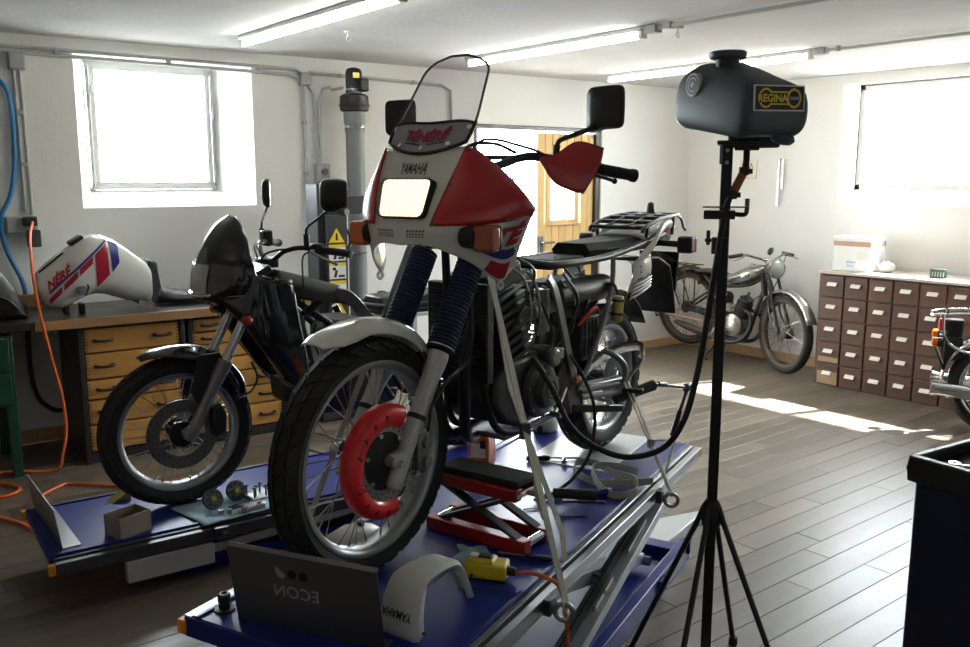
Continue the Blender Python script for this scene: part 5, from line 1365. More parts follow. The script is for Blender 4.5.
# handlebar
bl_ = [(0.90, 0.0, 1.215), (0.90, 0.07, 1.215), (0.875, 0.14, 1.232), (0.850, 0.22, 1.257), (0.800, 0.30, 1.250), (0.70, 0.380, 1.224), (0.56, 0.455, 1.200)]
MB().tube([mir(p, -1) for p in reversed(bl_[1:])] + bl_, 0.014, 10, 5).obj('handlebar', 'black_metal', B1)
MB().tube([mir(bl_[3], -1), mir(bl_[3], 1)], 0.008, 8).obj('cross_brace', 'black_metal', B1)
for s in (1, -1):
    a = mir(bl_[5], s); b = mir(bl_[6], s); d = (b - a).normalized()
    gr = MB().lathe([(0.022, 0), (0.022, 0.004), (0.0165, 0.006)] + [q for k in range(10) for q in ((0.018, 0.01 + k * 0.012), (0.0195, 0.013 + k * 0.012), (0.0195, 0.018 + k * 0.012), (0.018, 0.021 + k * 0.012))] + [(0.022, 0.135), (0.022, 0.15), (0.012, 0.152)], a + d * 0.03, d, 14).obj('grip', 'rubber', B1)
    MB().box(a - d * 0.02, (0.05, 0.045, 0.05)).obj('switch_block', 'black', B1, bevel=0.01)
    MB().tube([a + Vector((0.03, -s * 0.02, -0.01)), a + Vector((0.055, s * 0.03, -0.02)), b + Vector((0.075, -s * 0.02, -0.02))], 0.006, 6, 4).ball(b + Vector((0.075, -s * 0.02, -0.02)), 0.010).obj('lever', 'black_metal', B1)
    # hand guard
    HG = [[(0.845, 0.262, 1.256), (0.80, 0.287, 1.266), (0.735, 0.325, 1.305), (0.685, 0.395, 1.285)],
          [(0.86, 0.262, 1.247), (0.82, 0.295, 1.230), (0.765, 0.345, 1.225), (0.715, 0.395, 1.225)],
          [(0.85, 0.262, 1.236), (0.82, 0.292, 1.175), (0.785, 0.335, 1.150), (0.75, 0.36, 1.140)]]
    HG = [[(a_ + 0.058, b_ + 0.056, c_) for a_, b_, c_ in r_] for r_ in HG]
    hf = surf(HG)
    MB().grid(lambda a_, b_: mir(hf(a_, b_), s), 18, 12).obj('hand_guard', 'red_paint', B1, solid=0.004, ang=70, label='red hand guard')
    # mirror
    mc = Vector((0.70, s * 0.43, 1.413))
    MB().tube([mir((0.79, 0.30, 1.255), s), mir((0.785, 0.305, 1.30), s), mir((0.775, 0.32, 1.315), s), mir((0.74, 0.365, 1.335), s), mir((0.715, 0.40, 1.352), s)], 0.008, 8, 4).obj('mirror_stem', 'black', B1)
    MB().cyl(mir((0.79, 0.30, 1.25), s), mir((0.787, 0.303, 1.295), s), 0.012).obj('mirror_clamp', 'black', B1)
    w_, h_ = (0.074 if s > 0 else 0.056), 0.068
    def mring(k, dx):
        pts = []
        for i in range(24):
            a_ = 2 * PI * i / 24; e = 0.32
            y_ = w_ * k * math.copysign(abs(math.cos(a_)) ** e, math.cos(a_)); z_ = h_ * k * math.copysign(abs(math.sin(a_)) ** e, math.sin(a_))
            if z_ < 0 and y_ * s < 0: z_ *= 1.0 + 0.22 * min(1, -y_ * s / w_)
            pts.append(mc + Vector((dx + y_ * s * 0.25, y_, z_)))
        return pts
    mm = MB().loft([mring(0.90, -0.012), mring(1.0, -0.008), mring(1.0, 0.006), mring(0.93, 0.018), mring(0.6, 0.026)]).obj('mirror', 'black', B1, ang=45)
    MB().loft([mring(0.90, -0.0125), mring(0.88, -0.0135)]).obj('mirror_glass', 'chrome', mm)
MB().tube([(0.87, 0.20, 1.27), (0.92, 0.14, 1.30), (0.96, 0.06, 1.28), (0.98, 0.03, 1.15)], 0.006, 6, 5).tube([(0.78, 0.31, 1.24), (0.86, 0.22, 1.29), (0.95, 0.10, 1.30), (0.99, 0.05, 1.1)], 0.005, 6, 5).tube([(0.78, -0.31, 1.24), (0.86, -0.22, 1.29), (0.95, -0.10, 1.30), (0.99, -0.05, 1.1)], 0.005, 6, 5).obj('control_cables', 'black', B1)
MB().b2(0.93, 0.99, -0.09, 0.09, 1.19, 1.25).obj('instrument_cluster', 'black', B1, bevel=0.012)
MB().tube([(1.12, 0.06, 1.03), (1.02, 0.08, 1.02), (0.98, 0.03, 1.06)], 0.008, 6, 3).tube([(1.12, -0.06, 1.03), (1.02, -0.08, 1.02), (0.98, -0.03, 1.06)], 0.008, 6, 3).obj('fairing_bracket', 'black_metal', B1)
# frame ------------------------------------------------------------------------
def tubes(name, paths, r, m, sm=4, parent=None):
    for p in paths:
        MB().tube(p, r, 10, sm if len(p) > 2 else 0).obj(name, m, parent or B1)
tubes('frame_tube', [[(0.97, 0, 1.02), (0.80, 0, 0.95), (0.58, 0.0, 0.90)], [(0.95, 0.03, 0.96), (0.90, 0.06, 0.70), (0.86, 0.09, 0.38), (0.74, 0.10, 0.29), (0.45, 0.10, 0.29)], [(0.95, -0.03, 0.96), (0.90, -0.06, 0.70), (0.86, -0.09, 0.38), (0.74, -0.10, 0.29), (0.45, -0.10, 0.29)],
     [(0.70, 0.0, 0.92), (0.58, 0.09, 0.885), (0.45, 0.125, 0.872), (0.10, 0.125, 0.872), (-0.20, 0.12, 0.90), (-0.50, 0.11, 0.935)], [(0.70, 0.0, 0.92), (0.58, -0.09, 0.885), (0.45, -0.125, 0.872), (0.10, -0.125, 0.872), (-0.20, -0.12, 0.90), (-0.50, -0.11, 0.935)],
     [(-0.25, 0.12, 0.90), (-0.25, -0.12, 0.90)]], 0.014, 'black_metal')
for s in (1, -1):
    MB().ribbon([(0.555, s * 0.135, 0.835), (0.52, s * 0.145, 0.78), (0.45, s * 0.145, 0.62), (0.385, s * 0.14, 0.47), (0.35, s * 0.135, 0.40)], 0.034, 0.012, 5, wdir=(1, 0, 0.4)).obj('frame_plate', 'engine_light', B1)
    MB().tube([(0.04, s * 0.135, 0.86), (0.06, s * 0.14, 0.74), (0.16, s * 0.145, 0.58), (0.27, s * 0.145, 0.44), (0.33, s * 0.14, 0.37)], 0.011, 8, 4).obj('rear_strut', 'engine_light', B1)
    MB().prism([(0.29, 0.30), (0.37, 0.28), (0.40, 0.38), (0.37, 0.47), (0.33, 0.46)], lambda u, v, t: (u, t, v), s * 0.11, s * 0.135).obj('pivot_plate', 'engine_light', B1, bevel=0.004)
# engine
MB().prism([(0.80, 0.335), (0.855, 0.40), (0.85, 0.50), (0.76, 0.555), (0.52, 0.56), (0.41, 0.50), (0.37, 0.40), (0.42, 0.325), (0.70, 0.30)], lambda u, v, t: (u, t, v), -0.115, 0.115).obj('crankcase', 'engine_grey', B1, bevel=0.02, seg=3)
def cylx(z): return 0.685 + (z - 0.55) * 0.28
fins = MB()
for k in range(15):
    z = 0.555 + k * 0.0165
    fins.box((cylx(z), 0, z), (0.19, 0.20 + 0.02 * (k % 2), 0.006), Matrix.Rotation(R_(16), 3, 'Y'))
fins.obj('cylinder_fins', 'engine_grey', B1, smooth=False)
MB().box((cylx(0.67), 0, 0.67), (0.145, 0.16, 0.26), Matrix.Rotation(R_(16), 3, 'Y')).obj('cylinder', 'engine_grey', B1, bevel=0.01)
MB().box((cylx(0.845), 0, 0.845), (0.20, 0.20, 0.075), Matrix.Rotation(R_(16), 3, 'Y')).obj('cylinder_head', 'engine_grey', B1, bevel=0.014)
MB().b2(0.885, 0.925, -0.13, 0.125, 0.50, 0.84).obj('oil_cooler', 'black', B1, bevel=0.006)
fins = MB()
for k in range(14): fins.b2(0.924, 0.930, -0.12, 0.115, 0.515 + k * 0.0225, 0.523 + k * 0.0225)
fins.obj('cooler_fins', 'black_metal', B1, smooth=False)
cv = MB().lathe([(0.105, 0.10), (0.108, 0.125), (0.100, 0.142), (0.085, 0.148), (0.07, 0.150), (0.068, 0.165), (0.060, 0.178), (0.035, 0.182), (0.033, 0.178), (0.022, 0.178)], (0.595, 0, 0.425), (0, 1, 0), 40).obj('flywheel_cover', 'engine_grey', B1, ang=30)
MB().torus((0.595, 0.181, 0.425), (0, 1, 0), 0.022, 0.004, 24, 6).obj('inspection_ring', 'engine_light', cv)
for k in range(7):
    a = 2 * PI * k / 7 + 0.2
    MB().cyl((0.595 + 0.098 * math.cos(a), 0.125, 0.425 + 0.098 * math.sin(a)), (0.595 + 0.098 * math.cos(a), 0.15, 0.425 + 0.098 * math.sin(a)), 0.007, n=8).obj('cover_bolt', 'engine_light', cv)
st = MB().cyl((0.53, -0.06, 0.535), (0.53, 0.135, 0.535), 0.042, n=20).obj('starter_motor', 'engine_grey', B1)
MB().lathe([(0.036, 0.135), (0.036, 0.155), (0.028, 0.165)], (0.53, 0, 0.535), (0, 1, 0), 20).box((0.495, 0.15, 0.545), (0.03, 0.03, 0.04)).obj('starter_cap', 'engine_light', st, bevel=0.003)
MB().prism([(0.37, 0.38), (0.47, 0.36), (0.49, 0.46), (0.44, 0.50), (0.38, 0.47)], lambda u, v, t: (u, t, v), 0.10, 0.14).obj('sprocket_cover', 'black_metal', B1, bevel=0.008)
MB().cyl((0.56, 0.06, 0.70), (0.40, 0.06, 0.71), 0.032).cyl((0.49, 0.07, 0.62), (0.49, 0.07, 0.78), 0.03).obj('carburettor', 'engine_light', B1)
MB().tube([(0.77, 0.05, 0.78), (0.86, 0.06, 0.76), (0.965, 0.07, 0.64), (0.965, 0.06, 0.46), (0.90, 0.02, 0.30), (0.70, -0.06, 0.265), (0.40, -0.13, 0.30), (0.15, -0.16, 0.42)], 0.020, 12, 5).tube([(0.77, -0.05, 0.78), (0.86, -0.06, 0.76), (0.965, -0.07, 0.64), (0.965, -0.06, 0.46), (0.90, -0.06, 0.30), (0.70, -0.10, 0.275), (0.40, -0.14, 0.31)], 0.020, 12, 5).obj('exhaust_pipe', 'black_metal', B1)
MB().lathe([(0.02, 0), (0.05, 0.03), (0.055, 0.10), (0.055, 0.42), (0.045, 0.47), (0.015, 0.48)], (0.16, -0.17, 0.42), (-0.86, -0.08, 0.50), 24).obj('muffler', 'black_metal', B1)
MB().b2(0.44, 0.78, -0.10, 0.10, 0.265, 0.285).obj('bash_plate', 'engine_light', B1, bevel=0.006)
# airbox, battery
MB().lathe([(0.03, 0), (0.052, 0.01), (0.055, 0.04), (0.055, 0.38), (0.05, 0.42), (0.02, 0.43)], (0.43, 0.075, 0.745), (-1, 0, 0.0), 24).obj('airbox', 'black', B1)
MB().b2(0.02, 0.40, -0.10, 0.06, 0.62, 0.79).obj('airbox_body', 'dull_black', B1, bevel=0.02)
bt = MB().b2(0.13, 0.28, 0.0, 0.125, 0.47, 0.645).obj('battery_box', 'black', B1, bevel=0.006)
g = MB()
for k in range(4): g.b2(0.15 + k * 0.03, 0.165 + k * 0.03, 0.125, 0.131, 0.49, 0.63)
g.b2(0.13, 0.28, 0.125, 0.129, 0.56, 0.572)
g.obj('box_rib', 'charcoal', bt, bevel=0.002)
MB().tube([(0.30, 0.12, 0.62), (0.24, 0.135, 0.665), (0.18, 0.135, 0.68), (0.15, 0.13, 0.655)], 0.006, 6, 4).obj('battery_cable', 'red_disc', B1)
gd = MB().lathe([(0.015, 0), (0.024, 0.006), (0.025, 0.012), (0.025, 0.10), (0.022, 0.108), (0.010, 0.11)], (0.06, 0.165, 0.605), (-0.08, 0.03, 1), 18).obj('shock_reservoir', 'gold', B1)
for h in (0.03, 0.085): MB().lathe([(0.025, h), (0.028, h), (0.028, h + 0.010), (0.025, h + 0.010)], (0.06, 0.165, 0.605), (-0.08, 0.03, 1), 18, False, True).obj('reservoir_clamp', 'black', gd)
MB().tube([(0.055, 0.165, 0.72), (0.06, 0.15, 0.76), (0.10, 0.11, 0.75), (0.14, 0.05, 0.62)], 0.006, 6, 4).obj('shock_hose', 'black', B1)
MB().lathe([(0.02, 0)] + [q for k in range(9) for q in ((0.03, 0.05 + k * 0.024), (0.042, 0.062 + k * 0.024))] + [(0.02, 0.30)], (0.16, 0.0, 0.36), (-0.15, 0, 1), 18).obj('rear_shock', 'steel', B1, ang=20)
rr = random.Random(11)
for k in range(12):
    x0 = rr.uniform(0.15, 0.72); z0 = rr.uniform(0.72, 0.92); y0 = rr.uniform(0.02, 0.12)
    MB().tube([(x0, y0, z0), (x0 - rr.uniform(0.02, 0.12), y0 + 0.02, z0 - rr.uniform(0.03, 0.12)), (x0 - rr.uniform(0.0, 0.1), y0 + 0.025, z0 - rr.uniform(0.12, 0.24)), (x0 - rr.uniform(-0.06, 0.08), y0 * 0.8, z0 - rr.uniform(0.24, 0.34))], 0.005, 6, 4).obj('wiring', 'black', B1)
MB().tube([(0.74, 0.10, 0.88), (0.70, 0.125, 0.84), (0.66, 0.13, 0.74), (0.655, 0.12, 0.66)], 0.005, 6, 4).tube([(0.64, 0.10, 0.86), (0.62, 0.13, 0.80), (0.60, 0.13, 0.70), (0.58, 0.11, 0.62)], 0.006, 6, 4).obj('wiring', 'steel', B1)
# tail
MB().loft([[Vector((x, y, z)) for y, z in ((-w, h), (-w * 0.7, h + 0.03), (w * 0.7, h + 0.03), (w, h), (w * 0.8, h - 0.03), (-w * 0.8, h - 0.03))] for x, w, h in ((0.16, 0.09, 0.90), (0.0, 0.11, 0.90), (-0.3, 0.115, 0.905), (-0.62, 0.10, 0.91))]).obj('tail_tray', 'dull_black', B1, bevel=0.004)
MB().b2(0.18, 0.44, -0.08, 0.08, 0.845, 0.885).obj('tool_tray', 'dull_black', B1, bevel=0.01)
for s in (1, -1):
    BD = [[(-0.60, .118, 1.000), (-0.50, .128, 1.002), (-0.42, .135, .985), (-0.33, .145, .925), (-0.22, .152, .885), (-0.15, .155, .850), (-0.10, .155, .785), (-0.085, .150, .720)],
          [(-0.60, .124, .985), (-0.50, .136, .985), (-0.41, .146, .960), (-0.32, .158, .900), (-0.21, .165, .860), (-0.13, .168, .825), (-0.085, .166, .775), (-0.075, .158, .715)],
          [(-0.60, .120, .965), (-0.49, .132, .960), (-0.385, .144, .925), (-0.29, .156, .872), (-0.18, .162, .835), (-0.105, .165, .800), (-0.07, .160, .760), (-0.065, .150, .712)]]
    bf = surf(BD)
    sp = MB().grid(lambda a, b: mir(bf(a, b), s), 30, 8).obj('tail_panel', 'white_paint', B1, solid=0.006, ang=70)
    LV = [[(-0.10, .158, .842), (-0.18, .164, .855), (-0.262, .160, .868)], [(-0.092, .166, .795), (-0.18, .172, .805), (-0.262, .168, .820)], [(-0.088, .166, .750), (-0.18, .173, .764), (-0.258, .168, .778)]]
    lf = surf(LV)
    pw_ = MB().grid(lambda a, b: mir(lf(a, b), s), 10, 8).obj('tail_side', 'white_paint', B1, solid=0.004)
    for k in range(2): MB().add([mir(lf(a, b) + Vector((0, 0.0025, 0)), s) for a, b in ((0.15 + 0.45 * k, 0.86), (0.42 + 0.45 * k, 0.86), (0.42 + 0.45 * k, 0.95), (0.15 + 0.45 * k, 0.95))], [(0, 1, 2, 3)]).obj('slot', 'decal_black', pw_, smooth=False)
    lettering('lettering', 'Z', 'decal_black', pw_, lambda u, v: mir(lf(0.30 + u * 4 * s, 0.45 - v * 9) + Vector((0, 0.004, 0)), s), 0.035, 0.035, shear=0.2)
    RV = [[(-0.088, .166, .748), (-0.18, .174, .762), (-0.258, .170, .776)], [(-0.06, .164, .680), (-0.16, .172, .700), (-0.256, .168, .720)]]
    rf_ = surf(RV)
    for k in range(4):
        MB().grid(lambda a, b: mir(rf_(a, 0.02 + k * 0.25 + 0.21 * b) + Vector((0, 0.005 * math.sin(PI * b), 0)), s), 8, 6).obj('louvre', 'silver_paint', pw_, solid=0.004)
    MB().grid(lambda a, b: mir(rf_(a, b) - Vector((0, 0.008, 0)), s), 4, 4).obj('louvre_back', 'dull_black', pw_, solid=0.003)
    rs = MB().cyl((-0.45, s * 0.10, 0.90), (-0.45, s * 0.215, 0.896), 0.014, n=12).obj('rear_signal', 'black', B1)
    MB().box((-0.44, s * 0.25, 0.896), (0.055, 0.07, 0.075)).obj('signal_housing', 'black', rs, bevel=0.012)
    MB().box((-0.475, s * 0.25, 0.896), (0.03, 0.068, 0.072)).obj('signal_lens', 'amber_dark', rs, bevel=0.010)
MB().grid(lambda a, b: Vector((-0.27 - 0.40 * a, 0.125 * (2 * b - 1) * (1 - 0.12 * a), 0.945 + 0.035 * min(1, a * 2.2) - 0.02 * abs(2 * b - 1) ** 4)), 12, 12).obj('tail_cowl', 'white_paint', B1, solid=0.006, ang=60)
tail = MB().b2(-0.70, -0.62, -0.07, 0.07, 0.90, 0.965).obj('tail_lamp', 'tail_red', B1, bevel=0.012)
MB().loft([[Vector((x, y, z)) for y in (-w, w)] for x, z, w in ((-0.30, 0.83, 0.09), (-0.5, 0.83, 0.095), (-0.62, 0.78, 0.10), (-0.66, 0.66, 0.105), (-0.68, 0.545, 0.11))], closed=False, cap=False).obj('mud_flap', 'black', B1, solid=0.006)
MB().box((-0.70, 0, 0.745), (0.012, 0.21, 0.19), Matrix.Rotation(R_(-8), 3, 'Y')).obj('plate_holder', 'black_gloss', B1, bevel=0.012)
ra = [R_(100 - 95 * i / 14) for i in range(15)]
MB().loft([[Vector((-0.085 - 0.375 * math.cos(PI - a) * -1 * -1, y, 0.345 + 0.375 * math.sin(a))) for y in (-0.08, -0.06, 0.06, 0.08)] for a in [R_(50 + 100 * i / 14) for i in range(15)]], closed=False, cap=False).obj('rear_fender', 'black', B1, solid=0.004)
# rack
rk = [[(-0.24, s * 0.13, 0.955), (-0.26, s * 0.13, 0.975), (-0.40, s * 0.13, 1.005), (-0.62, s * 0.125, 1.02), (-0.68, s * 0.10, 1.02)] for s in (1, -1)]
for p in rk: MB().tube(p, 0.009, 8, 4).obj('rack_rail', 'black_metal', B1)
for x, z in ((-0.26, 0.975), (-0.35, 0.995), (-0.44, 1.010), (-0.53, 1.016), (-0.62, 1.02)):
    MB().tube([(x, -0.13, z), (x, 0.13, z)], 0.0095, 8).obj('rack_bar', 'black_metal', B1)
for y in (-0.05, 0.05): MB().tube([(-0.26, y, 0.98), (-0.44, y, 1.014), (-0.62, y, 1.024)], 0.007, 8).obj('rack_bar', 'black_metal', B1)
for s in (1, -1):
    for x, z in ((-0.30, 0.985), (-0.58, 1.018)): MB().tube([(x, s * 0.125, z), (x, s * 0.12, 0.93)], 0.008, 8).obj('rack_post', 'black_metal', B1)
    MB().tube([(-0.62, s * 0.115, 1.022), (-0.68, s * 0.12, 1.0), (-0.70, s * 0.125, 0.96), (-0.69, s * 0.14, 0.945)], 0.006, 6, 4).obj('rack_hook', 'black_metal', B1)
MB().lathe([(0.022, 0), (0.018, 0.03), (0.015, 0.045), (0.006, 0.05)], (-0.60, 0.0, 1.028), (0, 0, 1), 14).obj('rack_stop', 'black', B1)
# swing arm, chain
for s in (1, -1):
    MB().bar((0.35, s * 0.095, 0.365), (-0.12, s * 0.105, 0.325), 0.028, 0.055, up=(0, 1, 0)).obj('swing_arm', 'black_metal', B1, bevel=0.006)
MB().cyl((-0.085, -0.13, 0.325), (-0.085, 0.135, 0.325), 0.010).obj('axle', 'steel', B1)
MB().b2(-0.15, -0.07, 0.12, 0.128, 0.305, 0.345).obj('chain_adjuster', 'engine_light', B1, bevel=0.003)
MB().loft([[Vector((x, y, z)) for y in (0.06, 0.125)] + [Vector((x, 0.128, z - 0.045))] for x, z in ((0.30, 0.40), (0.22, 0.46), (0.10, 0.487), (-0.08, 0.495), (-0.22, 0.485), (-0.29, 0.46), (-0.315, 0.42))], closed=False, cap=False).obj('chain_guard', 'black_gloss', B1, solid=0.003, ang=50)
mb = MB()
for z0, z1 in ((0.445, 0.43), (0.385, 0.225)):
    n = 38
    for k in range(n):
        f = k / n; p = Vector((0.42, 0.083, z0)).lerp(Vector((-0.085, 0.083, z1)), f)
        mb.box(p, (0.009, 0.012, 0.013))
o = mb.obj('drive_chain', 'dark_steel', B1, smooth=False); o['kind'] = 'stuff'
# footrest bracket, side stand, peg
tubes('footrest_bracket', [[(0.13, 0.145, 0.50), (0.09, 0.19, 0.465), (0.05, 0.205, 0.42), (0.05, 0.205, 0.36), (0.10, 0.20, 0.325), (0.32, 0.15, 0.34)], [(0.31, 0.14, 0.36), (0.10, 0.20, 0.36)]], 0.0125, 'engine_light')
MB().bar((0.08, 0.21, 0.33), (0.05, 0.29, 0.33), 0.03, 0.018).obj('foot_peg', 'black', B1, bevel=0.004)
MB().bar((0.36, 0.13, 0.30), (0.02, 0.18, 0.235), 0.022, 0.03).obj('side_stand', 'black_metal', B1, bevel=0.004)
MB().tube([(0.44, 0.15, 0.40), (0.52, 0.17, 0.355), (0.60, 0.19, 0.34)], 0.007, 8, 3).cyl((0.60, 0.18, 0.34), (0.60, 0.225, 0.34), 0.011).obj('shift_lever', 'steel', B1)
MB().b2(0.33, 0.36, 0.145, 0.152, 0.40, 0.43).obj('reflector', 'amber', B1, bevel=0.003)
MB().bar((0.06, 0.205, 0.35), (-0.10, 0.215, 0.43), 0.018, 0.006).obj('heel_guard', 'alu', B1, bevel=0.002)

# ---- straps, in world space ---------------------------------------------------
def band(label, pts, w=0.028, wdir=(1, 0.3, 0), sm=0, name='tie_strap'):
    t = tag(MB().ribbon(pts, w, 0.003, sm, wdir).obj(name, 'strap'), label, 'strap')
    return t
e1 = FL1.w(0.585, -0.485, ZT1 - 0.02); topL = F1.w(0.985, 0.150, 0.975)
t = thing('tie_strap', 'long white strap from the fork down to the front eyebolt', 'strap', e1)
def rel(p): return Vector(p) - e1
MB().ribbon([rel(F1.w(0.93, 0.150, 0.99)), rel(topL), rel(e1 + Vector((0, 0, 0.02))), rel(e1 + Vector((0.0, 0.0, -0.012)))], 0.030, 0.003, 0, (1, 0.35, 0)).obj('webbing', 'strap', t)
MB().ribbon([rel(F1.w(0.955, 0.15, 0.95)), rel(F1.w(0.90, 0.20, 0.5)), rel(FL1.w(0.71, -0.42, ZT1 + 0.14)), rel(FL1.w(0.70, -0.43, ZT1 + 0.06))], 0.024, 0.003, 0, (1, 0.35, 0)).obj('webbing', 'strap', t)
pb = rel(topL.lerp(e1, 0.54))
MB().box(pb, (0.035, 0.02, 0.05)).obj('cam_buckle', 'dark_steel', t, bevel=0.004)
MB().ribbon([pb, pb + Vector((0.02, -0.02, -0.10)), pb + Vector((0.035, -0.01, -0.20)), pb + Vector((0.06, -0.02, -0.29))], 0.006, 0.006, 4).obj('cord_end', 'strap', t)
e2 = FL1.w(0.585, 0.485, ZT1 - 0.02); topR = F1.w(0.985, -0.148, 0.975)
band('white strap from the fork down to the far lift rail', [F1.w(0.93, -0.148, 0.99), topR, e2 + Vector((0, 0, 0.01))])
e3 = FL1.w(1.60, -0.485, ZT1 - 0.02); tp = F1.w(0.055, 0.215, 0.36)
t = thing('tie_strap', 'doubled white strap from the footrest to the rear eyebolt', 'strap', e3)
def rel3(p): return Vector(p) - e3
for k in (-1, 1):
    MB().ribbon([rel3(tp + Vector((0.012 * k, 0, 0))), rel3(tp.lerp(e3, 0.5) + Vector((0.008 * k, 0, 0.0))), rel3(e3 + Vector((0.006 * k, 0, 0.0)))], 0.010 if k < 0 else 0.014, 0.003, 0, (1, 0.35, 0)).obj('webbing', 'strap', t)
MB().box(rel3(tp.lerp(e3, 0.55)), (0.03, 0.018, 0.035)).obj('cam_buckle', 'steel', t, bevel=0.004)
MB().ribbon([rel3(tp.lerp(e3, 0.52)), rel3(FL1.w(1.72, -0.44, ZT1 + 0.16)), rel3(FL1.w(1.74, -0.43, ZT1 + 0.10)), rel3(FL1.w(1.70, -0.42, ZT1 + 0.03)), rel3(FL1.w(1.62, -0.40, ZT1 + 0.012))], 0.026, 0.003, 5, (1, 0.35, 0)).obj('webbing', 'strap', t)
heap = [(1.62, -0.40, 0.02), (1.55, -0.33, 0.02), (1.52, -0.22, 0.012), (1.56, -0.10, 0.02), (1.66, -0.06, 0.03), (1.68, -0.14, 0.03), (1.60, -0.24, 0.03), (1.56, -0.34, 0.035), (1.48, -0.38, 0.02), (1.42, -0.33, 0.012), (1.46, -0.25, 0.012), (1.58, -0.16, 0.045), (1.66, -0.22, 0.04), (1.64, -0.33, 0.04)]
band('heap of slack white strap lying on the lift beside the eyebolt', [FL1.w(x, y, ZT1 + z + 0.002) for x, y, z in heap], 0.028, (0.25, 0, 1), 5, 'strap_heap')
# T-handle wrench hooked on the footrest
t = thing('socket_wrench', 'jointed steel socket wrench hooked on the footrest', 'wrench', F1.w(0.05, 0.22, 0.33), F1.deg)
q0 = Vector((0.05, 0.22, 0.33))
MB().cyl(Vector((0.10, 0.19, 0.29)) - q0, Vector((-0.09, 0.27, 0.325)) - q0, 0.020, 0.024, n=14).obj('grip_tube', 'black', t)
MB().cyl(Vector((-0.09, 0.27, 0.33)) - q0, Vector((-0.375, 0.305, 0.264)) - q0, 0.0075, n=10).obj('extension_bar', 'dark_steel', t)
MB().cyl(Vector((-0.13, 0.275, 0.322)) - q0, Vector((-0.19, 0.282, 0.31)) - q0, 0.012, n=10).obj('socket', 'dark_steel', t)
MB().box(Vector((-0.38, 0.305, 0.264)) - q0, (0.045, 0.03, 0.035)).obj('joint', 'dark_steel', t, bevel=0.008)
MB().cyl(Vector((-0.375, 0.305, 0.25)) - q0, Vector((-0.285, 0.305, 0.15)) - q0, 0.008, n=10).obj('handle_bar', 'dark_steel', t)
MB().cyl(Vector((-0.305, 0.305, 0.17)) - q0, Vector((-0.235, 0.305, 0.075)) - q0, 0.012, 0.014, n=12).obj('handle_grip', 'black', t)
# ================================================================== black motorcycle on the low lift
B2 = thing('motorcycle', 'black half-faired motorcycle with dark visor on the low lift', 'motorcycle', F2.o, F2.deg)
def P2(name, mb, m, **k): return mb.obj(name, m, B2, **k)
STR2 = 0.0
fw2 = wheel(B2, 'front_wheel', 1.475, 0.328, 0.328, 0.10, 0.250, hub_r=0.03, hub_w=0.11, n=36, nblk=40, hubm='black_metal')
disc(fw2, 0.070, 0.095, 0.150, 'disc_steel', 26)
MB().lathe([(0.028, 0.05), (0.055, 0.064), (0.055, 0.070), (0.04, 0.074)], (0, 0, 0), (0, 1, 0), 28).obj('disc_carrier', 'black_metal', fw2)
rw2 = wheel(B2, 'rear_wheel', 0.0, 0.32, 0.32, 0.13, 0.23, hub_r=0.04, hub_w=0.12, n=36, nblk=36)
def rk2(z): return 1.284 + (0.629 - z) * 0.53
for s in (1, -1):
    y = s * 0.095
    bot = Vector((rk2(0.30), y, 0.30)); top = Vector((rk2(0.63), y, 0.63)); ax = (top - bot).normalized()
    sl = MB().lathe([(0.016, 0), (0.024, 0.006), (0.026, 0.04), (0.026, 0.24), (0.031, 0.30), (0.033, 0.36), (0.030, 0.372)], bot, ax, 20).obj('fork_slider', 'engine_light', B2, ang=50)
    MB().cyl(bot + ax * 0.06, (1.475, y, 0.328), 0.022, 0.026, n=12).obj('axle_lug', 'engine_light', sl)
    MB().cyl(top, Vector((rk2(0.90), y, 0.90)), 0.0205, n=16).obj('fork_tube', 'chrome', B2)
MB().cyl((1.475, -0.12, 0.328), (1.475, 0.12, 0.328), 0.010).obj('axle', 'steel', B2)
P2('brake_caliper', MB().prism([(1.30, 0.32), (1.345, 0.30), (1.36, 0.36), (1.355, 0.43), (1.32, 0.45), (1.295, 0.40)], lambda u, v, t: (u, t, v), 0.045, 0.12), 'black_metal', bevel=0.008)
# front fender: low, with long beak and fork shield
cr = catmull([(1.625, 0, 0.668), (1.59, 0, 0.684), (1.54, 0, 0.694), (1.47, 0, 0.700), (1.37, 0, 0.690), (1.26, 0, 0.63), (1.185, 0, 0.54), (1.165, 0, 0.45)], 5)
def f2pt(k, q):
    f = k * (len(cr) - 1); i = min(int(f), len(cr) - 2); p = cr[i].lerp(cr[i + 1], f - i)
    d = (cr[i + 1] - cr[i]).normalized(); up = Vector((-d.z, 0, d.x)); up = up if up.dot(p - Vector((1.475, 0, 0.33))) > 0 else -up
    wid = 0.075 * min(1, 0.4 + 3 * k); a = abs(q)
    drop = 0.02 + 0.055 * max(0, min(1, (k - 0.25) * 2.5))
    return p + Vector((0, wid * q, 0)) - up * drop * a ** 2.4
fe = P2('front_fender', MB().grid(lambda a, b: f2pt(a, b * 2 - 1), 36, 14), 'black_gloss', solid=0.004, ang=60)
for s in (1, -1):
    MB().prism([(1.40, 0.66), (1.30, 0.665), (1.27, 0.60), (1.36, 0.44), (1.40, 0.43), (1.43, 0.50)], lambda u, v, t: (u, t, v), s * 0.072, s * 0.082).obj('fork_shield', 'black', fe, bevel=0.006)
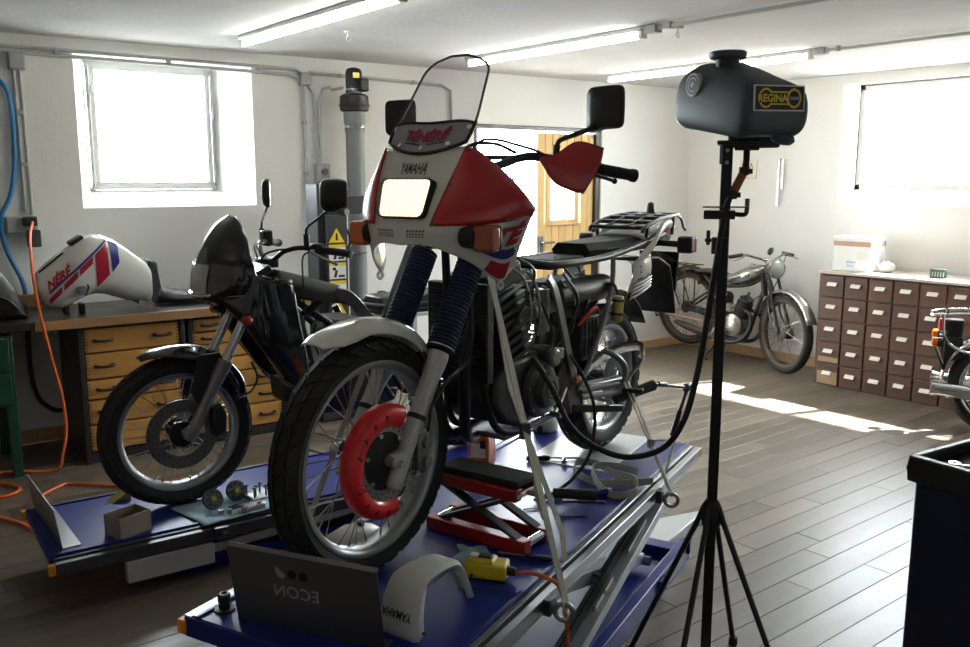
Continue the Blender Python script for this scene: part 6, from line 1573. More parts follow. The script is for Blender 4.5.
# fairing: rows from nose to body side
RB = [
 [(1.365, 0, .885), (1.345, .085, .885), (1.27, .135, .880), (1.17, .155, .84)],
 [(1.375, 0, .905), (1.352, .10, .91), (1.26, .165, .93), (1.15, .180, .93)],
 [(1.358, 0, 1.045), (1.332, .105, 1.045), (1.25, .165, 1.045), (1.165, .175, 1.02)],
 [(1.325, 0, 1.12), (1.298, .10, 1.115), (1.235, .145, 1.105), (1.175, .155, 1.08)],
 [(1.268, 0, 1.20), (1.250, .078, 1.195), (1.21, .115, 1.175), (1.175, .13, 1.14)],
 [(1.205, 0, 1.246), (1.195, .055, 1.238), (1.182, .085, 1.21), (1.175, .095, 1.175)],
]
fb = surf(RB)
fa2 = P2('fairing', MB().grid(lambda a, b: mir(fb(abs(a * 2 - 1), b), 1 if a >= 0.5 else -1), 48, 30), 'black_gloss', solid=0.004, ang=70)
HLm = MB().grid(lambda a, b: mir(fb(abs(a * 2 - 1) * 0.33, 0.22 + 0.175 * b), 1 if a >= 0.5 else -1) + Vector((0.004 + 0.004 * math.sin(PI * b), 0, 0)), 20, 8)
P2('headlamp', HLm, 'lens_clear', solid=0.006, ang=70)
P2('headlamp_trim', MB().tube([mir(fb(abs(-1 + 2 * i / 20) * 0.42, 0.205), 1 if i >= 10 else -1) + Vector((0.006, 0, 0)) for i in range(21)], 0.006, 6), 'chrome')
lettering('lettering', 'FUNDURO', 'decal_white', fa2, lambda u, v: fb(0.70 + u * 1.6, 0.14 + v * 1.2 + u * 0.1) + Vector((0, 0.004, 0)), 0.14, 0.012)
# side cowls running down to the belly
for s in (1, -1):
    CW = [[(1.30, .125, .93), (1.18, .178, .99), (1.10, .185, .985), (1.00, .17, .965)],
          [(1.29, .130, .87), (1.20, .185, .82), (1.10, .20, .80), (0.98, .185, .79)],
          [(1.215, .135, .78), (1.16, .19, .70), (1.06, .20, .66), (0.95, .185, .62)],
          [(1.12, .130, .64), (1.06, .175, .545), (1.0, .185, .50), (0.93, .175, .47)],
          [(1.04, .115, .50), (1.0, .150, .46), (0.95, .155, .435), (0.90, .15, .43)]]
    cf = surf(CW)
    c_ = P2('side_cowl', MB().grid(lambda a, b: mir(cf(a, b), s), 20, 22), 'black_gloss', solid=0.004 if s > 0 else 0.004, ang=70)
    sg = P2('signal_stalk', MB().cyl((1.215, s * 0.15, 0.812), (1.218, s * 0.20, 0.812), 0.018, n=12), 'black')
    MB().ball((1.222, s * 0.215, 0.812), (0.022, 0.03, 0.022)).obj('signal_lens', 'amber_dark', sg)
    for x, z in ((1.02, 0.95), (0.945, 0.60)):
        MB().cyl((x, s * 0.18, z), (x, s * 0.192, z), 0.008, n=10).obj('cowl_screw', 'steel', c_)
    MB().tube([mir(cf(0.995, i / 12), s) + Vector((0, s * 0.002, 0)) for i in range(1, 10)], 0.0035, 6).obj('cowl_edge', 'steel', c_)
P2('belly_pan', MB().loft([[Vector((x, y, z)) for y, z in ((-w, z1), (-w * 0.7, z0), (w * 0.7, z0), (w, z1))] for x, w, z0, z1 in ((1.02, .10, .40, .50), (0.9, .15, .33, .47), (0.6, .15, .31, .42), (0.45, .12, .33, .40))]), 'black', bevel=0.01)
# handlebar, mirrors
hb = [(1.03, 0, 1.045), (1.035, 0.07, 1.05), (1.02, 0.14, 1.085), (0.985, 0.22, 1.105), (0.93, 0.28, 1.10), (0.835, 0.385, 1.085)]
P2('handlebar', MB().tube([mir(q, -1) for q in reversed(hb[1:])] + hb, 0.011, 10, 5), 'black_metal')
P2('bar_riser', MB().box((1.045, 0, 1.03), (0.06, 0.14, 0.04)), 'black_metal', bevel=0.008)
for s in (1, -1):
    a = mir(hb[4], s).lerp(mir(hb[5], s), 0.15); b = mir(hb[5], s); d = (b - a).normalized()
    P2('grip', MB().lathe([(0.022, 0), (0.016, 0.008), (0.0165, 0.12), (0.019, 0.125), (0.019, 0.135), (0.010, 0.137)], a, d, 14), 'rubber')
    P2('switch_block', MB().box(a - d * 0.02 + Vector((0, 0, 0.004)), (0.05, 0.05, 0.045)), 'black', bevel=0.01)
    P2('lever', MB().tube([a + Vector((0.03, 0, 0)), a + Vector((0.055, s * 0.02, -0.005)), a + Vector((0.02, s * 0.10, -0.035)), a + Vector((-0.005, s * 0.13, -0.05))], 0.006, 6, 4).ball(a + Vector((-0.005, s * 0.13, -0.05)), 0.009), 'engine_light')
    base = mir((0.965, 0.255, 1.11), s)
    P2('mirror_mount', MB().cyl(base, base + Vector((0, 0, 0.055)), 0.012), 'black')
    tip = Vector((0.895, s * 0.335, 1.275))
    P2('mirror_stem', MB().tube([base + Vector((0, 0, 0.05)), base + Vector((-0.005, s * 0.005, 0.085)), base + Vector((-0.045, s * 0.055, 0.13)), tip], 0.006, 8, 5), 'black_metal')
    mc = Vector((0.885, s * 0.365, 1.335))
    def mr(k, dx):
        o_ = []
        for i in range(24):
            a_ = 2 * PI * i / 24; e = 0.55
            y_ = 0.066 * math.copysign(abs(math.cos(a_)) ** e, math.cos(a_)); z_ = 0.064 * math.copysign(abs(math.sin(a_)) ** e, math.sin(a_))
            if z_ < 0 and y_ * s < 0: z_ *= 1.2
            o_.append(mc + Vector((dx - y_ * k * s * 0.45, y_ * k + dx * s * 0.45, z_ * k)))
        return o_
    mo = P2('mirror', MB().loft([mr(.92, -.012), mr(1, -.006), mr(.97, .008), mr(.8, .02), mr(.4, .026)]), 'black', ang=50)
    MB().loft([mr(.9, -.0125), mr(.88, -.0135)]).obj('mirror_glass', 'chrome', mo)
P2('brake_reservoir', MB().box((0.965, -0.20, 1.14), (0.045, 0.06, 0.04)), 'black', bevel=0.008)
P2('clutch_cable', MB().tube([(0.94, 0.24, 1.09), (0.96, 0.20, 1.06), (0.945, 0.16, 0.95), (0.93, 0.13, 0.80), (0.92, 0.10, 0.68)], 0.004, 6, 5).tube([(0.97, 0.22, 1.10), (1.05, 0.12, 1.09), (1.08, 0.03, 1.05), (1.07, 0.0, 0.95)], 0.005, 6, 5).tube([(0.97, -0.22, 1.10), (1.06, -0.10, 1.10), (1.08, -0.02, 1.05)], 0.005, 6, 5), 'black')
P2('fork_clamp', MB().box((1.10, 0, 1.0), (0.07, 0.24, 0.035), Matrix.Rotation(R_(28), 3, 'Y')), 'engine_grey', bevel=0.008)
# black under-tank covers, frame, engine
tf = [[(1.02, .06, 1.0), (0.90, .08, .965), (0.82, .09, .94), (0.74, .09, .915)], [(1.04, .13, .955), (0.92, .15, .925), (0.83, .15, .900), (0.75, .14, .88)], [(1.02, .15, .885), (0.92, .16, .865), (0.84, .16, .850), (0.76, .145, .84)]]
tff = surf(tf)
for s in (1, -1): P2('tank_cover', MB().grid(lambda a, b: mir(tff(a, b), s), 14, 8), 'dull_black', solid=0.005, ang=60)
P2('airbox_lid', MB().loft([[Vector((x, y, z)) for y, z in ((-w, z0), (-w * .6, z0 + .05), (w * .6, z0 + .05), (w, z0))] for x, w, z0 in ((1.02, .08, .95), (0.92, .12, .91), (0.82, .12, .885), (0.74, .09, .86))]), 'dull_black', bevel=0.008)
for s in (1, -1):
    for pth in ([(1.03, s * .04, .93), (0.88, s * .11, .80), (0.76, s * .14, .70), (0.62, s * .14, .52)], [(0.97, s * .05, .74), (0.90, s * .12, .82), (0.80, s * .13, .86), (0.55, s * .12, .80), (0.2, s * .12, .80), (-0.25, s * .11, .88)], [(0.60, s * .14, .52), (0.5, s * .14, .36)], [(0.66, s * .13, .79), (0.56, s * .14, .60), (0.45, s * .14, .40)]):
        P2('frame_tube', MB().tube(pth, 0.016, 10, 4), 'black_metal')
P2('frame_beam', MB().ribbon([(0.78, 0.14, 0.885), (0.72, 0.145, 0.865), (0.66, 0.15, 0.80), (0.60, 0.15, 0.72)], 0.055, 0.02, 4, wdir=(0, 0.2, 1)), 'engine_light', ang=50)
P2('radiator', MB().box((0.93, 0, 0.66), (0.04, 0.28, 0.28), Matrix.Rotation(R_(12), 3, 'Y')), 'black_metal', bevel=0.006)
P2('engine_block', MB().prism([(0.84, .40), (0.88, .50), (0.80, .60), (0.78, .76), (0.64, .76), (0.62, .60), (0.46, .56), (0.42, .42), (0.52, .34), (0.76, .34)], lambda u, v, t: (u, t, v), -0.11, 0.11), 'engine_grey', bevel=0.016)
P2('engine_cover', MB().lathe([(0.10, 0.10), (0.10, 0.13), (0.085, 0.15), (0.03, 0.155)], (0.66, 0, 0.46), (0, 1, 0), 30), 'engine_grey')
P2('coolant_cap', MB().cyl((0.88, 0.09, 0.775), (0.87, 0.09, 0.81), 0.018).ball((0.86, 0.12, 0.745), (0.03, 0.02, 0.02)), 'engine_light')
P2('fuel_line', MB().tube([(0.905, 0.17, 0.73), (0.90, 0.18, 0.76), (0.91, 0.17, 0.70), (0.88, 0.16, 0.62)], 0.006, 6, 4), 'black')
P2('seat_rail_cover', MB().loft([[Vector((x, y, z)) for y, z in ((-w, z0), (-w * .8, z0 + .04), (w * .8, z0 + .04), (w, z0), (w * .8, z0 - .05), (-w * .8, z0 - .05))] for x, w, z0 in ((0.52, .10, .80), (0.2, .12, .80), (-0.1, .12, .84), (-0.4, .09, .90))]), 'black', bevel=0.01)
P2('tail_lamp', MB().box((-0.42, 0, 0.89), (0.03, 0.14, 0.06)), 'tail_red', bevel=0.01)
for s in (1, -1): P2('swing_arm', MB().bar((0.42, s * .10, .38), (-0.04, s * .105, .32), 0.03, 0.05, up=(0, 1, 0)), 'black_metal', bevel=0.006)
P2('foot_peg', MB().bar((0.60, 0.15, 0.36), (0.60, 0.25, 0.36), 0.03, 0.02), 'black', bevel=0.004)
P2('cowl_stay', MB().bar((1.06, 0.165, 0.53), (0.965, 0.19, 0.445), 0.035, 0.012), 'charcoal', bevel=0.005)
P2('horn_hose', MB().tube([(1.19, 0.15, 0.62), (1.17, 0.16, 0.55), (1.20, 0.15, 0.49), (1.26, 0.12, 0.47)], 0.005, 6, 4), 'black')

# ================================================================== vintage motorcycle in the corner
BV = thing('vintage_motorcycle', 'rusty vintage motorcycle on its stand in the far corner', 'motorcycle', FV.o, FV.deg)
def PV(name, mb, m, **k): return mb.obj(name, m, BV, **k)
SV = -20.0
def rot_steer(p, piv=(0.86, 0), a=SV):
    a = R_(a); x, y = p[0] - piv[0], p[1] - piv[1]
    return Vector((piv[0] + x * math.cos(a) - y * math.sin(a), piv[1] + x * math.sin(a) + y * math.cos(a), p[2]))
rwv = wheel(BV, 'rear_wheel', -0.02, 0.435, 0.350, 0.07, 0.292, hub_r=0.04, hub_w=0.09, n=32, tyre='old_rubber', rim='rust', hubm='rust', spokem='old_chrome', tread=False)
fc = rot_steer((1.065, 0, 0.335))
fwv = wheel(BV, 'front_wheel', fc.x, 0.335, 0.335, 0.07, 0.277, hub_r=0.045, hub_w=0.09, n=32, tyre='old_rubber', rim='rust', hubm='rust', spokem='old_chrome', steer=SV, tread=True, nblk=50, yoff=fc.y)
def fend(name, c, R, a0, a1, w, m, steer=0.0):
    rings = []
    for i in range(21):
        a = R_(a0 + (a1 - a0) * i / 20); ca, sa = math.cos(a), math.sin(a)
        row = []
        for y, dr in ((-w, -0.022), (-w * .75, -0.004), (0, 0.004), (w * .75, -0.004), (w, -0.022)):
            p = Vector((c[0] + (R + dr) * ca, y, c[1] + (R + dr) * sa))
            row.append(rot_steer(p) if steer else p)
        rings.append(row)
    return PV(name, MB().loft(rings, closed=False, cap=False), m, solid=0.003, ang=60)
fend('rear_fender', (-0.02, 0.435), 0.385, 25, 200, 0.052, 'rust')
fend('front_fender', (1.065, 0.335), 0.372, 20, 165, 0.050, 'old_chrome', 1)
# frame
for pth, r in (([(0.80, 0, 0.80), (0.62, 0, 0.70), (0.30, 0, 0.66)], 0.016), ([(0.80, 0, 0.72), (0.72, 0, 0.50), (0.64, 0, 0.26), (0.55, 0, 0.20), (0.35, 0, 0.22)], 0.018),
               ([(0.31, 0, 0.66), (0.33, 0, 0.40), (0.36, 0, 0.24)], 0.016), ([(0.32, -0.03, 0.36), (0.15, -0.06, 0.41), (-0.02, -0.06, 0.435)], 0.014), ([(0.32, 0.03, 0.36), (0.15, 0.06, 0.41), (-0.02, 0.06, 0.435)], 0.014),
               ([(0.30, -0.02, 0.66), (0.15, -0.055, 0.55), (-0.02, -0.06, 0.435)], 0.010), ([(0.30, 0.02, 0.66), (0.15, 0.055, 0.55), (-0.02, 0.06, 0.435)], 0.010)):
    PV('frame_tube', MB().tube(pth, r, 10, 4), 'black_metal')
PV('steering_head', MB().cyl((0.795, 0, 0.62), (0.755, 0, 0.88), 0.026), 'black_metal')
# girder fork
for s in (-1, 1):
    PV('fork_girder', MB().tube([rot_steer(q) for q in ((1.065, s * 0.06, 0.335), (0.96, s * 0.055, 0.56), (0.86, s * 0.045, 0.80), (0.82, s * 0.04, 0.88))], 0.013, 8, 3), 'black_metal')
    PV('fork_brace', MB().tube([rot_steer(q) for q in ((1.065, s * 0.06, 0.335), (0.93, s * 0.055, 0.46), (0.88, s * 0.05, 0.60))], 0.008, 8, 3), 'black_metal')
PV('fork_spring', MB().lathe([(0.02, 0)] + [q for k in range(8) for q in ((0.022, k * 0.025 + 0.005), (0.028, k * 0.025 + 0.015))] + [(0.02, 0.21)], rot_steer((0.90, 0, 0.60)), (-0.38, 0.0, 0.9), 14), 'black_metal', ang=20)
hbv = [rot_steer(q) for q in ((0.68, -0.30, 0.955), (0.73, -0.21, 0.975), (0.79, -0.08, 0.94), (0.80, 0.0, 0.93), (0.79, 0.08, 0.94), (0.75, 0.19, 0.975), (0.74, 0.265, 0.96))]
PV('handlebar', MB().tube(hbv, 0.011, 8, 5), 'old_chrome')
for a, b in ((hbv[0], hbv[1]), (hbv[-1], hbv[-2])):
    d = (a - b).normalized(); PV('grip', MB().cyl(a - d * 0.10, a + d * 0.02, 0.016, n=12), 'rubber')
    PV('lever', MB().tube([a - d * 0.12 + Vector((0.02, 0, 0)), a - d * 0.05 + Vector((0.05, 0, -0.015)), a + d * 0.02 + Vector((0.05, 0, -0.03))], 0.005, 6, 3), 'old_chrome')
hc = rot_steer((0.90, 0, 0.865)); hd = (rot_steer((1.9, 0, 0.865)) - hc).normalized()
hv = PV('headlamp', MB().lathe([(0.01, -0.10), (0.045, -0.085), (0.07, -0.04), (0.082, 0.0), (0.086, 0.012), (0.08, 0.02)], hc, hd, 24), 'old_chrome')
MB().lathe([(0.076, 0.016), (0.06, 0.026), (0.02, 0.032)], hc, hd, 24).obj('headlamp_lens', 'lens_clear', hv)
PV('horn', MB().lathe([(0.015, 0), (0.035, 0.01), (0.035, 0.03), (0.02, 0.04)], rot_steer((0.76, 0.06, 0.99)), (-0.5, -0.6, 0.4), 16), 'black_metal')
PV('control_cable', MB().tube([hbv[1], hbv[2] + Vector((0.06, -0.02, -0.02)), (0.80, 0.03, 0.70), (0.65, 0, 0.55)], 0.004, 6, 5).tube([hbv[5], hbv[4] + Vector((0.08, 0, 0.0)), (0.86, 0.03, 0.70), (0.70, 0, 0.45)], 0.004, 6, 5), 'black')
# tank
rings = []
for x, z0, h, w in ((0.36, 0.70, .02, .02), (0.40, 0.70, .04, .06), (0.50, 0.71, .065, .09), (0.62, 0.745, .085, .105), (0.72, 0.775, .08, .095), (0.775, 0.80, .05, .06), (0.79, 0.805, .02, .02)):
    rings.append([Vector((x, w * math.cos(a), z0 + 0.03 + h * math.sin(a) * (1.0 if math.sin(a) > 0 else 0.7))) for a in [2 * PI * k / 20 for k in range(20)]])
tv = PV('fuel_tank', MB().loft(rings), 'old_chrome', ang=60)
MB().cyl((0.66, 0, 0.855), (0.665, 0, 0.885), 0.025).obj('filler_cap', 'steel', tv)
MB().loft([[Vector((x, s_ * (w + 0.002), z)) for z in (z0, z1)] for x, z0, z1, w in ((0.50, .70, .75, .088), (0.60, .73, .78, .103), (0.70, .76, .81, .096)) for s_ in (-1,)], closed=False, cap=False).obj('tank_badge', 'black_metal', tv)
# saddle and springs, rack
rings = []
for x, w, z0 in ((0.10, .09, .77), (0.13, .115, .785), (0.20, .12, .79), (0.28, .08, .785), (0.36, .05, .775), (0.42, .03, .76)):
    rings.append([Vector((x, w * math.cos(a), z0 + 0.022 * math.sin(a))) for a in [2 * PI * k / 16 for k in range(16)]])
PV('saddle', MB().loft(rings), 'leather', ang=60)
for s in (-1, 1): PV('saddle_spring', MB().lathe([(0.012, 0)] + [q for k in range(5) for q in ((0.016, k * .018 + .005), (0.022, k * .018 + .012))] + [(0.012, .10)], (0.14, s * 0.06, 0.665), (0, 0, 1), 12), 'rust', ang=20)
PV('saddle_clamp', MB().tube([(0.30, 0, 0.66), (0.31, 0, 0.73), (0.34, 0, 0.765)], 0.012, 8, 2), 'black_metal')
rk_ = MB().b2(-0.30, 0.07, -0.085, -0.07, 0.825, 0.833).b2(-0.30, 0.07, 0.07, 0.085, 0.825, 0.833)
for x in (-0.30, -0.22, -0.14, -0.06, 0.02, 0.06): rk_.b2(x, x + 0.012, -0.085, 0.085, 0.827, 0.835)
PV('luggage_rack', rk_, 'rust', bevel=0.002)
for s in (-1, 1):
    for x in (-0.02, -0.24): PV('rack_stay', MB().tube([(x, s * 0.078, 0.827), (-0.02 + (x + 0.02) * 0.2, s * 0.075, 0.45)], 0.007, 6), 'rust')
PV('tail_lamp', MB().lathe([(0.02, 0), (0.025, 0.02), (0.02, 0.035)], (-0.385, 0, 0.60), (-1, 0, 0.2), 14), 'tail_red')
# engine
PV('crankcase', MB().lathe([(0.06, -0.09), (0.095, -0.075), (0.10, -0.06), (0.10, 0.06), (0.095, 0.075), (0.06, 0.09)], (0.52, 0, 0.34), (0, 1, 0), 28), 'old_chrome', ang=40)
PV('gearbox', MB().prism([(0.30, .26), (0.45, .24), (0.47, .38), (0.42, .45), (0.32, .42)], lambda u, v, t: (u, t, v), -0.085, 0.085), 'engine_grey', bevel=0.02, seg=3)
cd = Vector((0.35, 0, 0.94)).normalized()
mb = MB()
for k in range(9): mb.lathe([(0.03, 0), (0.072, 0), (0.072, 0.006), (0.03, 0.006)], Vector((0.555, 0, 0.42)) + cd * (k * 0.016), cd, 20)
PV('cylinder_fins', mb, 'engine_grey', ang=30)
PV('cylinder_head', MB().lathe([(0.03, 0.14), (0.06, 0.145), (0.065, 0.17), (0.03, 0.19), (0.012, 0.20), (0.012, 0.23)], Vector((0.555, 0, 0.42)), cd, 20), 'engine_grey')
PV('carburettor', MB().cyl((0.54, 0, 0.50), (0.44, -0.02, 0.50), 0.022).cyl((0.46, -0.02, 0.45), (0.46, -0.02, 0.56), 0.024), 'old_chrome')
PV('tool_drum', MB().lathe([(0.03, -0.01), (0.052, 0), (0.055, 0.02), (0.055, 0.20), (0.05, 0.22), (0.02, 0.225)], (0.26, -0.05, 0.555), (0.97, 0, 0.12), 24), 'black_metal')
PV('crank_arm', MB().bar((0.36, -0.095, 0.30), (0.30, -0.105, 0.20), 0.014, 0.02).bar((0.36, 0.095, 0.30), (0.42, 0.105, 0.40), 0.014, 0.02).b2(0.27, 0.33, -0.17, -0.10, 0.185, 0.205), 'old_chrome', bevel=0.003)
PV('chain_wheel', MB().torus((0.36, -0.088, 0.30), (0, 1, 0), 0.06, 0.006, 30, 6), 'dark_steel')
PV('chain_guard', MB().bar((0.34, -0.07, 0.37), (0.0, -0.075, 0.50), 0.006, 0.045, up=(0, 1, 0)), 'black_metal', bevel=0.002)
PV('exhaust_pipe', MB().tube([(0.60, -0.03, 0.48), (0.69, -0.06, 0.46), (0.72, -0.08, 0.36), (0.66, -0.10, 0.24), (0.52, -0.10, 0.19), (0.36, -0.10, 0.21)], 0.017, 10, 5).tube([(0.60, 0.03, 0.48), (0.72, 0.05, 0.44), (0.74, 0.06, 0.32), (0.66, 0.06, 0.21), (0.50, 0.06, 0.18)], 0.017, 10, 5), 'black_metal')
PV('muffler', MB().lathe([(0.017, 0), (0.032, 0.05), (0.034, 0.30), (0.02, 0.45)], (0.36, -0.10, 0.21), (-0.97, -0.02, 0.20), 16), 'rust')
for s in (-1, 1):
    PV('stand_leg', MB().tube([(0.36, s * 0.05, 0.22), (0.35, s * 0.07, 0.14), (0.30, s * 0.12, 0.06), (0.29, s * 0.13, 0.008), (0.32, s * 0.135, 0.008)], 0.010, 8, 4), 'rust')
PV('stand_bridge', MB().cyl((0.345, -0.075, 0.13), (0.345, 0.075, 0.13), 0.008, n=8), 'rust')
PV('air_pump', MB().cyl((0.25, -0.085, 0.335), (-0.22, -0.085, 0.36), 0.012, n=8), 'kraft')
PV('brake_arm', MB().bar((fc.x, fc.y - 0.05, 0.335), (fc.x - 0.10, fc.y - 0.0, 0.42), 0.008, 0.018), 'rust')

# ================================================================== chrome tail of the bike at the right edge
FC_ = Fr((5.93, 2.25, 0), -65)
BC = thing('chrome_motorcycle', 'black motorcycle with chrome rear rack beside the brown cabinet', 'motorcycle', FC_.o, FC_.deg)
def PC(name, mb, m, **k): return mb.obj(name, m, BC, **k)
wheel(BC, 'rear_wheel', 0.0, 0.31, 0.31, 0.115, 0.235, hub_r=0.06, hub_w=0.13, n=36, rim='chrome', tread=False)
wheel(BC, 'front_wheel', 1.32, 0.32, 0.32, 0.09, 0.25, hub_r=0.04, hub_w=0.11, n=36, rim='chrome', tread=False)
def fendc(name, c, R, a0, a1, w, m):
    rings = []
    for i in range(21):
        a = R_(a0 + (a1 - a0) * i / 20)
        rings.append([Vector((c[0] + (R + dr) * math.cos(a), y, c[1] + (R + dr) * math.sin(a))) for y, dr in ((-w, -0.02), (-w * .7, 0), (w * .7, 0), (w, -0.02))])
    return PC(name, MB().loft(rings, closed=False, cap=False), m, solid=0.003, ang=60)
fendc('rear_fender', (0, 0.31), 0.36, 40, 178, 0.075, 'chrome')
fendc('front_fender', (1.32, 0.32), 0.36, 20, 160, 0.06, 'chrome')
for s in (-1, 1):
    PC('rack_tube', MB().tube([(0.18, s * 0.13, 0.78), (-0.02, s * 0.13, 0.79), (-0.30, s * 0.12, 0.775), (-0.42, s * 0.08, 0.76), (-0.435, 0, 0.755)], 0.010, 8, 5), 'chrome')
    PC('rack_stay', MB().tube([(-0.36, s * 0.11, 0.77), (-0.34, s * 0.13, 0.62), (-0.22, s * 0.14, 0.54), (0.05, s * 0.14, 0.53)], 0.010, 8, 5), 'chrome')
    PC('grab_rail', MB().tube([(-0.10, s * 0.13, 0.60), (-0.12, s * 0.13, 0.82), (-0.06, s * 0.12, 0.90), (0.02, s * 0.10, 0.90)], 0.010, 8, 5), 'chrome')
    sg = PC('signal_stalk', MB().cyl((-0.36, s * 0.07, 0.60), (-0.37, s * 0.16, 0.60), 0.010), 'black')
    MB().lathe([(0.026, -0.02), (0.034, 0.0), (0.032, 0.015)], (-0.37, s * 0.175, 0.60), (1, 0, 0), 16).obj('signal_housing', 'black', sg)
    MB().lathe([(0.033, 0.0), (0.03, 0.025), (0.012, 0.034)], (-0.385, s * 0.175, 0.60), (-1, 0, 0), 16).obj('signal_lens', 'amber', sg)
    PC('muffler', MB().lathe([(0.02, 0), (0.035, 0.06), (0.045, 0.20), (0.045, 0.62), (0.05, 0.66), (0.04, 0.665), (0.02, 0.64)], (0.26, s * 0.17, 0.27), (-1, 0, 0.05), 24), 'chrome')
    PC('shock', MB().lathe([(0.018, 0)] + [q for k in range(10) for q in ((0.022, .03 + k * .024), (0.032, .04 + k * .024))] + [(0.018, .32)], (0.02, s * 0.12, 0.34), (0.25, 0, 1), 14), 'chrome', ang=20)
    PC('fork_leg', MB().tube([(1.32, s * 0.09, 0.32), (1.00, s * 0.09, 0.92)], 0.022, 10), 'chrome')
    PC('exhaust_pipe', MB().tube([(0.85, s * 0.08, 0.55), (0.95, s * 0.13, 0.40), (0.80, s * 0.16, 0.27), (0.26, s * 0.17, 0.27)], 0.02, 10, 5), 'chrome')
for x in (-0.10, -0.22, -0.34): PC('rack_bar', MB().tube([(x, -0.125, 0.785), (x, 0.125, 0.785)], 0.008, 8), 'chrome')
tl = PC('tail_lamp_housing', MB().b2(-0.34, -0.24, -0.05, 0.05, 0.62, 0.73), 'black', bevel=0.012)
MB().b2(-0.385, -0.335, -0.055, 0.055, 0.655, 0.735).obj('tail_lamp_lens', 'tail_red', tl, bevel=0.012)
PC('plate_holder', MB().box((-0.375, 0, 0.50), (0.012, 0.20, 0.20), Matrix.Rotation(R_(-22), 3, 'Y')), 'black', bevel=0.006)
PC('plate_bracket', MB().prism([(-0.34, 0.62), (-0.24, 0.62), (-0.22, 0.50), (-0.34, 0.44)], lambda u, v, t: (u, t, v), -0.06, 0.06), 'black', bevel=0.006)
rings = []
for x, w, z0, h in ((-0.12, .10, .74, .03), (-0.08, .14, .76, .05), (0.2, .145, .75, .055), (0.45, .13, .735, .05), (0.58, .09, .75, .03)):
    rings.append([Vector((x, w * math.copysign(abs(math.cos(a)) ** .6, math.cos(a)), z0 + h * math.copysign(abs(math.sin(a)) ** .6, math.sin(a)))) for a in [2 * PI * k / 20 for k in range(20)]])
PC('seat', MB().loft(rings), 'leather', ang=50)
rings = []
for x, w, z0, h in ((0.52, .05, .80, .03), (0.58, .10, .82, .07), (0.75, .135, .84, .10), (0.92, .13, .86, .10), (1.0, .08, .87, .06)):
    rings.append([Vector((x, w * math.copysign(abs(math.cos(a)) ** .7, math.cos(a)), z0 + h * math.copysign(abs(math.sin(a)) ** .7, math.sin(a)))) for a in [2 * PI * k / 20 for k in range(20)]])
PC('fuel_tank', MB().loft(rings), 'black_gloss', ang=50)
PC('engine_block', MB().prism([(0.50, .28), (0.85, .28), (0.90, .42), (0.85, .62), (0.62, .66), (0.48, .48)], lambda u, v, t: (u, t, v), -0.14, 0.14), 'engine_light', bevel=0.02)
PC('frame_tube', MB().tube([(1.02, 0, 0.85), (0.55, 0, 0.74), (0.0, 0.1, 0.66)], 0.016, 8, 4).tube([(1.02, 0, 0.80), (0.95, 0, 0.40), (0.75, 0, 0.25), (0.35, 0, 0.26)], 0.018, 8, 4).tube([(0.42, 0.1, 0.33), (0, 0.1, 0.31)], 0.018, 8).tube([(0.42, -0.1, 0.33), (0, -0.1, 0.31)], 0.018, 8), 'black_metal')
PC('handlebar', MB().tube([(0.78, -0.36, 1.05), (0.88, -0.25, 1.06), (0.99, -0.08, 0.98), (0.99, 0.08, 0.98), (0.88, 0.25, 1.06), (0.78, 0.36, 1.05)], 0.011, 8, 5), 'chrome')
PC('headlamp', MB().lathe([(0.03, -0.12), (0.08, -0.05), (0.095, 0), (0.085, 0.015), (0.02, 0.03)], (1.14, 0, 0.88), (1, 0, 0), 24), 'chrome')

# ================================================================== tank on a pipe stand
PX, PY = 2.20, 1.64
ST_ = Fr((PX, PY, 0), 36.7)          # local x = away from the camera, y = to the left
t = thing('pipe_stand', 'black four legged pole stand holding the dark tank aloft', 'stand', ST_.o, ST_.deg)
MB().b2(-0.016, 0.016, -0.016, 0.016, 0.02, 1.725).obj('pole', 'black_metal', t, bevel=0.003)
MB().lathe([(0.026, 0.53), (0.03, 0.54), (0.03, 0.60), (0.02, 0.62)], n=16).obj('collar', 'black_metal', t)
for a in (-20, 70, 160, 250):
    c, s = math.cos(R_(a)), math.sin(R_(a))
    l_ = MB().tube([(0.022 * c, 0.022 * s, 0.60), (0.04 * c, 0.04 * s, 0.55), (0.27 * c, 0.27 * s, 0.012)], 0.009, 8).obj('leg', 'black_metal', t)
    MB().lathe([(0.012, 0.0), (0.016, 0.003), (0.014, 0.03)], (0.27 * c, 0.27 * s, 0), (0, 0, 1), 12).obj('foot', 'rubber', l_)
br = MB().b2(-0.05, 0.05, -0.03, 0.06, 1.50, 1.525).box((0, 0, 1.535), (0.06, 0.13, 0.004)).obj('clamp_bracket', 'black_metal', t, bevel=0.004)
MB().tube([(0, -0.016, 1.515), (0, -0.05, 1.512), (0, -0.062, 1.52), (0, -0.063, 1.56)], 0.007, 8, 3).obj('hook', 'black_metal', br)
MB().box((0, 0.01, 1.42), (0.05, 0.05, 0.05)).cyl((0, 0.03, 1.435), (0, 0.055, 1.435), 0.006).cyl((0, 0.045, 1.42), (0, 0.045, 1.465), 0.006).obj('height_clamp', 'black_metal', t, bevel=0.004)
MB().box((0, -0.03, 1.722), (0.10, 0.12, 0.012)).b2(-0.01, 0.01, -0.09, -0.02, 1.70, 1.72).b2(-0.006, 0.006, 0.012, 0.022, 1.66, 1.72).obj('head_plate', 'black_metal', t, bevel=0.003)
for z in (1.70, 1.665): MB().cyl((-0.03, -0.0, z), (0.03, 0.0, z), 0.006, n=8).obj('bolt', 'steel', t)

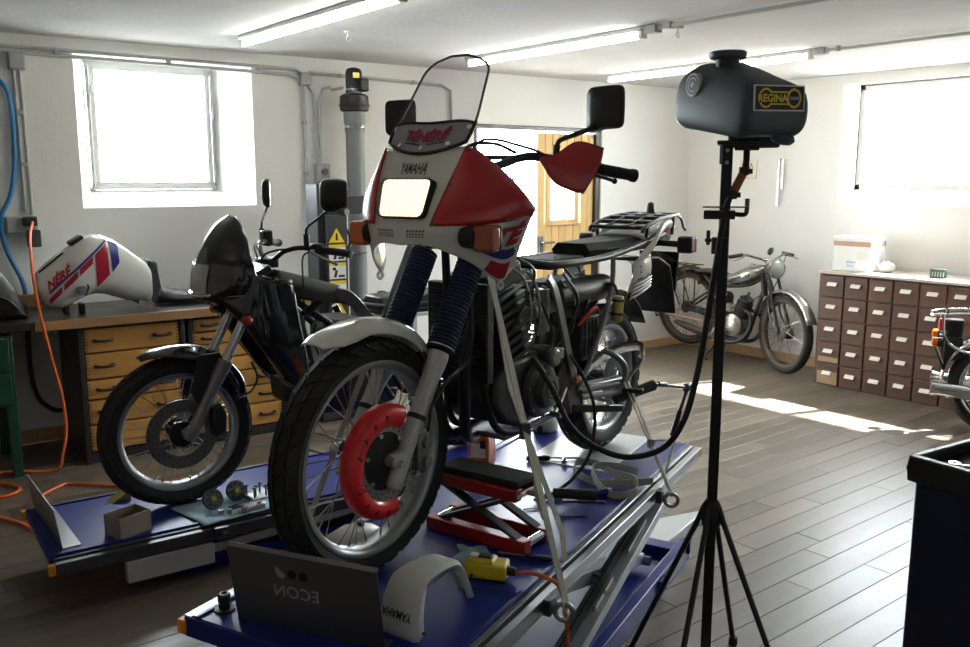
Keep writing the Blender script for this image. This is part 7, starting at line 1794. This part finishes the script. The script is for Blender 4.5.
# the tank: rounded hull through four corner lines. local: x away, y left
t = thing('fuel_tank', 'dark matt fuel tank with REGINA sticker on the pole stand', 'fuel tank', (PX, PY, 1.729), 36.7)
zb = 1.729
def ring(z, L, K, Rr, B, rad):
    pts = []
    Q = [Vector((*L, 0)), Vector((*K, 0)), Vector((*Rr, 0)), Vector((*B, 0))]
    for i in range(4):
        p = Q[i]; a = Q[i - 1] - p; b = Q[(i + 1) % 4] - p
        r = min(rad[i], a.length * 0.48, b.length * 0.48)
        A = p + a.normalized() * r; Bp = p + b.normalized() * r
        for k in range(6):
            f = k / 5
            q = A * (1 - f) ** 2 + p * 2 * f * (1 - f) + Bp * f * f
            pts.append(q)
    cx = sum((p for p in pts), Vector()) / len(pts)
    # heights: z is (zL, zK, zR, zB) bilinear by inverse distance
    out = []
    for p in pts:
        w = [1 / (0.0005 + (p - q).length ** 2) for q in Q]
        zz = sum(a * b for a, b in zip(w, z)) / sum(w)
        out.append(Vector((p.x, p.y, zz - zb)))
    return out
#            z at (L, K, R, B)              L            K             R             B
RG = [
 ((1.768, 1.730, 1.732, 1.768), (0.12, 0.13), (-0.105, -0.035), (0.01, -0.165), (0.16, -0.02), (.05, .04, .05, .06)),
 ((1.776, 1.732, 1.736, 1.776), (0.15, 0.165), (-0.125, -0.045), (0.02, -0.215), (0.19, -0.03), (.06, .05, .06, .07)),
 ((1.805, 1.765, 1.772, 1.81), (0.165, 0.190), (-0.145, -0.048), (0.02, -0.238), (0.21, -0.03), (.06, .04, .04, .08)),
 ((1.875, 1.845, 1.850, 1.885), (0.165, 0.190), (-0.142, -0.050), (0.025, -0.236), (0.21, -0.03), (.06, .04, .04, .08)),
 ((1.925, 1.882, 1.884, 1.935), (0.155, 0.175), (-0.125, -0.050), (0.03, -0.215), (0.20, -0.03), (.06, .04, .04, .08)),
 ((1.952, 1.904, 1.904, 1.965), (0.130, 0.135), (-0.090, -0.045), (0.045, -0.150), (0.17, -0.03), (.05, .04, .05, .06)),
 ((1.968, 1.945, 1.945, 1.975), (0.090, 0.080), (0.0, -0.02), (0.06, -0.085), (0.13, -0.02), (.03, .03, .03, .03)),
]
sh = MB().loft([ring(*r) for r in RG]).obj('tank_shell', 'tank_dark', t, ang=50, subs=2)
MB().lathe([(0.040, 0.238), (0.054, 0.241), (0.056, 0.246), (0.056, 0.256), (0.05, 0.260), (0.02, 0.261)], (0.055, 0.010, 0.0), (0, 0, 1), 28).obj('filler_cap', 'tank_dark', t)
MB().lathe([(0.035, 0.20), (0.035, 0.24)], (0.055, 0.010, 0.0), (0, 0, 1), 20).obj('filler_neck', 'black', t)
MB().b2(0.055, 0.09, -0.15, 0.0, -0.02, 0.03).obj('tunnel_flange', 'tank_dark', t, bevel=0.006)
MB().lathe([(0.028, 0), (0.036, 0.01), (0.03, 0.022)], (-0.02, -0.15, -0.008), (-0.3, -0.2, 1), 16).obj('drain_boss', 'tank_dark', t)
# REGINA sticker on the right face (between K and R), with corner points on the face
def facept(f, z):     # f 0 at K .. 1 at R; z height above base
    lev = [(RG[i][0][1] + (RG[i][0][2] - RG[i][0][1]) * f - zb, Vector((*RG[i][2], 0)).lerp(Vector((*RG[i][3], 0)), f)) for i in (2, 3, 4)]
    for (z0, p0), (z1, p1) in zip(lev[:-1], lev[1:]):
        if z <= z1 or (z1, p1) is lev[-1]:
            k = (z - z0) / (z1 - z0); p = p0.lerp(p1, k); return Vector((p.x, p.y, z))
    return lev[-1][1]
un = (facept(0.84, 0.105) - facept(0.08, 0.10)); ulen = un.length; un.normalize()
vn = Vector((0, 0, 1)); nn = un.cross(vn).normalized()
if nn.x > 0: nn = -nn
c0 = (facept(0.08, 0.113) + facept(0.84, 0.113)) / 2 + nn * 0.001
sf_ = lambda u, v, d=0.0: c0 + un * u + (vn + nn * -0.02).normalized() * v + nn * d
hw_, hh_ = ulen / 2, 0.036
stk = MB().prism([(-hw_, -hh_), (hw_, -hh_), (hw_, hh_), (-hw_, hh_)], lambda u, v, d: sf_(u, v, d), -0.004, 0.0).obj('sticker', 'decal_white', t, smooth=False)
MB().add([sf_(u, v, 0.0006) for u, v in ((-hw_ + .004, -hh_ + .004), (hw_ - .004, -hh_ + .004), (hw_ - .004, hh_ - .004), (-hw_ + .004, hh_ - .004))], [(0, 1, 2, 3)]).obj('sticker_field', 'decal_black', stk, smooth=False)
def ringpatch(name, c, r0, r1, a0, a1, d=0.0012, n=28):
    mb = MB(); vs = []
    for i in range(n + 1):
        a = R_(a0 + (a1 - a0) * i / n); vs += [sf_(c + r0 * math.cos(a), r0 * math.sin(a), d), sf_(c + r1 * math.cos(a), r1 * math.sin(a), d)]
    mb.add(vs, [(2 * i, 2 * i + 1, 2 * i + 3, 2 * i + 2) for i in range(n)]); return mb.obj(name, 'decal_yellow', stk, smooth=False)
cr_ = hw_ * 0.56; cl_ = -hw_ * 0.55
ringpatch('logo_ring', cr_, 0.021, 0.0275, 0, 360)
ringpatch('logo_ring', cl_, 0.022, 0.0275, 35, 150); ringpatch('logo_ring', cl_, 0.022, 0.0275, 210, 325)
for v in (0.0165, -0.0165):
    MB().add([sf_(u, w, 0.0012) for u, w in ((cl_ + 0.018, v - .0022), (cr_ - 0.018, v - .0022), (cr_ - 0.018, v + .0022), (cl_ + 0.018, v + .0022))], [(0, 1, 2, 3)]).obj('logo_bar', 'decal_yellow', stk, smooth=False)
lettering('lettering', 'REGINA', 'decal_yellow', stk, lambda u, v: sf_(u - hw_ * 0.27, v, 0.0014), hw_ * 1.16, 0.022, bold=0.03)
lettering('lettering', 'CHAIN', 'decal_white', stk, lambda u, v: sf_(u + cr_, v, 0.0014), 0.034, 0.009)
# round emblem on the left face near the far end
Lm = Vector((*RG[3][1], 0)); Km = Vector((*RG[3][2], 0)); un2 = (Lm - Km).normalized(); nn2 = un2.cross(Vector((0, 0, 1))).normalized(); nn2 = -nn2 if nn2.x > 0 else nn2
ce = Km.lerp(Lm, 0.66) + Vector((0, 0, 0.168)) - nn2 * 0.002
ux = -un2
ef = lambda u, v, d=0: ce + ux * u + Vector((0, 0, 1)) * v + nn2 * d
for nm, r, m_, d in (('emblem', 0.034, 'decal_white', 0.004), ('emblem_ring', 0.030, 'tank_dark', 0.0046), ('emblem_field', 0.021, 'decal_white', 0.0052), ('emblem_core', 0.018, 'tank_dark', 0.0058)):
    MB().prism([(r * math.cos(2 * PI * i / 28), r * math.sin(2 * PI * i / 28)) for i in range(28)], lambda u, v, q: ef(u, v, q), -0.012, d).obj(nm, m_, t, smooth=False)
MB().add([ef(u, v, 0.0066) for u, v in ((-0.013, 0.004), (-0.003, 0.0), (-0.001, 0.010), (0.013, -0.002), (0.003, 0.0), (0.001, -0.010))], [(0, 1, 5), (1, 2, 4), (1, 4, 5), (2, 3, 4)]).obj('emblem_wing', 'decal_white', t, smooth=False)
# fuel hose with clamps
hp = [ST_.w(*q) for q in ((-0.01, -0.055, 1.735), (0.0, -0.05, 1.68), (0.0, -0.045, 1.58), (0.0, -0.035, 1.40), (0.0, -0.03, 1.20), (0.02, -0.01, 1.05))]
hp = [ST_.w(-0.01, -0.055, 1.705), ST_.w(0.0, -0.05, 1.64)] + [Vector(q) for q in ((2.182, 1.620, 1.541), (2.159, 1.630, 1.379), (2.150, 1.650, 1.197), (2.141, 1.672, 1.024), (2.127, 1.704, 0.877), (2.112, 1.771, 0.772), (2.065, 1.876, 0.725), (2.014, 1.971, 0.745), (1.961, 2.040, 0.813), (1.925, 2.09, 0.934), (1.90, 2.16, 1.03))]
t = thing('fuel_hose', 'black fuel hose hanging from the raised tank to the engine', 'hose', hp[0])
MB().tube([q - hp[0] for q in hp], 0.0095, 10, 8).obj('hose', 'rubber', t)
MB().cyl(hp[1] - hp[0], hp[1].lerp(hp[2], 0.6) - hp[0], 0.013, n=12).obj('hose_fitting', 'copper', t)
for q in (hp[1], hp[1].lerp(hp[2], 0.7)):
    MB().cyl(q - hp[0], q - hp[0] + Vector((0.012, -0.022, 0)), 0.008, n=10).cyl(q - hp[0] + Vector((0, 0, 0.012)), q - hp[0] - Vector((0, 0, 0.012)), 0.015, n=12).obj('hose_clamp', 'black', t)
h2 = [F1.w(*q) for q in ((0.43, 0.13, 0.56), (0.36, 0.17, 0.45), (0.30, 0.20, 0.30), (0.34, 0.21, 0.14), (0.44, 0.19, 0.05), (0.56, 0.16, 0.014), (0.64, 0.14, 0.012))]
tag(MB().tube(h2, 0.007, 8, 6).obj('vent_hose', 'rubber'), 'thin black hose drooping from the engine onto the lift', 'hose')
